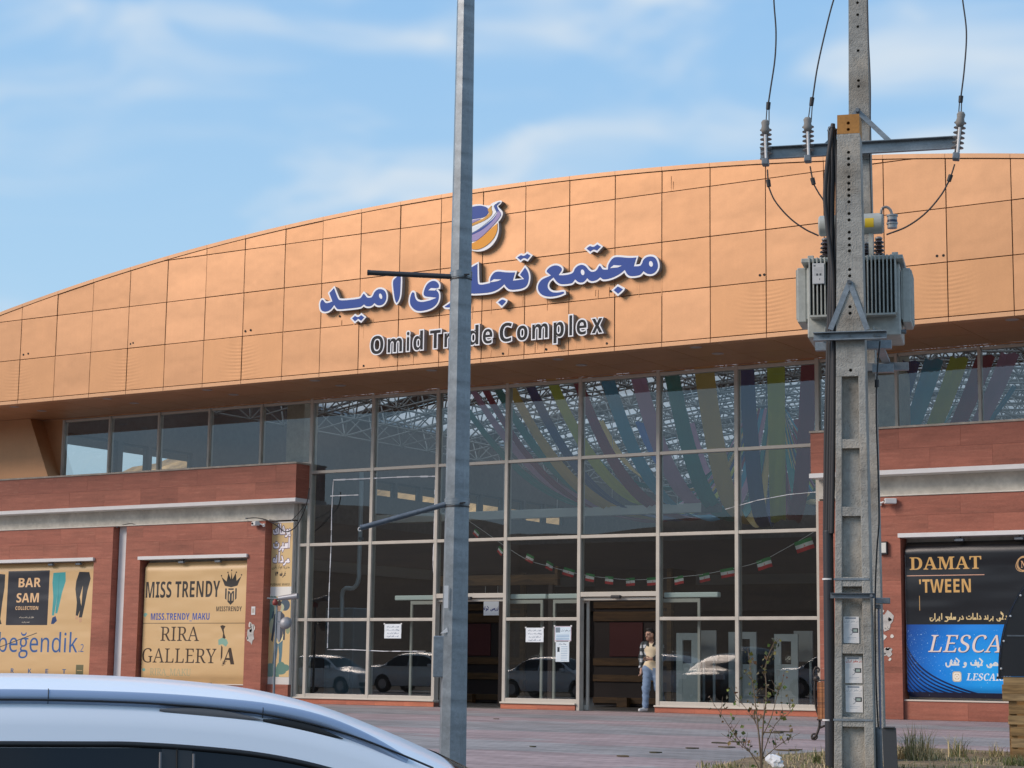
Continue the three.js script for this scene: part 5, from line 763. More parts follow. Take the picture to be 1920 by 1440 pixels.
  const a = rF(1591, 100, 0.1).x, b = rF(1627, 100, 0.1).x, c = rF(1592, 640, 0.1).x, d = rF(1640, 640, 0.1).x, y1 = rF(1600, 100, 0.1).y, y0 = rF(1600, 640, 0.1).y, ex = (y) => [lerp(c, a, (y - y0) / (y1 - y0)), lerp(d, b, (y - y0) / (y1 - y0))];
  const top = 9.6, [a1, b1] = ex(top), [a0, b0] = ex(-0.5);
  part(rear, 'shaft', taper(-0.5, a0, b0, top, a1, b1, -0.16, 0.04), M.conc);
  const hs = [-40, -20, 5, 27.5, 50, 95, 151, 162, 206].map((p) => rF(1607, p, 0.1).y).filter((y) => y < top - 0.1).map((y) => { const [l, r] = ex(y); return ellipse((l + r) / 2, y, 0.016, 0.016, 0, 10).reverse(); }), ym = rF(1600, 300, 0.1).y, [am, bm] = ex(ym);
  part(rear, 'drilled_plate', extrude([[am, ym], [bm, ym], [b1, top], [a1, top]], 0.058, 0.0415, hs), M.concB); part(rear, 'lower_plate', taper(-0.5, a0, b0, ym - 0.002, am, bm, 0.0415, 0.099), M.concB);

  // cross-arm with braces, carried on the taller pole
  const Z = 0.16, X = (px, py) => rF(px, py, Z), l = X(1426, 284), r = X(1796, 274), yc = (l.y + r.y) / 2, arm = thing('cross_arm', 'galvanised steel cross-arm braced to the taller pole', 'cross-arm', rO.toArray(), uT);
  part(arm, 'channel', [box(l.x, r.x, yc - 0.055, yc + 0.055, Z, Z + 0.008), box(l.x, r.x, yc + 0.055, yc + 0.063, Z, Z + 0.07), box(l.x, r.x, yc - 0.063, yc - 0.055, Z, Z + 0.05)], M.zinc);
  for (const s of [1, -1]) { const t = X(1608, 208), e = X(s > 0 ? 1672 : 1545, 262); part(arm, 'brace', bar(V(t.x, t.y, Z - 0.01), V(e.x, yc + 0.04, Z - 0.01), 0.012, 0.05), M.zinc); } part(arm, 'bolt', cyl(V(X(1608, 208).x, X(1608, 208).y, Z - 0.02), V(X(1608, 208).x, X(1608, 208).y, Z + 0.05), 0.022, 0.022, 8), M.steel);
  // fuse cut-outs on the arm and the leads above and below them
  const cut = (px, pyT, pyB, lean, label) => {
    const t = X(px, pyT), bt = X(px, pyB), h = t.y - bt.y, o = V(bt.x, bt.y, Z + 0.13).applyAxisAngle(V(0, 1, 0), uT).add(rO); const c = thing('fuse_cutout', label, 'insulator', o.toArray(), uT, 'fuse cut-outs on the cross-arm'); c.rotation.z = lean;
    const prof = [[0, 0.10], [0.028, 0.10]]; for (let k = 0; k < 6; k++) { const y = 0.13 + k * (h * 0.62) / 6; prof.push([0.026, y], [0.062, y + 0.012], [0.062, y + 0.018], [0.026, y + 0.034]); } prof.push([0.022, 0.13 + h * 0.62], [0, 0.13 + h * 0.62]);
    part(c, 'insulator', lathe(prof, 14).translate(0, 0, -0.02), M.porcelain); part(c, 'fuse_tube', cyl(V(0.012, 0.02, 0.06), V(0.005, h * 0.66, 0.065), 0.014, 0.014, 8), M.white);
    part(c, 'head_cover', lathe([[0, h * 0.70], [0.035, h * 0.71], [0.05, h * 0.78], [0.038, h * 0.87], [0.045, h * 0.95], [0.03, h], [0, h]], 10).translate(0, 0, 0.02), std([0.22, 0.215, 0.2], 0.8)); part(c, 'lower_clamp', rbox(-0.035, 0.035, 0.0, 0.07, -0.02, 0.09, 0.01), M.steel); part(c, 'mount', rbox(-0.025, 0.025, h * 0.30, h * 0.36, -0.13, -0.02, 0.006), M.steel);
  };
  cut(1439, 233, 318, 0.0, 'grey fuse cut-out with sheds at the free end of the cross-arm, over the lettering side'); cut(1518, 228, 312, 0.0, 'grey fuse cut-out with sheds close to the cable bundle'); cut(1793, 218, 308, -0.13, 'leaning grey fuse cut-out at the far end of the cross-arm beyond the taller pole');
  const wireM = std([0.03, 0.03, 0.032], 0.6), wire = (pts, label, rr = 0.009, nm = 'overhead_wire') => { const w = pts.map(([x, y, z]) => rF(x, y, z ?? (Z + 0.13))); const t = thing(nm, label, 'wire', rO.toArray(), uT, 'leads of the transformer'); part(t, 'conductor', tube(w, rr, 40, 6), wireM); return t; };
  const sleeve = (t, p0, p1) => part(t, 'sleeve', cyl(rF(...p0, Z + 0.13), rF(...p1, Z + 0.13), 0.024, 0.022, 8), M.rubber);
  let w = wire([[1451, -60], [1451, 0], [1455, 60], [1453, 110], [1445, 165], [1441, 192]], 'bare lead rising from the first cut-out out over the lettering'); sleeve(w, [1441, 192], [1440, 205]); part(w, 'tail', [tube([rF(1438, 205, Z + .13), rF(1436, 233, Z + .13)], 0.006, 4, 5), tube([rF(1442, 205, Z + .13), rF(1442, 233, Z + .13)], 0.006, 4, 5)], wireM);
  w = wire([[1585, -60], [1563, 0], [1545, 70], [1532, 130], [1524, 183]], 'slanting lead rising from the middle cut-out'); sleeve(w, [1523, 183], [1521, 198]); part(w, 'tail', [tube([rF(1519, 198, Z + .13), rF(1515, 229, Z + .13)], 0.006, 4, 5), tube([rF(1523, 198, Z + .13), rF(1521, 229, Z + .13)], 0.006, 4, 5)], wireM);
  w = wire([[1798, -60], [1805, 0], [1812, 60], [1808, 130], [1802, 180]], 'curved lead rising from the leaning cut-out'); sleeve(w, [1802, 180], [1801, 192]); part(w, 'tail', [tube([rF(1799, 192, Z + .13), rF(1797, 220, Z + .13)], 0.006, 4, 5), tube([rF(1803, 192, Z + .13), rF(1802, 220, Z + .13)], 0.006, 4, 5)], wireM);
  w = wire([[1441, 350], [1452, 375], [1480, 408], [1510, 430], [1535, 442]], 'drooping lead from the first cut-out to the transformer'); sleeve(w, [1440, 337], [1442, 350]); part(w, 'tail', tube([rF(1439, 318, Z + .13), rF(1440, 337, Z + .13)], 0.008, 4, 5), wireM);
  w = wire([[1526, 346], [1535, 362], [1546, 380], [1552, 420], [1550, 455]], 'drooping lead from the middle cut-out to the transformer'); sleeve(w, [1523, 334], [1526, 346]); part(w, 'tail', tube([rF(1519, 312, Z + .13), rF(1523, 334, Z + .13)], 0.008, 4, 5), wireM);
  w = wire([[1779, 340], [1765, 365], [1735, 400], [1700, 425], [1662, 440]], 'drooping lead from the leaning cut-out to the transformer'); sleeve(w, [1783, 328], [1779, 340]); part(w, 'tail', tube([rF(1790, 308, Z + .13), rF(1784, 328, Z + .13)], 0.008, 4, 5), wireM);
  wire([[1627, -60, 0.12], [1627, 40, 0.12], [1632, 160, 0.12], [1631, 300, 0.12], [1634, 420, 0.12], [1630, 640, 0.12]], 'earth wire running down beside the taller pole', 0.007);

  // ---------- transformer between the poles ----------
  const tz = -0.42, Q = (px, py, z = tz) => uF(px, py, z), tr = thing('transformer', 'grey-green pole transformer with cooling fins, oil drum and dark bushings', 'transformer', uO.toArray(), uT);
  const tl = Q(1513, 500), tb = Q(1689, 628), ft = Q(1520, 488), fb = Q(1681, 590);
  part(tr, 'tank', rbox(tl.x, tb.x, tb.y, Q(1600, 497).y, tz - 0.62, tz, 0.015), M.trafo);
  const ld = [Q(1504, 497), Q(1694, 484)]; part(tr, 'lid', rbox(ld[0].x, ld[1].x, ld[0].y, ld[0].y + 0.045, tz - 0.70, tz + 0.10, 0.01), M.trafo);
  for (const px of [1520, 1678]) part(tr, 'lifting_lug', rbox(Q(px, 480).x - 0.03, Q(px, 480).x + 0.03, ld[0].y + 0.046, ld[0].y + 0.09, tz - 0.02, tz + 0.01, 0.006), M.trafo);
  const nf = 22; for (let k = 0; k <= nf; k++) { const x = lerp(ft.x, fb.x, k / nf); part(tr, 'cooling_fin', rbox(x - 0.007, x + 0.007, fb.y, ft.y, tz + 0.002, tz + 0.13, 0.004), M.trafo); }
  part(tr, 'fin_rail', [box(ft.x, fb.x, fb.y - 0.02, fb.y - 0.001, tz + 0.002, tz + 0.135)], M.trafo); part(tr, 'fin_back', box(ft.x, fb.x, fb.y, ft.y, tz + 0.001, tz + 0.003), std([0.10, 0.11, 0.10], 0.7));
  for (const [x0, x1] of [[1493, 1511], [1690, 1708]]) { const p = Q(x0, 500), q = Q(x1, 602); part(tr, 'side_radiator', [rbox(p.x, q.x, q.y, p.y, tz - 0.48, tz - 0.06, 0.012)], M.trafo); for (let k = 0; k < 7; k++) part(tr, 'cooling_fin', rbox(p.x - 0.012, q.x + 0.012, q.y + 0.03, p.y - 0.02, tz - 0.46 + k * 0.064, tz - 0.45 + k * 0.064, 0.003), M.trafo); }
  const c0 = Q(1535, 425, tz - 0.2), c1 = Q(1657, 418, tz - 0.2); part(tr, 'oil_drum', new THREE.CapsuleGeometry(0.001, 0.001, 1, 4).scale(0.01, 0.01, 0.01).translate(c0.x, c0.y, tz - 0.2), M.trafo); const drum = lathe([[0, 0], [0.09, 0.004], [0.103, 0.02], [0.103, c1.x - c0.x - 0.02], [0.09, c1.x - c0.x - 0.004], [0, c1.x - c0.x]], 24).rotateZ(-Math.PI / 2).translate(c0.x, (c0.y + c1.y) / 2, tz - 0.2); tr.children[tr.children.length - 1].geometry = drum; part(tr, 'yellow_label', new THREE.CylinderGeometry(0.1045, 0.1045, 0.085, 12, 1, true, -0.35, 0.9).rotateZ(-Math.PI / 2).translate(Q(1630, 420, tz - 0.1).x, (c0.y + c1.y) / 2, tz - 0.2), std([0.62, 0.44, 0.02], 0.6));
  for (const px of [1560, 1630]) part(tr, 'drum_bracket', box(Q(px, 450).x - 0.02, Q(px, 450).x + 0.02, ld[0].y + 0.045, c0.y - 0.06, tz - 0.22, tz - 0.17), M.trafo);
  const bush = (px, py0, py1, z, r = 0.06) => { const p = Q(px, py0, z), q = Q(px, py1, z), h = q.y - p.y, pr = [[0, 0], [0.035, 0]]; for (let k = 0; k < 4; k++) { const y = h * (0.04 + 0.2 * k); pr.push([0.03, y], [r - k * 0.004, y + h * 0.05], [r - k * 0.004, y + h * 0.09], [0.03, y + h * 0.17]); } pr.push([0.025, h * 0.86], [0, h * 0.86]); const b = part(tr, 'bushing', lathe(pr, 14).translate(p.x, p.y, z), M.brownGlaze); part(b, 'bushing_cap', lathe([[0, h * 0.84], [0.032, h * 0.84], [0.04, h * 0.93], [0.02, h], [0, h]], 10).translate(p.x, p.y, z), M.porcelain); };
  bush(1548, 485, 446, tz - 0.05); bush(1648, 482, 444, tz - 0.05); bush(1600, 484, 448, tz - 0.12); bush(1625, 484, 455, tz - 0.45, 0.05);
  const br = Q(1673, 405, tz - 0.15), k1 = Q(1673, 428, tz - 0.15); part(tr, 'breather', [cyl(br, k1, 0.048, 0.048, 14), cyl(V(br.x, br.y - 0.005, br.z), V(br.x, br.y + 0.01, br.z), 0.056, 0.056, 14), cyl(k1.clone().add(V(0, 0.04, 0)), k1.clone().add(V(0, 0.055, 0)), 0.056, 0.056, 14)], std([0.30, 0.32, 0.33], 0.3)); part(tr, 'silica_gel', cyl(br.clone().lerp(k1, 0.35), br.clone().lerp(k1, 0.6), 0.0495, 0.0495, 14), std([0.02, 0.03, 0.07], 0.4)); part(tr, 'breather_pipe', tube([Q(1652, 400, tz - 0.15), Q(1654, 391, tz - 0.15), Q(1662, 388, tz - 0.15), Q(1669, 393, tz - 0.15), br], 0.014, 20, 7), M.porcelain);
  const n0 = Q(1523, 494, tz + 0.14), n1 = Q(1546, 532, tz + 0.14); part(tr, 'name_plate', rbox(n0.x, n1.x, n1.y, n0.y, tz + 0.136, tz + 0.142, 0.002), std([0.55, 0.56, 0.57], 0.4, { metalness: 0.3 })); const npT = canvasTex(96, 140, (x, W, H) => { x.fillStyle = '#c6cacb'; x.fillRect(0, 0, W, H); x.fillStyle = '#6f7678'; x.fillRect(8, 8, 18, 12); for (let i = 0; i < 7; i++) x.fillRect(10, 30 + i * 9, W - 20, 2); x.fillStyle = '#454b50'; x.fillRect(30, 70, 16, 14); x.fillRect(58, 70, 16, 14); x.fillRect(56, 104, 6, 14); }); part(tr, 'plate_print', new THREE.PlaneGeometry((n1.x - n0.x) * 0.94, (n0.y - n1.y) * 0.95).translate((n0.x + n1.x) / 2, (n0.y + n1.y) / 2, tz + 0.1445), std([1, 1, 1], 0.5, { map: npT }));
  part(tr, 'drain_valve', cyl(Q(1685, 622, tz - 0.1), Q(1699, 622, tz - 0.1), 0.018, 0.024, 8), M.steel);
  // steel platform that carries it
  const pf = thing('steel_platform', 'galvanised channel platform bolted across the poles under the transformer', 'platform', uO.toArray(), uT);
  const B0 = uF(1525, 639, 0.2), B1 = uF(1662, 619, 0.2); part(pf, 'channel', [box(B0.x, B1.x, B0.y, B1.y, 0.155, 0.163), box(B0.x, B1.x, B1.y - 0.008, B1.y, 0.163, 0.22), box(B0.x, B1.x, B0.y, B0.y + 0.008, 0.163, 0.22)], M.zinc); part(pf, 'channel', box(B0.x - 0.02, B1.x + 0.02, B0.y - 0.03, B1.y - 0.03, -0.24, -0.16), M.zinc); part(pf, 'channel', box(B0.x, B1.x + 0.1, B0.y - 0.02, B1.y - 0.02, -1.64, -1.57), M.zinc);
  for (const px of [1548, 1640]) { const x = uF(px, 620, 0).x; part(pf, 'bearer', box(x - 0.04, x + 0.04, B1.y - 0.03, B1.y + 0.0, -1.56, -0.145), M.zinc); part(pf, 'foot', [box(x - 0.035, x + 0.035, B1.y, B1.y + 0.16, -0.43, -0.41), box(x - 0.035, x - 0.027, B1.y, B1.y + 0.13, -0.41, -0.25)], M.trafo); }
  for (const px of [1543, 1553, 1593, 1640, 1648]) part(pf, 'bolt', cyl(uF(px, 629, 0.164), uF(px, 629, 0.185), 0.013, 0.013, 6), M.steel);
  const ap = uF(1593, 529, 0.158); for (const px of [1557, 1626]) { const e = uF(px, 618, 0.158); part(pf, 'stay_strap', bar(ap, e, 0.008, 0.05), M.zinc); } part(pf, 'bolt', cyl(uF(1592, 528, 0.15), uF(1592, 528, 0.19), 0.02, 0.02, 6), M.steel);
  const sb = uF(1632, 676, 0.0), sb1 = uF(1672, 690, 0.0); part(pf, 'lower_channel', box(sb.x, sb1.x, sb1.y, sb.y, -0.3, -0.22), M.zinc);

  // ---------- cable bundle and conduit on the near pole ----------
  const cz = 0.02, bun = [[[1556, 246], [1556, 300], [1553, 380], [1556, 480], [1553, 640], [1549, 800], [1547, 1000]], [[1560, 246], [1562, 300], [1561, 400], [1560, 500], [1557, 640], [1554, 800], [1551, 1000]], [[1564, 252], [1569, 300], [1570, 400], [1566, 520], [1562, 640], [1559, 800], [1556, 1000]], [[1561, 240], [1552, 300], [1547, 370], [1551, 420], [1562, 520], [1563, 640], [1563, 800], [1560, 1000]]];
  bun.forEach((l, i) => { const t = thing('power_cable', ['thick black power cable strapped to the concrete pole, outermost of the bundle', 'thick black power cable strapped to the concrete pole, second of the bundle', 'thick black power cable strapped against the concrete pole itself', 'black power cable bulging away from the bundle above the oil drum'][i], 'cable', uO.toArray(), uT, 'cables running down the concrete pole'); part(t, 'sheath', tube(l.map(([x, y]) => uF(x, y, cz + 0.03 * i)), 0.021, 70, 8), M.rubber); part(t, 'cable_lug', cyl(uF(l[0][0], l[0][1], cz + 0.03 * i), uF(l[0][0] + 1, l[0][1] - 8, cz + 0.03 * i), 0.026, 0.02, 8), M.rubber); });
  const cd = thing('cable_conduit', 'black plastic conduit strapped upright beside the concrete pole', 'pipe', uO.toArray(), uT), c2 = uF(1552.5, 995, 0.05), c3 = uF(1553.5, 1436, 0.05); part(cd, 'pipe', lathe([[0.040, c2.y], [0.0485, c2.y - 0.01], [0.050, 0], [0.05, -0.4]], 20).translate(c2.x, 0, 0.05), std([0.022, 0.024, 0.030], 0.45)); for (const p of [1086, 1350]) part(cd, 'tie', cyl(uF(1552.5, p, 0.05).add(V(0, -0.008, 0)), uF(1552.5, p, 0.05).add(V(0, 0.008, 0)), 0.0525, 0.0525, 18, true), M.white);
  const pc = uF(1560, 243, 0.06), hook = thing('cable_clamp', 'black cable clamp ring at the head of the bundle', 'clamp', pc.clone().applyAxisAngle(V(0, 1, 0), uT).add(uO).toArray(), uT); part(hook, 'ring', new THREE.TorusGeometry(0.03, 0.008, 6, 16), M.steel); part(hook, 'stem', cyl(V(0.02, 0, 0), V(0.1, 0.0, -0.02), 0.01), M.steel);
  // low-voltage lead on the other edge of the pole
  const e1 = thing('black_lead', 'thin black lead hanging free beside the concrete pole with a splice', 'cable', uO.toArray(), uT); part(e1, 'lead', tube([[1650, 640], [1646, 680], [1644, 715], [1643, 780], [1647, 900], [1648, 985], [1645, 1020], [1641, 1120], [1643, 1290], [1649, 1400]].map(([x, y]) => uF(x, y, -0.02)), 0.008, 60, 6), M.rubber); part(e1, 'splice', cyl(uF(1644, 712, -0.02), uF(1644, 726, -0.02), 0.02, 0.02, 8), M.rubber);
  const tk = thing('cable_trunking', 'blue-grey steel cable cover fixed to the side of the concrete pole', 'trunking', uO.toArray(), uT), k0 = uF(1641, 1135, 0.0), kk = uF(1652, 1366, 0.0); part(tk, 'cover', rbox(k0.x + 0.02, kk.x, kk.y, k0.y, -0.08, 0.0, 0.008), std([0.13, 0.15, 0.22], 0.5)); part(tk, 'saddle', rbox(k0.x, kk.x + 0.01, k0.y - 0.03, k0.y + 0.01, -0.09, 0.012, 0.006), M.steel); part(tk, 'lower_pipe', cyl(V(kk.x - 0.03, kk.y + 0.01, -0.04), V(kk.x - 0.02, -0.3, -0.04), 0.035, 0.035, 10), M.steel);
  const st = thing('steel_stub_post', 'short dark steel post leaning at the foot of the concrete pole', 'post', uO.toArray(), uT), s0 = uF(1667, 1365, 0.2), s1 = uF(1671, 1440, 0.2); part(st, 'post', bar(V(s0.x, s0.y, 0.2), V(s1.x + 0.01, -0.25, 0.2), 0.085, 0.12), std([0.045, 0.05, 0.055], 0.5)); part(st, 'foot_plate', rbox(s1.x - 0.16, s1.x + 0.02, -0.03, 0.06, 0.26, 0.34, 0.01), M.conc); part(st, 'cap', rbox(s0.x - 0.05, s0.x + 0.05, s0.y, s0.y + 0.012, 0.135, 0.265, 0.004), std([0.06, 0.065, 0.07], 0.5));
}
{ // octagonal street lamp pole with two flag arms
  const O = away(851.5, 15, 0), turn = 0.52, F = frameAt(O, turn), lamp = thing('street_lamp', 'galvanised octagonal street lamp pole with two bare flag arms and a junction box', 'street lamp', O.toArray(), turn);
  const prof = (y) => lerp(0.1085, 0.0745, clamp((y - 0) / 6.2, -0.2, 1.6));
  part(lamp, 'pole', boxUV(new THREE.CylinderGeometry(prof(9), prof(-0.05), 9.05, 8, 1).rotateY(Math.PI / 8 + 0.25).translate(0, 4.475, 0), 1), std([0.36, 0.395, 0.42], 0.5, { metalness: 0.3, map: rep(T.zinc, 1.6), flatShading: true, roughnessMap: T.rough }));
  part(lamp, 'base_plate', rbox(-0.2, 0.2, 0.0, 0.025, -0.2, 0.2, 0.005), M.zinc);
  part(lamp, 'lamp_arm', tube([V(0, 9, 0), V(0.3, 9.5, 0), V(0.9, 9.8, 0), V(1.7, 9.9, 0)], 0.04, 20, 8), M.zinc); part(lamp, 'lamp_head', rbox(1.5, 2.2, 9.84, 9.98, -0.16, 0.16, 0.05), M.steel);
  const armAt = (x0, y0, x1, y1, mat) => { const a = F(x0, y0, 0.02), b = F(x1, y1, 0.02), r = prof(a.y); part(lamp, 'flag_arm', cyl(a, b, 0.0215, 0.0215, 12), mat); part(lamp, 'arm_cap', cyl(b, b.clone().lerp(a, 0.02), 0.0235, 0.0235, 12), mat); const y = a.y; part(lamp, 'strap', new THREE.CylinderGeometry(r + 0.004, r + 0.005, 0.012, 8, 1, true).rotateY(Math.PI / 8 + 0.25).translate(0, y - 0.02, 0), M.black); part(lamp, 'strap', new THREE.CylinderGeometry(r + 0.006, r + 0.006, 0.05, 8, 1, true).rotateY(Math.PI / 8 + 0.25).translate(0, y + 0.02, 0), M.zinc); part(lamp, 'strap_screw', [cyl(V(0.05, y, r * 0.9), V(0.05, y, r + 0.03), 0.008), cyl(V(0.03, y, r + 0.02), V(0.075, y + 0.004, r + 0.02), 0.006)], M.black); };
  armAt(852, 519, 689, 511, std([0.05, 0.052, 0.058], 0.5, { metalness: 0.4 })); armAt(838, 945, 676, 990, std([0.20, 0.225, 0.26], 0.5, { metalness: 0.3, map: rep(T.zinc, 3) })); { const h = F(675, 990, 0.02); part(lamp, 'arm_hook', new THREE.TorusGeometry(0.014, 0.004, 6, 12).translate(h.x, h.y - 0.01, h.z), M.white); }
  const b0 = F(813, 1192, 0.05), b1 = F(834, 1270, 0.05); part(lamp, 'junction_box', rbox(b0.x, b1.x, b1.y, b0.y, -0.06, 0.06, 0.008), M.zinc); part(lamp, 'box_flange', [rbox(b1.x, b1.x + 0.025, b1.y + 0.05, b1.y + 0.075, -0.03, 0.03, 0.004), rbox(b1.x, b1.x + 0.025, b0.y - 0.075, b0.y - 0.05, -0.03, 0.03, 0.004)], M.steel);
  const p0 = F(833, 1098, 0.105), p1 = F(840, 1140, 0.105); part(lamp, 'pasted_strip', box(p0.x, p1.x, p1.y, p0.y, 0.10, 0.103), M.white);
  const t0 = F(826, 1188, 0.05); part(lamp, 'paper_scrap', extrude([[t0.x, t0.y], [t0.x + 0.06, t0.y + 0.01], [t0.x + 0.055, t0.y + 0.05]], 0.004, 0.08), M.white);
}
// =====================================================================================
// CARS: the white SUV by the lamp post, and the parked row that the panes mirror
// =====================================================================================
M.tyre = std([0.016, 0.016, 0.017], 0.85);
M.rim = std([0.42, 0.43, 0.45], 0.35, { metalness: 0.7 });
M.carGlass = phys([0.008, 0.009, 0.012], 0.08, { ior: 1.4 });
M.carBlack = std([0.015, 0.015, 0.016], 0.5);
// p: length L, width W, silhouette [[x, y] ...] from tail (x = 0) to nose (x = L), belt height, glass spans
function carShape(p) {
  const sil = new THREE.CatmullRomCurve3(p.sil.map(([x, y]) => V(x, y, 0)), false, 'centripetal').getPoints(160);
  const top = (x) => { for (let i = 1; i < sil.length; i++) if (sil[i].x >= x) { const a = sil[i - 1], b = sil[i]; return lerp(a.y, b.y, (x - a.x) / Math.max(1e-6, b.x - a.x)); } return sil[sil.length - 1].y; };
  const plan = (x) => { const t = x / p.L; return (p.W / 2) * (1 - 0.16 * Math.pow(Math.abs(t - 0.5) * 2, 5)) * (t < 0.02 || t > 0.98 ? 0.97 : 1); };
  const wheelR = p.wr, arch = (x) => { let y = p.sill; for (const c of p.wheels) { const d = Math.abs(x - c); if (d < wheelR * 1.16) y = Math.max(y, Math.sqrt((wheelR * 1.16) ** 2 - d * d) + wheelR); } return y; };
  // half width of the body at height h, given the local roof height
  const hw = (x, h) => { const t = top(x), belt = Math.min(p.belt, t - 0.05), w = plan(x); if (h <= belt) { const k = clamp((h - p.sill) / (belt - p.sill)); return w * (0.955 + 0.045 * Math.sin(Math.PI * Math.min(1, k * 1.15))); } const edge = t - p.crown; const wb = w * 0.985, we = Math.max(wb * 0.55, wb - (Math.min(edge, 9) - belt) * p.tumble); if (h <= edge) return lerp(wb, we, (h - belt) / Math.max(0.01, edge - belt)); const k = clamp((h - edge) / p.crown); return we * Math.sqrt(Math.max(0, 1 - k * k * k)); };
  return { top, hw, arch };
}
function loft(f, xs, vs) { const pos = [], idx = [], n = vs.length; for (const x of xs) for (const v of vs) { const q = f(x, v); pos.push(q.x, q.y, q.z); } for (let i = 0; i < xs.length - 1; i++) for (let k = 0; k < n - 1; k++) { const o = i * n + k; idx.push(o, o + n, o + 1, o + 1, o + n, o + n + 1); } const g = new THREE.BufferGeometry(); g.setAttribute('position', new THREE.Float32BufferAttribute(pos, 3)); g.setIndex(idx); g.computeVertexNormals(); return g; }
const range = (a, b, n) => Array.from({ length: n + 1 }, (_, i) => lerp(a, b, i / n));
function makeCar(name, label, p, paint, pos, turn, group) {
  const car = thing(name, label, 'car', pos, turn, group), S = carShape(p), xs = [...range(0, 0.12, 4), ...range(0.16, p.L - 0.16, p.fine ? 110 : 56), ...range(p.L - 0.12, p.L, 4)];
  // one shell over the car: from sill on one side over the roof to the other sill
  const N = p.fine ? 30 : 16, sec = (x, v) => { // v -1..1
    const a = Math.abs(v), s = Math.sign(v) || 1, t = S.top(x), lo = Math.min(S.arch(x), t - 0.1), edge = t - p.crown; let y, z;
    if (a > 0.32) { y = lerp(edge, lo, (a - 0.32) / 0.68); z = S.hw(x, y) * s; } else { const k = a / 0.32, we = S.hw(x, edge); z = we * k * s; const q = Math.pow(k, 3.2); y = edge + p.crown * (1 - q); }
    return V(x, y, z);
  };
  const body = part(car, 'body', (() => { const g = loft(sec, xs, range(-1, 1, N * 2)); return merge([g, loft((x, v) => { const r = Math.max(0.001, v); const e = x < p.L / 2 ? 0 : p.L; const q = sec(e, r * 2 - 1); return V(e, q.y, q.z); }, [0, 0.001], range(0, 1, 20))]); })(), paint);
  part(car, 'underbody', box(0.15, p.L - 0.15, p.sill - 0.02, p.sill + 0.2, -p.W * 0.42, p.W * 0.42), M.carBlack);
  // end caps
  for (const e of [0.002, p.L - 0.002]) { const sh = range(-1, 1, 40).map((v) => { const q = sec(e, v); return [q.z, q.y]; }); const g = new THREE.ShapeGeometry(shapeOf(sh)).rotateY(Math.PI / 2).translate(e, 0, 0); part(body, 'end_panel', g, paint); }
  // side glazing, one panel for each opening
  for (const s of [-1, 1]) for (const [x0, x1, y0, y1] of p.side) {
    const g = loft((x, v) => { const t = S.top(x), hi = Math.min(y1, t - p.crown - (p.fine ? 0.15 : 0.012)), y = lerp(Math.min(y0, hi - 0.01), hi, v); return V(x, y, s * (S.hw(x, y) + 0.006)); }, range(x0, x1, 16), range(0, 1, 6)); if (s < 0) { const ix = g.index.array; for (let i = 0; i < ix.length; i += 3) { const q = ix[i + 1]; ix[i + 1] = ix[i + 2]; ix[i + 2] = q; } g.computeVertexNormals(); }
    part(car, 'side_window', g, M.carGlass);
  }
  // windscreen and rear window follow the silhouette
  for (const [x0, x1] of p.screens) part(car, 'windscreen', loft((x, v) => { const q = sec(x, v * 0.285); return V(q.x, q.y + 0.006, q.z); }, range(x0, x1, 14), range(-1, 1, 14)), M.carGlass);
  for (const c of p.wheels) for (const s of [-1, 1]) { const z = s * (p.W / 2 - 0.11), w = part(car, 'wheel', lathe([[0.6 * p.wr, -0.1], [0.97 * p.wr, -0.1], [p.wr, -0.06], [p.wr, 0.06], [0.97 * p.wr, 0.1], [0.6 * p.wr, 0.1]], 26).rotateX(Math.PI / 2).translate(c, p.wr, z), M.tyre); part(w, 'rim', [cyl(V(c, p.wr, z - s * 0.02), V(c, p.wr, z + s * 0.085), 0.62 * p.wr, 0.6 * p.wr, 18), cyl(V(c, p.wr, z + s * 0.085), V(c, p.wr, z + s * 0.1), 0.16 * p.wr, 0.14 * p.wr, 10)], M.rim); }
  for (const s of [-1, 1]) { const ze = s * p.W * 0.36; part(car, 'headlight', rbox(p.L - 0.12, p.L + 0.006, p.lampY - 0.08, p.lampY + 0.08, ze - 0.2, ze + 0.2, 0.03), phys([0.65, 0.67, 0.7], 0.08, { clearcoat: 1 })); part(car, 'tail_light', rbox(-0.006, 0.12, p.lampY + 0.02, p.lampY + 0.24, ze - 0.16, ze + 0.16, 0.03), phys([0.30, 0.01, 0.012], 0.1, { clearcoat: 1 })); const m = [p.mirror, p.belt + 0.05, s * (p.W / 2 + 0.09)]; part(car, 'wing_mirror', [rbox(m[0] - 0.06, m[0] + 0.06, m[1] - 0.07, m[1] + 0.07, m[2] - 0.09, m[2] + 0.09, 0.04)], paint); }
  part(car, 'bumper', [rbox(-0.03, 0.1, p.sill + 0.06, p.sill + 0.2, -p.W * 0.44, p.W * 0.44, 0.04), rbox(p.L - 0.1, p.L + 0.03, p.sill + 0.06, p.sill + 0.2, -p.W * 0.44, p.W * 0.44, 0.04)], M.carBlack);
  return { car, S, sec };
}
const SEDAN = { L: 4.4, W: 1.72, sill: 0.24, belt: 0.90, crown: 0.09, tumble: 0.42, wr: 0.30, wheels: [0.85, 3.5], lampY: 0.66, mirror: 2.95, sil: [[0, 0.42], [0.02, 0.72], [0.08, 0.93], [0.55, 0.98], [0.8, 1.02], [1.35, 1.36], [1.8, 1.42], [2.4, 1.41], [2.75, 1.32], [3.35, 0.97], [3.9, 0.87], [4.28, 0.74], [4.38, 0.6], [4.4, 0.40]], side: [[1.02, 1.92, 0.93, 1.3], [1.98, 2.98, 0.93, 1.3]], screens: [[0.84, 1.36], [2.7, 3.26]] };
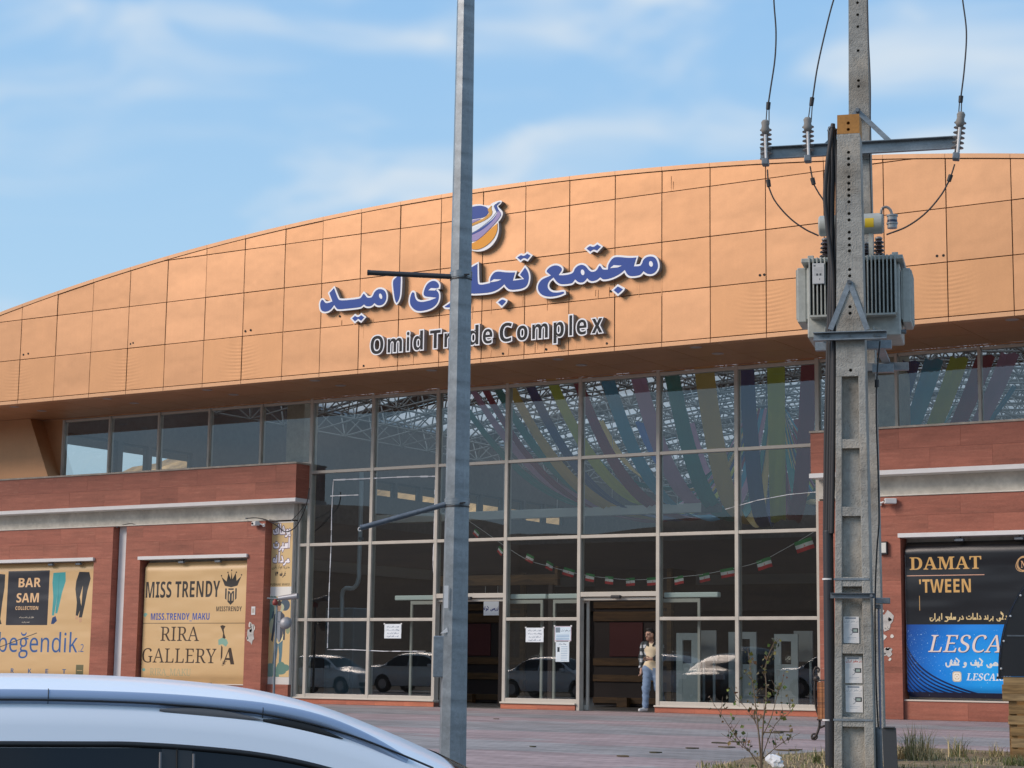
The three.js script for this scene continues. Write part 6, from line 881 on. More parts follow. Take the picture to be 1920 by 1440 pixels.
const SUV = { L: 4.55, W: 1.84, sill: 0.30, belt: 1.02, crown: 0.10, tumble: 0.30, wr: 0.35, wheels: [0.9, 3.6], lampY: 0.82, mirror: 3.05, fine: true, sil: [[0, 0.5], [0.01, 0.9], [0.08, 1.12], [0.35, 1.46], [0.7, 1.575], [1.2, 1.618], [1.7, 1.622], [2.1, 1.605], [2.4, 1.572], [2.65, 1.515], [2.9, 1.425], [3.2, 1.295], [3.6, 1.10], [3.85, 1.03], [4.2, 0.97], [4.45, 0.86], [4.54, 0.7], [4.55, 0.45]], side: [[0.55, 1.13, 1.04, 1.365], [1.17, 2.03, 1.04, 1.365], [2.06, 3.1, 1.04, 1.365]], screens: [[0.06, 0.34], [3.12, 3.58]] };
const paintOf = (c, r = 0.28) => phys(c, r, { clearcoat: 0.9, clearcoatRoughness: 0.05 });
const SUVT = 0.82, suvB = away(340, 7.1), suvO = suvB.clone().sub(V(2.045, 0, 0.86).applyAxisAngle(V(0, 1, 0), SUVT));
const STREET = -0.796;
{
  const white = phys([0.80, 0.85, 0.91], 0.5, { clearcoat: 0.45, clearcoatRoughness: 0.12 });
  const { car, S, sec } = makeCar('parked_car', 'pale blue-white SUV with roof rails parked by the lamp post', SUV, white, [suvO.x, STREET, suvO.z], SUVT);
  // roof rails: raised bar with feet, front end sweeping down into the roof
  const railM = phys([0.30, 0.38, 0.52], 0.34, { metalness: 0.3, clearcoat: 0.3 }), padM = std([0.16, 0.15, 0.15], 0.6);
  for (const s of [-1, 1]) {
    const P = (x, up) => { const t = S.top(x), e = t - SUV.crown * 0.62; return V(x, e + up, s * (S.hw(x, t - SUV.crown) - 0.03)); };
    const pts = [P(0.42, -0.05), P(0.55, -0.03), P(0.8, -0.018), P(1.3, -0.018), P(1.9, -0.018), P(2.2, -0.016), P(2.42, -0.012), P(2.6, -0.014), P(2.76, -0.03), P(2.9, -0.055)];
    const g = tube(pts, 0.028, 70, 14); part(car, 'roof_rail', g, railM);
    for (const [x0, x1, m] of [[0.6, 0.85, padM], [1.98, 2.36, padM], [2.36, 2.66, M.carBlack]]) part(car, 'rail_foot', loft((x, v) => { const c = P(x, -0.05), t = (x - x0) / (x1 - x0), w = 0.036 * Math.sin(Math.PI * clamp(t * 0.9 + 0.08)); return V(x, c.y + 0.012 + w * (v - 0.5) - 0.012, c.z + s * (0.031 + 0.004 * Math.sin(Math.PI * v))); }, range(x0, x1, 14), range(0, 1, 4)), std(m.color.toArray(), 0.6, { side: THREE.DoubleSide }));
    for (const x of [1.58, 2.36]) { const c = P(x, -0.017); part(car, 'rail_seam', new THREE.TorusGeometry(0.0285, 0.0018, 5, 16).rotateY(Math.PI / 2).translate(c.x, c.y, c.z), M.carBlack); }
    // black roof gutter and door frame lines
    const gut = range(0.5, 3.0, 30).map((x) => { const t = S.top(x), y = t - SUV.crown * 0.9; return V(x, y, s * (S.hw(x, y) + 0.001)); }); part(car, 'roof_seam', tube(gut, 0.004, 60, 5), M.carBlack);
    const fr = range(0.5, 3.2, 30).map((x) => { const y = Math.min(1.378, S.top(x) - SUV.crown - 0.14); return V(x, y, s * (S.hw(x, y) + 0.004)); }); part(car, 'window_trim', tube(fr, 0.012, 60, 6), M.carBlack);
    for (const x of [1.115, 1.205, 1.985, 2.105]) { const l = range(1.03, Math.min(1.35, S.top(x) - SUV.crown - 0.16), 6).map((y) => V(x, y, s * (S.hw(x, y) + 0.009))); part(car, 'window_seal', tube(l, 0.006, 10, 5), std([0.12, 0.12, 0.125], 0.5)); }
    { const l = range(1.0, 1.37, 6).map((y) => V(2.045, y, s * (S.hw(2.045, y) + 0.0085))); part(car, 'door_gap', tube(l, 0.004, 10, 5), M.dark); }
    for (const x of [1.16, 2.045]) part(car, 'door_pillar', loft((a, v) => { const y = lerp(1.02, Math.min(1.375, S.top(x) - SUV.crown - 0.145), v); return V(a, y, s * (S.hw(a, y) + 0.0075)); }, [x - 0.055, x + 0.055], range(0, 1, 6)), std([0.02, 0.02, 0.021], 0.4, { side: THREE.DoubleSide }));
  }
  part(car, 'aerial', lathe([[0, 0.05], [0.012, 0.048], [0.035, 0], [0, 0]], 10).scale(2, 1, 0.6).translate(0.75, S.top(0.75) - 0.004, 0), white);
}
// the row along the far side of the street, outside the picture: mirrored in the lower panes
const row = 'cars parked on the forecourt and mirrored in the panes';
[['white saloon parked first in the mirrored row, furthest from the entrance', SEDAN, [0.82, 0.82, 0.81], -24.2, 20.4, 0.03], ['pale grey saloon parked second in the mirrored row', SEDAN, [0.70, 0.71, 0.70], -19.3, 20.0, 0], ['silver saloon parked third in the mirrored row', SEDAN, [0.72, 0.74, 0.76], -14.2, 20.2, 0.02], ['white SUV parked fourth in the mirrored row', { ...SUV, fine: false }, [0.80, 0.81, 0.82], -11.2, 23.4, 0], ['black SUV standing nose to the building in the mirrored row', { ...SUV, fine: false }, [0.02, 0.02, 0.022], -5.4, 22.4, Math.PI / 2], ['white saloon parked last in the mirrored row', SEDAN, [0.80, 0.81, 0.82], -4.2, 21.6, 0]].forEach(([label, p, c, x, z, t]) => makeCar('parked_car', label, p, paintOf(c, 0.35), [x, 0.004, z], t, row));
// =====================================================================================
// THE MAN WALKING OUT OF THE DOOR
// =====================================================================================
// surface nets: meshes a distance field sampled on a grid
function net(sdf, lo, hi, cell, color) {
  const n = [0, 1, 2].map((k) => Math.ceil((hi[k] - lo[k]) / cell) + 1), id = (i, j, k) => i + n[0] * (j + n[1] * k), f = new Float32Array(n[0] * n[1] * n[2]);
  for (let k = 0; k < n[2]; k++) for (let j = 0; j < n[1]; j++) for (let i = 0; i < n[0]; i++) f[id(i, j, k)] = sdf(lo[0] + i * cell, lo[1] + j * cell, lo[2] + k * cell);
  const vi = new Int32Array(f.length).fill(-1), pos = [], idx = [];
  for (let k = 0; k < n[2] - 1; k++) for (let j = 0; j < n[1] - 1; j++) for (let i = 0; i < n[0] - 1; i++) {
    let m = 0, sx = 0, sy = 0, sz = 0; const c = []; for (let q = 0; q < 8; q++) c.push(f[id(i + (q & 1), j + (q >> 1 & 1), k + (q >> 2))]);
    for (const [a, b] of [[0, 1], [2, 3], [4, 5], [6, 7], [0, 2], [1, 3], [4, 6], [5, 7], [0, 4], [1, 5], [2, 6], [3, 7]]) if ((c[a] < 0) !== (c[b] < 0)) { const t = c[a] / (c[a] - c[b]); sx += lerp(a & 1, b & 1, t); sy += lerp(a >> 1 & 1, b >> 1 & 1, t); sz += lerp(a >> 2, b >> 2, t); m++; }
    if (m) { vi[id(i, j, k)] = pos.length / 3; pos.push(lo[0] + (i + sx / m) * cell, lo[1] + (j + sy / m) * cell, lo[2] + (k + sz / m) * cell); }
  }
  const quad = (a, b, c, d, flip) => { if (a < 0 || b < 0 || c < 0 || d < 0) return; flip ? idx.push(a, c, b, a, d, c) : idx.push(a, b, c, a, c, d); };
  for (let k = 1; k < n[2] - 1; k++) for (let j = 1; j < n[1] - 1; j++) for (let i = 1; i < n[0] - 1; i++) {
    const s = f[id(i, j, k)] < 0;
    if (s !== f[id(i + 1, j, k)] < 0) quad(vi[id(i, j - 1, k - 1)], vi[id(i, j, k - 1)], vi[id(i, j, k)], vi[id(i, j - 1, k)], !s);
    if (s !== f[id(i, j + 1, k)] < 0) quad(vi[id(i - 1, j, k - 1)], vi[id(i - 1, j, k)], vi[id(i, j, k)], vi[id(i, j, k - 1)], !s);
    if (s !== f[id(i, j, k + 1)] < 0) quad(vi[id(i - 1, j - 1, k)], vi[id(i, j - 1, k)], vi[id(i, j, k)], vi[id(i - 1, j, k)], !s);
  }
  const g = new THREE.BufferGeometry(); g.setAttribute('position', new THREE.Float32BufferAttribute(pos, 3)); g.setIndex(idx); g.computeVertexNormals();
  if (color) { const col = []; for (let i = 0; i < pos.length; i += 3) col.push(...color(pos[i], pos[i + 1], pos[i + 2])); g.setAttribute('color', new THREE.Float32BufferAttribute(col, 3)); }
  return g;
}
const smin = (a, b, k) => { const h = clamp(0.5 + 0.5 * (b - a) / k); return lerp(b, a, h) - k * h * (1 - h); };
// tapered capsule, flattened by fz in depth
const cap = (a, b, ra, rb, fz = 1) => (x, y, z) => { const bx = b[0] - a[0], by = b[1] - a[1], bz = b[2] - a[2], px = x - a[0], py = y - a[1], pz = z - a[2], t = clamp((px * bx + py * by + pz * bz) / (bx * bx + by * by + bz * bz)); const dx = px - bx * t, dy = py - by * t, dz = (pz - bz * t) * fz; return Math.sqrt(dx * dx + dy * dy + dz * dz) - lerp(ra, rb, t); };
const ell = (c, r) => (x, y, z) => { const a = (x - c[0]) / r[0], b = (y - c[1]) / r[1], d = (z - c[2]) / r[2], l = Math.sqrt(a * a + b * b + d * d); return (l - 1) * Math.min(...r); };
const blend = (k, ...fs) => (x, y, z) => { let d = fs[0](x, y, z); for (let i = 1; i < fs.length; i++) d = smin(d, fs[i](x, y, z), k); return d; };
{
  // joints in metres; x to the viewer's right, z toward the viewer
  const J = { hipR: [-0.085, 0.92, 0.0], kneeR: [-0.10, 0.50, 0.10], ankR: [-0.105, 0.085, 0.13], hipL: [0.085, 0.92, -0.02], kneeL: [0.13, 0.50, -0.02], ankL: [0.16, 0.16, -0.34], shR: [-0.185, 1.42, -0.01], elR: [-0.245, 1.13, -0.04], wrR: [-0.225, 0.89, 0.05], shL: [0.185, 1.42, -0.02], elL: [0.25, 1.15, 0.04], wrL: [0.02, 1.115, 0.19] };
  const hx = -0.035, hy = 1.625, hz = 0.05; // head centre, turned toward the viewer's left
  const turnH = (f) => (x, y, z) => { const c = Math.cos(0.55), s = Math.sin(0.55), dx = x - hx, dz = z - hz; return f(dx * c + dz * s, y - hy, -dx * s + dz * c); };
  const head = turnH(blend(0.03, ell([0, 0.035, -0.012], [0.076, 0.095, 0.096]), ell([0, -0.055, 0.022], [0.058, 0.066, 0.066]), cap([0, 0.012, 0.082], [0, -0.022, 0.104], 0.010, 0.015), ell([0, -0.095, 0.055], [0.026, 0.02, 0.026]), cap([-0.05, 0.03, 0.072], [0.05, 0.03, 0.072], 0.014, 0.014), ell([0.078, -0.005, -0.012], [0.012, 0.032, 0.02]), ell([-0.078, -0.005, -0.012], [0.012, 0.032, 0.02])));
  const torso = blend(0.09, cap([-0.10, 1.36, -0.01], [0.10, 1.36, -0.01], 0.105, 0.105, 1.25), cap([0, 1.30, 0], [0, 1.0, 0], 0.135, 0.125, 1.2), cap(J.hipR, J.hipL, 0.115, 0.115, 1.1));
  const neck = cap([0, 1.44, 0], [hx * 0.7, 1.57, 0.03], 0.062, 0.055);
  const arm = (s, e, w, g = 0) => blend(0.04, cap(s, e, 0.058 + g, 0.045 + g), cap(e, w, 0.044 + g, 0.031 + g));
  const leg = (h, k, a, g = 0) => blend(0.05, cap(h, k, 0.092 + g, 0.062 + g), cap(k, a, 0.060 + g, 0.044 + g));
  // hands: palm, four bent fingers and a thumb
  const hand = (w, dir, side, curl) => { const d = V(...dir).normalize(), s = V(...side).normalize(), o = d.clone().cross(s).normalize(), at = (a, b, c) => { const p = V(...w).addScaledVector(d, a).addScaledVector(s, b).addScaledVector(o, c); return [p.x, p.y, p.z]; }; const fs = [cap(at(0.0, 0, 0), at(0.075, 0, 0), 0.026, 0.034, 1)]; [[-0.030, 0.062], [-0.010, 0.075], [0.010, 0.072], [0.029, 0.056]].forEach(([b, l]) => { fs.push(cap(at(0.08, b, 0), at(0.08 + l * 0.55, b * 1.1, curl * 0.5), 0.0095, 0.009), cap(at(0.08 + l * 0.55, b * 1.1, curl * 0.5), at(0.08 + l * (0.9 - curl * 3), b * 1.1, curl * 1.7), 0.009, 0.008)); }); fs.push(cap(at(0.02, -0.028, 0.004), at(0.055, -0.058, 0.012), 0.012, 0.011), cap(at(0.055, -0.058, 0.012), at(0.088, -0.060, 0.02), 0.011, 0.009)); return blend(0.008, ...fs); };
  const hR = hand(J.wrR, [0.02, -1, 0.22], [0.25, 0, 1], 0.03), hL = hand(J.wrL, [-0.95, -0.05, 0.25], [0, -1, 0.1], 0.045);
  const legR = leg(J.hipR, J.kneeR, J.ankR), legL = leg(J.hipL, J.kneeL, J.ankL), aR = arm(J.shR, J.elR, J.wrR), aL = arm(J.shL, J.elL, J.wrL);
  const bodyF = blend(0.045, torso, neck, aR, aL, legR, legL);
  const P = atZ(1206, 1334, -0.05), man = thing('person', 'man in checked jacket, cream shirt and blue jeans walking out of the entrance', 'person', [P.x + 0.12, 0.013, -0.22], 0.18);
  const skin = std([0.40, 0.235, 0.165], 0.6, { vertexColors: true });
  const faceCol = (x, y, z) => { const c = Math.cos(0.55), s = Math.sin(0.55), dx = x - hx, dz = z - hz, u = dx * c + dz * s, v = y - hy, w = -dx * s + dz * c; if (w > 0.03) { if (Math.abs(Math.abs(u) - 0.033) < 0.016 && Math.abs(v - 0.012) < 0.008) return [0.12, 0.1, 0.1]; if (Math.abs(Math.abs(u) - 0.034) < 0.022 && Math.abs(v - 0.034) < 0.007) return [0.08, 0.07, 0.07]; if (Math.abs(u) < 0.026 && Math.abs(v + 0.057) < 0.007) return [0.7, 0.42, 0.4]; } if (v < -0.035 && v > -0.14 && w > -0.03) return [0.6, 0.55, 0.53]; return [1, 1, 1]; };
  const gBody = net(bodyF, [-0.36, 0.05, -0.48], [0.38, 1.6, 0.32], 0.013, () => [1, 1, 1]), gHead = net((x, y, z) => smin(head(x, y, z), neck(x, y, z), 0.02), [hx - 0.12, 1.47, hz - 0.14], [hx + 0.12, 1.78, hz + 0.15], 0.0055, faceCol), gR = net(hR, [-0.33, 0.68, -0.06], [-0.12, 0.93, 0.22], 0.0045, () => [1, 1, 1]), gL = net(hL, [-0.2, 1.0, 0.08], [0.08, 1.24, 0.32], 0.0045, () => [1, 1, 1]);
  part(man, 'body', [gBody, gHead, gR, gL], skin);
  // hair and short beard
  const hairF = turnH((x, y, z) => { const d = blend(0.02, ell([0, 0.052, -0.022], [0.084, 0.096, 0.102]), ell([0, 0.125, 0.03], [0.062, 0.03, 0.06]))(x, y, z); return Math.max(d, 0.075 - y + clamp(-z - 0.0, 0, 0.06) * -2.2 + (z > 0.03 ? 0.0 : -0.03)); });
  part(man, 'hair', net(hairF, [hx - 0.12, 1.58, hz - 0.15], [hx + 0.12, 1.80, hz + 0.14], 0.006), std([0.012, 0.010, 0.009], 0.7));
  // shirt, jacket, trousers, shoes as shells over the body
  const wr = (x, y, z, a = 0.006) => a * Math.sin(y * 46 + x * 30 + Math.sin(z * 40) * 1.5) * Math.sin(x * 25 + y * 13);
  const shirtF = (x, y, z) => Math.max(torso(x, y, z) - 0.012 - wr(x, y, z), 0.86 - y, y - 1.475);
  part(man, 'shirt', net(shirtF, [-0.28, 0.84, -0.2], [0.28, 1.5, 0.24], 0.0095), std([0.64, 0.54, 0.37], 0.85));
  const aRj = arm(J.shR, J.elR, J.wrR, 0.019), aLj = arm(J.shL, J.elL, J.wrL, 0.019), trunkJ = blend(0.09, cap([-0.11, 1.37, -0.015], [0.11, 1.37, -0.015], 0.118, 0.118, 1.2), cap([0, 1.30, -0.02], [0, 0.93, -0.02], 0.165, 0.17, 1.25));
  const jackF = (x, y, z) => { let d = blend(0.05, trunkJ, aRj, aLj)(x, y, z) - wr(x, y, z, 0.008); const open = 0.075 + 0.05 * clamp((1.38 - y) * 2); const front = z > 0.02 ? open - Math.abs(x + 0.005) : -1; const onArm = Math.min(aRj(x, y, z), aLj(x, y, z)); d = Math.max(d, Math.min(front, onArm + 0.012 > 0 ? 9 : -9)); d = Math.max(d, 0.90 - y, y - 1.50); const cut = Math.max(cap(J.elR, J.wrR, 0.2, 0.2)(x, y, z), -1); const wR = Math.hypot(x - J.wrR[0], y - J.wrR[1], z - J.wrR[2]), wL = Math.hypot(x - J.wrL[0], y - J.wrL[1], z - J.wrL[2]); return Math.max(d, 0.058 - wR, 0.058 - wL); };
  const plaid = (x, y, z) => { const a = Math.floor((x + z * 0.6) / 0.062), b = Math.floor(y / 0.075), m = ((a % 2) + 2) % 2 + ((b % 2) + 2) % 2; return m === 0 ? [0.46, 0.48, 0.49] : m === 1 ? [0.045, 0.06, 0.065] : [0.014, 0.018, 0.02]; };
  part(man, 'jacket', net(jackF, [-0.37, 0.86, -0.28], [0.38, 1.54, 0.30], 0.0095, plaid), std([1, 1, 1], 0.85, { vertexColors: true, side: THREE.DoubleSide }));
  part(man, 'jacket_collar', net((x, y, z) => Math.max(blend(0.03, cap([-0.075, 1.485, -0.01], [0.075, 1.485, -0.01], 0.05, 0.05, 0.9), cap([-0.085, 1.47, 0.05], [-0.055, 1.40, 0.115], 0.026, 0.018), cap([0.085, 1.47, 0.05], [0.055, 1.40, 0.115], 0.026, 0.018))(x, y, z), neck(x, y, z) * -1 + 0.006), [-0.16, 1.36, -0.1], [0.16, 1.56, 0.17], 0.008), std([0.016, 0.015, 0.016], 0.9));
  const jl = blend(0.05, cap(J.hipR, J.hipL, 0.13, 0.13, 1.1), leg(J.hipR, J.kneeR, J.ankR, 0.02), leg(J.hipL, J.kneeL, J.ankL, 0.02));
  part(man, 'trousers', net((x, y, z) => Math.max(jl(x, y, z) - wr(x, y * 1.3, z, 0.007), y - 0.985, 0.075 - y), [-0.28, 0.04, -0.48], [0.32, 1.02, 0.28], 0.0105), std([0.17, 0.245, 0.36], 0.9));
  const shoe = (a, f, dn) => blend(0.03, cap([a[0], a[1] - 0.035, a[2] - 0.03], [a[0] + f[0] * 0.17, a[1] - 0.05 + dn, a[2] + f[1] * 0.17], 0.045, 0.036), cap([a[0], a[1] + 0.02, a[2]], [a[0], a[1] - 0.03, a[2] - 0.01], 0.048, 0.05));
  const sR = shoe(J.ankR, [-0.45, 0.89], 0), sL = shoe(J.ankL, [-0.15, 0.98], -0.08);
  part(man, 'shoe', net((x, y, z) => Math.max(sR(x, y, z), 0.0 - y), [-0.3, -0.01, 0.0], [0.02, 0.18, 0.4], 0.0075), std([0.60, 0.61, 0.60], 0.6)); part(man, 'shoe', net((x, y, z) => Math.max(sL(x, y, z), -y), [0.02, -0.01, -0.5], [0.3, 0.28, -0.05], 0.0075), std([0.60, 0.61, 0.60], 0.6));
  // the small dark purse in his hand
  const pu = thing('purse', 'small dark brown purse held by the walking man', 'purse', man.position.toArray(), 0.18); part(pu, 'pouch', rbox(-0.115, -0.03, 1.075, 1.125, 0.205, 0.235, 0.01), std([0.03, 0.016, 0.012], 0.5)); part(pu, 'clasp', rbox(-0.078, -0.062, 1.118, 1.13, 0.2, 0.24, 0.004), M.steel);
}
// =====================================================================================
// PLANTS AND SMALL THINGS
// =====================================================================================
// ---------- planted verge round the poles ----------
const vergeC = atY(1660, 1440, 0);
const bed = [[1290, 1452], [1400, 1421], [1545, 1409], [1690, 1401], [1815, 1406], [1990, 1415]].map(([x, y]) => atY(x, y, 0.01)).concat([atY(2150, 1600, 0.01), atY(1280, 1600, 0.01)]);
{
  const sh = shapeOf(bed.map((p) => [p.x, -p.z])), g = new THREE.ExtrudeGeometry(sh, { depth: 0.02, bevelEnabled: false }).rotateX(-Math.PI / 2).translate(0, -0.006, 0);
  put(new THREE.Mesh(boxUV(g, 0.5), std([0.44, 0.37, 0.27], 0.95, { map: T.dirt, bumpMap: rep(T.grit, 1), bumpScale: 0.02 })), 'verge_soil', 'strip of bare brown soil at the foot of the poles', 'soil', null, 'structure');
  const inside = (x, z) => { let c = false; for (let i = 0, j = bed.length - 1; i < bed.length; j = i++) { const a = bed[i], b = bed[j]; if ((a.z > z) !== (b.z > z) && x < (b.x - a.x) * (z - a.z) / (b.z - a.z) + a.x) c = !c; } return c; };
  const R = rng(41), pos = [], col = [], blade = (x, z, h, lean, w, c, y0 = 0.01) => { const a = R() * 6.283, bx = Math.cos(a) * w, bz = Math.sin(a) * w, dx = Math.cos(a + 1.3) * lean, dz = Math.sin(a + 1.3) * lean; const P = [[x - bx, y0, z - bz], [x + bx, y0, z + bz], [x + dx * 0.35 - bx * 0.7, y0 + h * 0.6, z + dz * 0.35 - bz * 0.7], [x + dx * 0.35 + bx * 0.7, y0 + h * 0.6, z + dz * 0.35 + bz * 0.7], [x + dx, y0 + h * (1 - 0.25 * lean / Math.max(h, 0.01)), z + dz]]; for (const t of [[0, 1, 2], [1, 3, 2], [2, 3, 4]]) for (const k of t) { pos.push(...P[k]); col.push(...c); } };
  const green = () => { const k = 0.6 + R() * 0.7; return [0.13 * k, 0.15 * k, 0.045 * k]; }, dry = () => { const k = 0.6 + R() * 0.7; return [0.50 * k, 0.40 * k, 0.22 * k]; };
  let n = 0; const b3 = new THREE.Box3().setFromPoints(bed);
  for (let t = 0; t < 60000 && n < 5200; t++) { const x = lerp(b3.min.x, b3.max.x, R()), z = lerp(b3.min.z, b3.max.z, R()); if (!inside(x, z)) continue; if (fbm(x * 1.3, z * 1.3, 3) < 0.44 + R() * 0.16) continue; n++; const d = R() < 0.5; blade(x, z, 0.025 + 0.075 * R() * R() + (R() < 0.03 ? 0.08 : 0), 0.02 + 0.06 * R(), 0.0035, d ? dry() : green()); }
  const mk = () => { const g = new THREE.BufferGeometry(); g.setAttribute('position', new THREE.Float32BufferAttribute(pos, 3)); g.setAttribute('color', new THREE.Float32BufferAttribute(col, 3)); g.computeVertexNormals(); pos.length = 0; col.length = 0; return g; };
  const grassM = std([1, 1, 1], 0.9, { vertexColors: true, side: THREE.DoubleSide });
  put(new THREE.Mesh(mk(), grassM), 'grass', 'short green and straw-coloured grass on the verge', 'grass', null, 'stuff');
  // tall dry tufts: single plants
  for (const [px, py, hgt, cnt, sp, label, dr] of [[1722, 1426, 0.42, 170, 0.13, 'tall straw-coloured grass tuft beside the stub post', 0.8], [1700, 1424, 0.20, 160, 0.10, 'low brown withered tuft against the stub post', 1], [1752, 1424, 0.16, 90, 0.10, 'low mixed tuft next to the tall straw-coloured one', 0.6], [1795, 1420, 0.30, 70, 0.10, 'thin green and dry tuft with upright stalks before the red plinth', 0.45], [1868, 1420, 0.20, 60, 0.09, 'sparse dry tuft near the pallet kiosk', 0.7], [1908, 1436, 0.14, 120, 0.14, 'bright green tuft at the foot of the pallet kiosk', 0.05], [1535, 1432, 0.16, 50, 0.06, 'small green tuft beside the black conduit', 0.3], [1345, 1440, 0.09, 120, 0.2, 'low green tuft at the corner of the verge', 0.4]]) {
    const c = atY(px, py, 0.01); for (let i = 0; i < cnt; i++) { const a = R() * 6.283, r = sp * Math.sqrt(R()); blade(c.x + r * Math.cos(a), c.z + r * Math.sin(a), hgt * (0.35 + 0.65 * R()), hgt * (0.15 + 0.5 * R()), 0.004, R() < dr ? dry() : green()); }
    put(new THREE.Mesh(mk(), grassM), 'grass_tuft', label, 'grass tuft', 'tufts on the verge');
  }
}
{ // young tree with few leaves
  const O = away(1408, 16.6, 0), F = frameAt(O, 0.4), tree = thing('sapling_tree', 'thin leafless-looking sapling with scattered yellow-green leaves on the verge', 'tree', O.toArray(), 0.4), R = rng(63), br = [], tips = [];
  const bark = std([0.22, 0.155, 0.10], 0.9, { map: rep(T.mottle, 3) });
  const limb = (pts, r0, r1) => { const c = new THREE.CatmullRomCurve3(pts), n = 9; for (let i = 0; i < n; i++) br.push(cyl(c.getPoint(i / n), c.getPoint((i + 1) / n), lerp(r0, r1, i / n), lerp(r0, r1, (i + 1) / n), 6, true)); return c; };
  const P = (x, y, z) => F(x, y, z);
  const stems = [[[1428, 1450, 0], [1425, 1400, 0.02], [1420, 1350, 0.0], [1414, 1300, -0.05], [1408, 1262, -0.05], [1402, 1215, -0.08]], [[1428, 1450, 0], [1429, 1395, 0.03], [1432, 1345, 0.05], [1438, 1300, 0.06], [1434, 1255, 0.02], [1442, 1225, 0.02], [1458, 1196, 0.0]], [[1427, 1448, 0], [1408, 1412, 0.06], [1385, 1388, 0.10], [1364, 1358, 0.12], [1346, 1330, 0.12], [1338, 1322, 0.12]], [[1429, 1420, 0.02], [1441, 1385, -0.05], [1458, 1352, -0.08], [1482, 1335, -0.1], [1478, 1322, -0.1]], [[1426, 1405, 0], [1419, 1360, -0.08], [1400, 1330, -0.1], [1376, 1300, -0.12]], [[1430, 1380, 0.03], [1448, 1340, 0.1], [1458, 1300, 0.12], [1465, 1285, 0.14], [1470, 1262, 0.15]], [[1428, 1430, 0], [1398, 1404, -0.06], [1352, 1375, -0.1]], [[1428, 1425, 0], [1462, 1396, 0.06], [1500, 1374, 0.08]]];
  part(tree, 'trunk', (stems.forEach((s, i) => { const c = limb(s.map((q) => P(...q)), i < 2 ? 0.010 : 0.0052, 0.0018); tips.push(c); for (let k = 0; k < 7; k++) { const t = 0.35 + 0.6 * R(), a = c.getPoint(t), b = a.clone().add(V((R() - 0.5) * 0.18, 0.03 + R() * 0.12, (R() - 0.5) * 0.18)); br.push(cyl(a, b, 0.003, 0.0012, 4, true)); tips.push(new THREE.LineCurve3(a, b)); } }), br), bark);
  // leaves: each a small bent blade
  const pos = [], col = []; const leaf = (p, s, c) => { const n = V(R() - 0.5, R() - 0.7, R() - 0.5).normalize(), q = V(R() - 0.5, R() - 0.5, R() - 0.5).cross(n).normalize().multiplyScalar(s * 0.42), d = n.clone().multiplyScalar(s), f = n.clone().cross(q).normalize().multiplyScalar(s * 0.12); const A = p, B = p.clone().addScaledVector(d, 0.5).add(q).add(f), C = p.clone().add(d), D = p.clone().addScaledVector(d, 0.5).sub(q).add(f); for (const v of [A, B, C, A, C, D]) { pos.push(v.x, v.y, v.z); col.push(...c); } };
  const cols = [[0.17, 0.17, 0.035], [0.22, 0.20, 0.05], [0.09, 0.115, 0.03], [0.16, 0.09, 0.035], [0.055, 0.07, 0.028]];
  tips.forEach((c, i) => { const main = i % 8 === 0 && i < 16, n = main ? 26 : 3; for (let k = 0; k < n; k++) { const t = main ? 0.35 + 0.65 * R() : R(), p = c.getPoint(Math.min(1, t)).add(V((R() - 0.5) * 0.07, (R() - 0.5) * 0.06, (R() - 0.5) * 0.07)); leaf(p, 0.02 + 0.03 * R(), cols[Math.floor(R() * (main ? 4 : 5))].map((v) => v * (0.7 + 0.6 * R()))); } });
  const g = new THREE.BufferGeometry(); g.setAttribute('position', new THREE.Float32BufferAttribute(pos, 3)); g.setAttribute('color', new THREE.Float32BufferAttribute(col, 3)); g.computeVertexNormals();
  part(tree, 'crown', g, phys([1, 1, 1], 0.8, { vertexColors: true, side: THREE.DoubleSide, transmission: 0.25, thickness: 0 }));
}
{ // crumpled white paper by the sapling, dead leaves on the paving
  const c = atY(1452, 1437, 0.02), g = new THREE.IcosahedronGeometry(0.062, 2), q = g.attributes.position, R = rng(90); for (let i = 0; i < q.count; i++) { const x = q.getX(i), y = q.getY(i), z = q.getZ(i), k = 0.35 + 1.3 * fbm(x * 34 + 5, y * 34 + z * 28 + 9, 2); q.setXYZ(i, x * k * 1.1 - y * 0.35, y * k * 1.2, z * k * 0.6); } g.computeVertexNormals(); put(new THREE.Mesh(g.translate(c.x, 0.07, c.z), std([0.66, 0.69, 0.72], 0.8, { flatShading: true })), 'crumpled_paper', 'crumpled white paper lying in the grass under the sapling', 'litter');
  const lm = [std([0.06, 0.055, 0.03], 0.9), std([0.10, 0.075, 0.04], 0.9)], spots = [[1350, 1393, .30], [1362, 1401, .22], [1297, 1403, .20], [1448, 1374, .34], [1468, 1372, .30], [1475, 1407, .3], [1380, 1391, .2], [1492, 1406, .2], [1228, 1411, .16], [1170, 1418, .22], [1000, 1400, .10], [930, 1348, .12]];
  spots.forEach(([x, y, s], i) => { const p = atY(x, y, 0.006), pts = Array.from({ length: 12 }, (_, k) => { const a = k / 12 * 6.283, r = s * 0.55 * (0.35 + 0.65 * R()); return [Math.cos(a) * r, Math.sin(a) * r * 0.7]; }); const gg = extrude(soften(pts, 1), 0.012, 0).rotateX(-Math.PI / 2).translate(p.x, 0.003, p.z); put(new THREE.Mesh(gg, lm[i % 2]), 'leaf_litter', 'flat dark patch of dead leaves on the paving', 'leaf litter', 'patches of dead leaves on the paving'); });
}
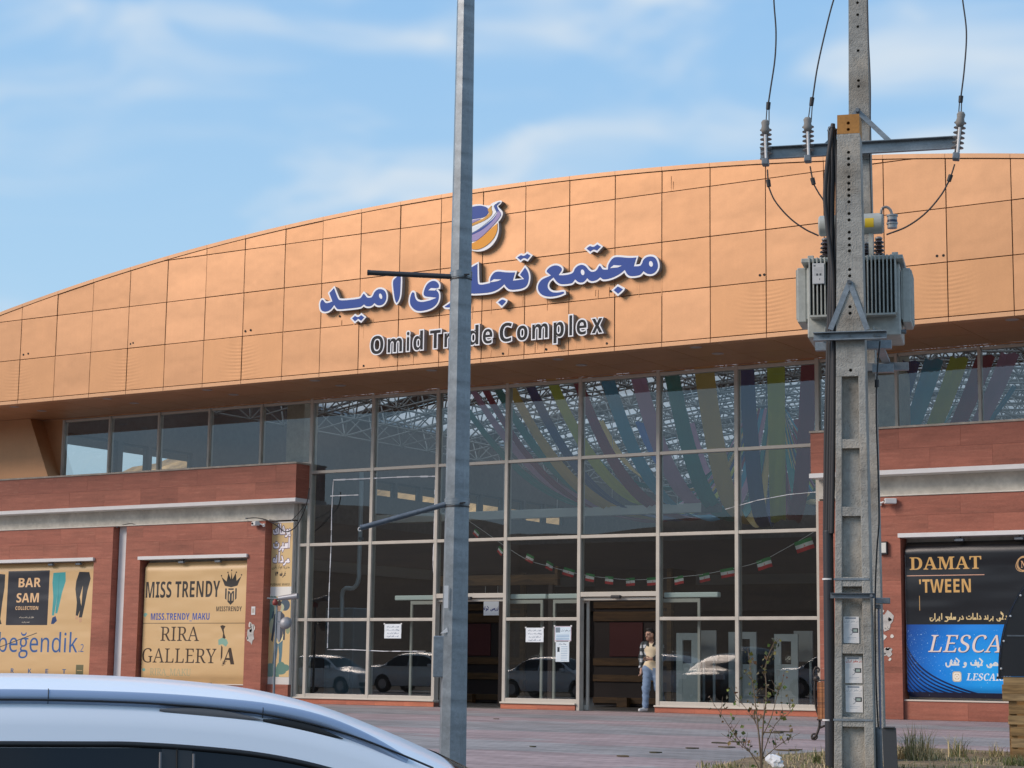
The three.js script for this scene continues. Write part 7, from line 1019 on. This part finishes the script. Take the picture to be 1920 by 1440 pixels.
{ // litter bin of timber staves on a scrolled iron stand
  const c = atY(1556, 1389, 0), b = thing('litter_bin', 'litter bin of brown timber staves on scrolled iron feet, half hidden by the conduit', 'litter bin', [c.x, 0, c.z], 0.35), iron = std([0.045, 0.036, 0.03], 0.5, { metalness: 0.4 }), wd = [[0.42, 0.17, 0.06], [0.36, 0.14, 0.05], [0.46, 0.20, 0.075]].map((k) => std(k, 0.55, { map: rep(T.wood, 2) }));
  for (let k = 0; k < 16; k++) { const g = rbox(-0.027, 0.027, 0.27, 0.76, 0.135, 0.155, 0.004); part(b, 'stave', g, wd[k % 3]).rotation.y = k / 16 * Math.PI * 2; }
  part(b, 'liner', cyl(V(0, 0.28, 0), V(0, 0.74, 0), 0.13, 0.132, 18), M.black); for (const y of [0.78, 0.27]) part(b, 'hoop', new THREE.TorusGeometry(0.158, 0.011, 6, 24).rotateX(Math.PI / 2).translate(0, y, 0), iron);
  for (const s of [-1, 1]) { const t = (l, r = 0.017) => tube(l.map(([x, y]) => V(s * x, y, 0)), r, 26, 7); part(b, 'iron_post', [t([[0.24, 0.02], [0.19, 0.05], [0.14, 0.16], [0.13, 0.26], [0.17, 0.42], [0.19, 0.6], [0.18, 0.8]]), t([[0.18, 0.8], [0.20, 0.88], [0.17, 0.95], [0.13, 0.93], [0.14, 0.88]], 0.013), t([[0.14, 0.16], [0.05, 0.20], [0, 0.24]], 0.014), new THREE.TorusGeometry(0.035, 0.013, 7, 14).translate(s * 0.20, 0.05, 0), new THREE.SphereGeometry(0.045, 10, 8).translate(s * 0.165, 0.80, 0)], iron); }
}
{ // stall with a curved black hood over a counter of pallet boards
  const O = atY(1888, 1424, 0), turn = 0.28, F = frameAt(O, turn), k = thing('pallet_kiosk', 'stall with curved black sheet-metal hood over a counter of rough pallet boards', 'stall', O.toArray(), turn), wd = [[0.66, 0.46, 0.23], [0.58, 0.38, 0.17], [0.70, 0.50, 0.27], [0.50, 0.32, 0.14]].map((c, i) => std(c, 0.8, { map: rep(T.wood, 1 + 0.2 * i) })), hood = phys([0.020, 0.021, 0.024], 0.28, { clearcoat: 0.5, clearcoatRoughness: 0.15 });
  const x0 = F(1868, 1270, 0).x, yh = F(1880, 1268, 0).y, yt = F(1900, 1080, 0).y, W = 2.2;
  // hood: quarter barrel rising from the front edge, closed end plate with rivets
  const hp = []; for (let i = 0; i <= 18; i++) { const t = i / 18 * Math.PI / 2; hp.push([x0 + 0.02 + (1 - Math.cos(t)) * 0.62, yh + (yt + 0.08 - yh) * Math.sin(t)]); }
  const bk = hp.slice().reverse().map(([a, b]) => [a + 0.012, b - 0.012]); part(k, 'hood', extrude([...hp, [x0 + W, yt + 0.10], [x0 + W, yt + 0.085], ...bk], 1.5, -1.5), hood);
  part(k, 'hood_end', extrude([[x0 + 0.03, yh], ...hp.map(([a, b]) => [a + 0.013, b - 0.013]), [x0 + W, yt + 0.08], [x0 + W, yh]], 0.01, -0.02), hood);
  for (let i = 1; i < hp.length; i += 3) part(k, 'rivet', new THREE.SphereGeometry(0.012, 8, 6).translate(hp[i][0] + 0.03, hp[i][1] - 0.02, -0.004), M.white);
  part(k, 'hood_seam', box(x0 + 0.12, x0 + W, yh + 0.42, yh + 0.435, -0.01, -0.004), M.steel);
  const ys = [1278, 1292, 1306, 1330, 1350, 1371, 1393, 1413].map((p) => F(1890, p, 0).y); const R = rng(17);
  ys.forEach((y, i) => { const g = rbox(x0 + 0.03 + (i > 2 ? 0.05 + i * 0.006 : 0.02) + R() * 0.03, x0 + W - R() * 0.1, y - 0.048, y + 0.046, -0.032, -0.012 + R() * 0.006, 0.005); part(k, 'pallet_board', g, wd[i % 4]); });
  part(k, 'counter_frame', [box(x0 + 0.12, x0 + 0.2, 0, yh - 0.02, -0.12, -0.034), box(x0 + W - 0.2, x0 + W - 0.1, 0, yh - 0.02, -0.12, -0.034), box(x0 + 0.12, x0 + W - 0.1, 0, yh - 0.02, -1.4, -1.3)], wd[3]); part(k, 'counter_top', rbox(x0 + 0.0, x0 + W, yh - 0.03, yh - 0.002, -1.5, -0.01, 0.005), std([0.02, 0.02, 0.02], 0.5));
  part(k, 'blue_strip', [box(x0 + 0.06, x0 + W, ys[0] - 0.074, ys[0] - 0.052, -0.05, -0.04), box(x0 + 0.06, x0 + W, ys[1] - 0.074, ys[1] - 0.052, -0.05, -0.04)], std([0.03, 0.22, 0.45], 0.6));
}
// ---------- fittings on the walls ----------
{
  const cam = (px, py, z, label, flip) => { const p = atZ(px, py, z), t = thing('security_camera', label, 'camera', p.toArray(), 0, 'security cameras on the red walls'), s = flip ? -1 : 1; part(t, 'housing', rbox(-0.11, 0.13, -0.055, 0.055, -0.02, 0.11, 0.02), M.white).rotation.y = s * 0.5; part(t, 'bracket', [cyl(V(s * -0.10, 0, 0.03), V(s * -0.20, -0.04, 0.0), 0.018), rbox(s * -0.20 - 0.03, s * -0.20 + 0.03, -0.08, 0.0, -0.04, 0.0, 0.01)], M.white); part(t, 'lens', cyl(V(-0.05, 0, 0.10), V(-0.06, 0, 0.125), 0.025, 0.025, 12), M.black); };
  cam(482, 982, 0.52, 'white security camera over the end pier next to the tall narrow banner', true); cam(1668, 940, 0.52, 'white security camera over the pier next to the black and blue banner', false);
  const fp = atZ(1658, 1028, 0.46), fl = thing('wall_floodlight', 'small floodlight with black rim on the pier beside the black and blue banner', 'floodlight', fp.toArray(), 0); part(fl, 'rim', rbox(-0.085, 0.085, -0.13, 0.13, 0, 0.07, 0.012), M.black); part(fl, 'lens', rbox(-0.055, 0.065, -0.095, 0.105, 0.06, 0.078, 0.006), std([0.66, 0.66, 0.60], 0.3));
  // torn posters on the pier
  const R = rng(55), tp = (px, py, w, h, label) => { const p = atZ(px, py, 0.456), n = 14, pts = Array.from({ length: n }, (_, k) => { const a = k / n * 6.283, q = 0.5 + 0.5 * R(); return [Math.cos(a) * w * q, Math.sin(a) * h * q]; }); const t = thing('torn_poster', label, 'poster', p.toArray(), 0); part(t, 'scrap', extrude(pts, 0.003, 0), std([0.62, 0.60, 0.56], 0.85, { map: T.mottle })); for (let i = 0; i < 5; i++) part(t, 'scrap', extrude(Array.from({ length: 7 }, (_, k) => { const a = k / 7 * 6.283, q = 0.3 + 0.7 * R(); return [Math.cos(a) * w * 0.35 * q, Math.sin(a) * h * 0.3 * q]; }), 0.0025, 0).translate((R() - 0.5) * w * 1.6, (R() - 0.6) * h * 2.2, 0.0005), std([0.66, 0.63, 0.57], 0.85)); };
  tp(1661, 1165, 0.20, 0.26, 'torn white poster scraps on the pier behind the concrete pole, the larger patch'); tp(1664, 1222, 0.14, 0.12, 'torn white poster scraps on the pier behind the concrete pole, the smaller patch'); tp(471, 1190, 0.14, 0.30, 'torn poster scraps on the pier beside the tall narrow banner'); { const p = atZ(475, 1145, 0.456), t = thing('pasted_poster', 'small white card pasted on the pier beside the tall narrow banner', 'poster', p.toArray()); part(t, 'sheet', box(-0.06, 0.06, -0.10, 0.10, 0, 0.004), M.white); part(t, 'print', box(-0.035, 0.03, -0.05, 0.055, 0.0045, 0.006), std([0.45, 0.4, 0.34], 0.8)); }
  // loose black cables under the cornice
  const wl = (l, label, r = 0.014) => { const t = thing('loose_cable', label, 'cable'); part(t, 'sheath', tube(l.map(([x, y, z]) => atZ(x, y, z)), r, 50, 6), M.rubber); part(t, 'clip', rbox(-0.02, 0.02, -0.02, 0.02, -0.02, 0.02, 0.005).translate(...atZ(l[0][0], l[0][1], l[0][2]).toArray()), M.steel); };
  wl([[462, 972, 0.5], [480, 971, 0.5], [500, 975, 0.48], [518, 985, 0.42], [535, 997, 0.40], [552, 990, 0.42], [566, 968, 0.5], [576, 940, 0.62], [580, 915, 0.62]], 'black cable looping across the top of the tall narrow banner'); wl([[220, 988, 0.42], [232, 984, 0.40], [246, 982, 0.42], [258, 985, 0.46]], 'short black cable over the gap between two clad frames', 0.012); wl([[548, 975, 0.3], [560, 962, 0.45], [572, 945, 0.6]], 'second black cable tucked beside the loop under the band', 0.01);
  // slim lamp stand in front of the tall narrow banner
  const q = atZ(513, 1304, 0.75), ls = thing('lamp_stand', 'slim grey stand with tubular head and round metal reflector before the tall narrow banner', 'lamp stand', [q.x, 0, 0.75], 0.3), H = (px, py) => { const p = atZ(px, py, 0.75); return V(p.x - q.x, p.y, 0); };
  part(ls, 'pole', cyl(V(0, 0, 0), H(519, 1130), 0.03, 0.022, 10), M.zinc); part(ls, 'cross_tube', cyl(H(522, 1122), H(552, 1117), 0.055, 0.075, 14), std([0.36, 0.37, 0.40], 0.4, { metalness: 0.4 })); part(ls, 'cross_tube', cyl(H(504, 1122), H(524, 1123), 0.022, 0.03, 10), M.steel); part(ls, 'red_knob', lathe([[0, -0.07], [0.06, -0.05], [0.07, 0.02], [0.03, 0.08], [0, 0.09]], 12).translate(H(517, 1130).x, H(517, 1130).y, 0.02), std([0.28, 0.05, 0.04], 0.5)); part(ls, 'reflector', lathe([[0, 0.10], [0.08, 0.09], [0.13, 0.05], [0.155, 0], [0.15, -0.02], [0, -0.04]], 20).rotateX(Math.PI / 2 - 0.3).translate(H(534, 1168).x, H(534, 1168).y, 0.05), std([0.30, 0.31, 0.33], 0.5, { metalness: 0.3 })); part(ls, 'reflector_arm', bar(H(519, 1165), H(530, 1168), 0.03, 0.03), M.steel); part(ls, 'foot', lathe([[0, 0], [0.16, 0], [0.15, 0.02], [0.04, 0.04], [0.03, 0.06], [0, 0.06]], 16), M.steel);
}
scene.traverse((o) => { if (o.isMesh) { o.castShadow = true; o.receiveShadow = true; } });
renderer.render(scene, camera);
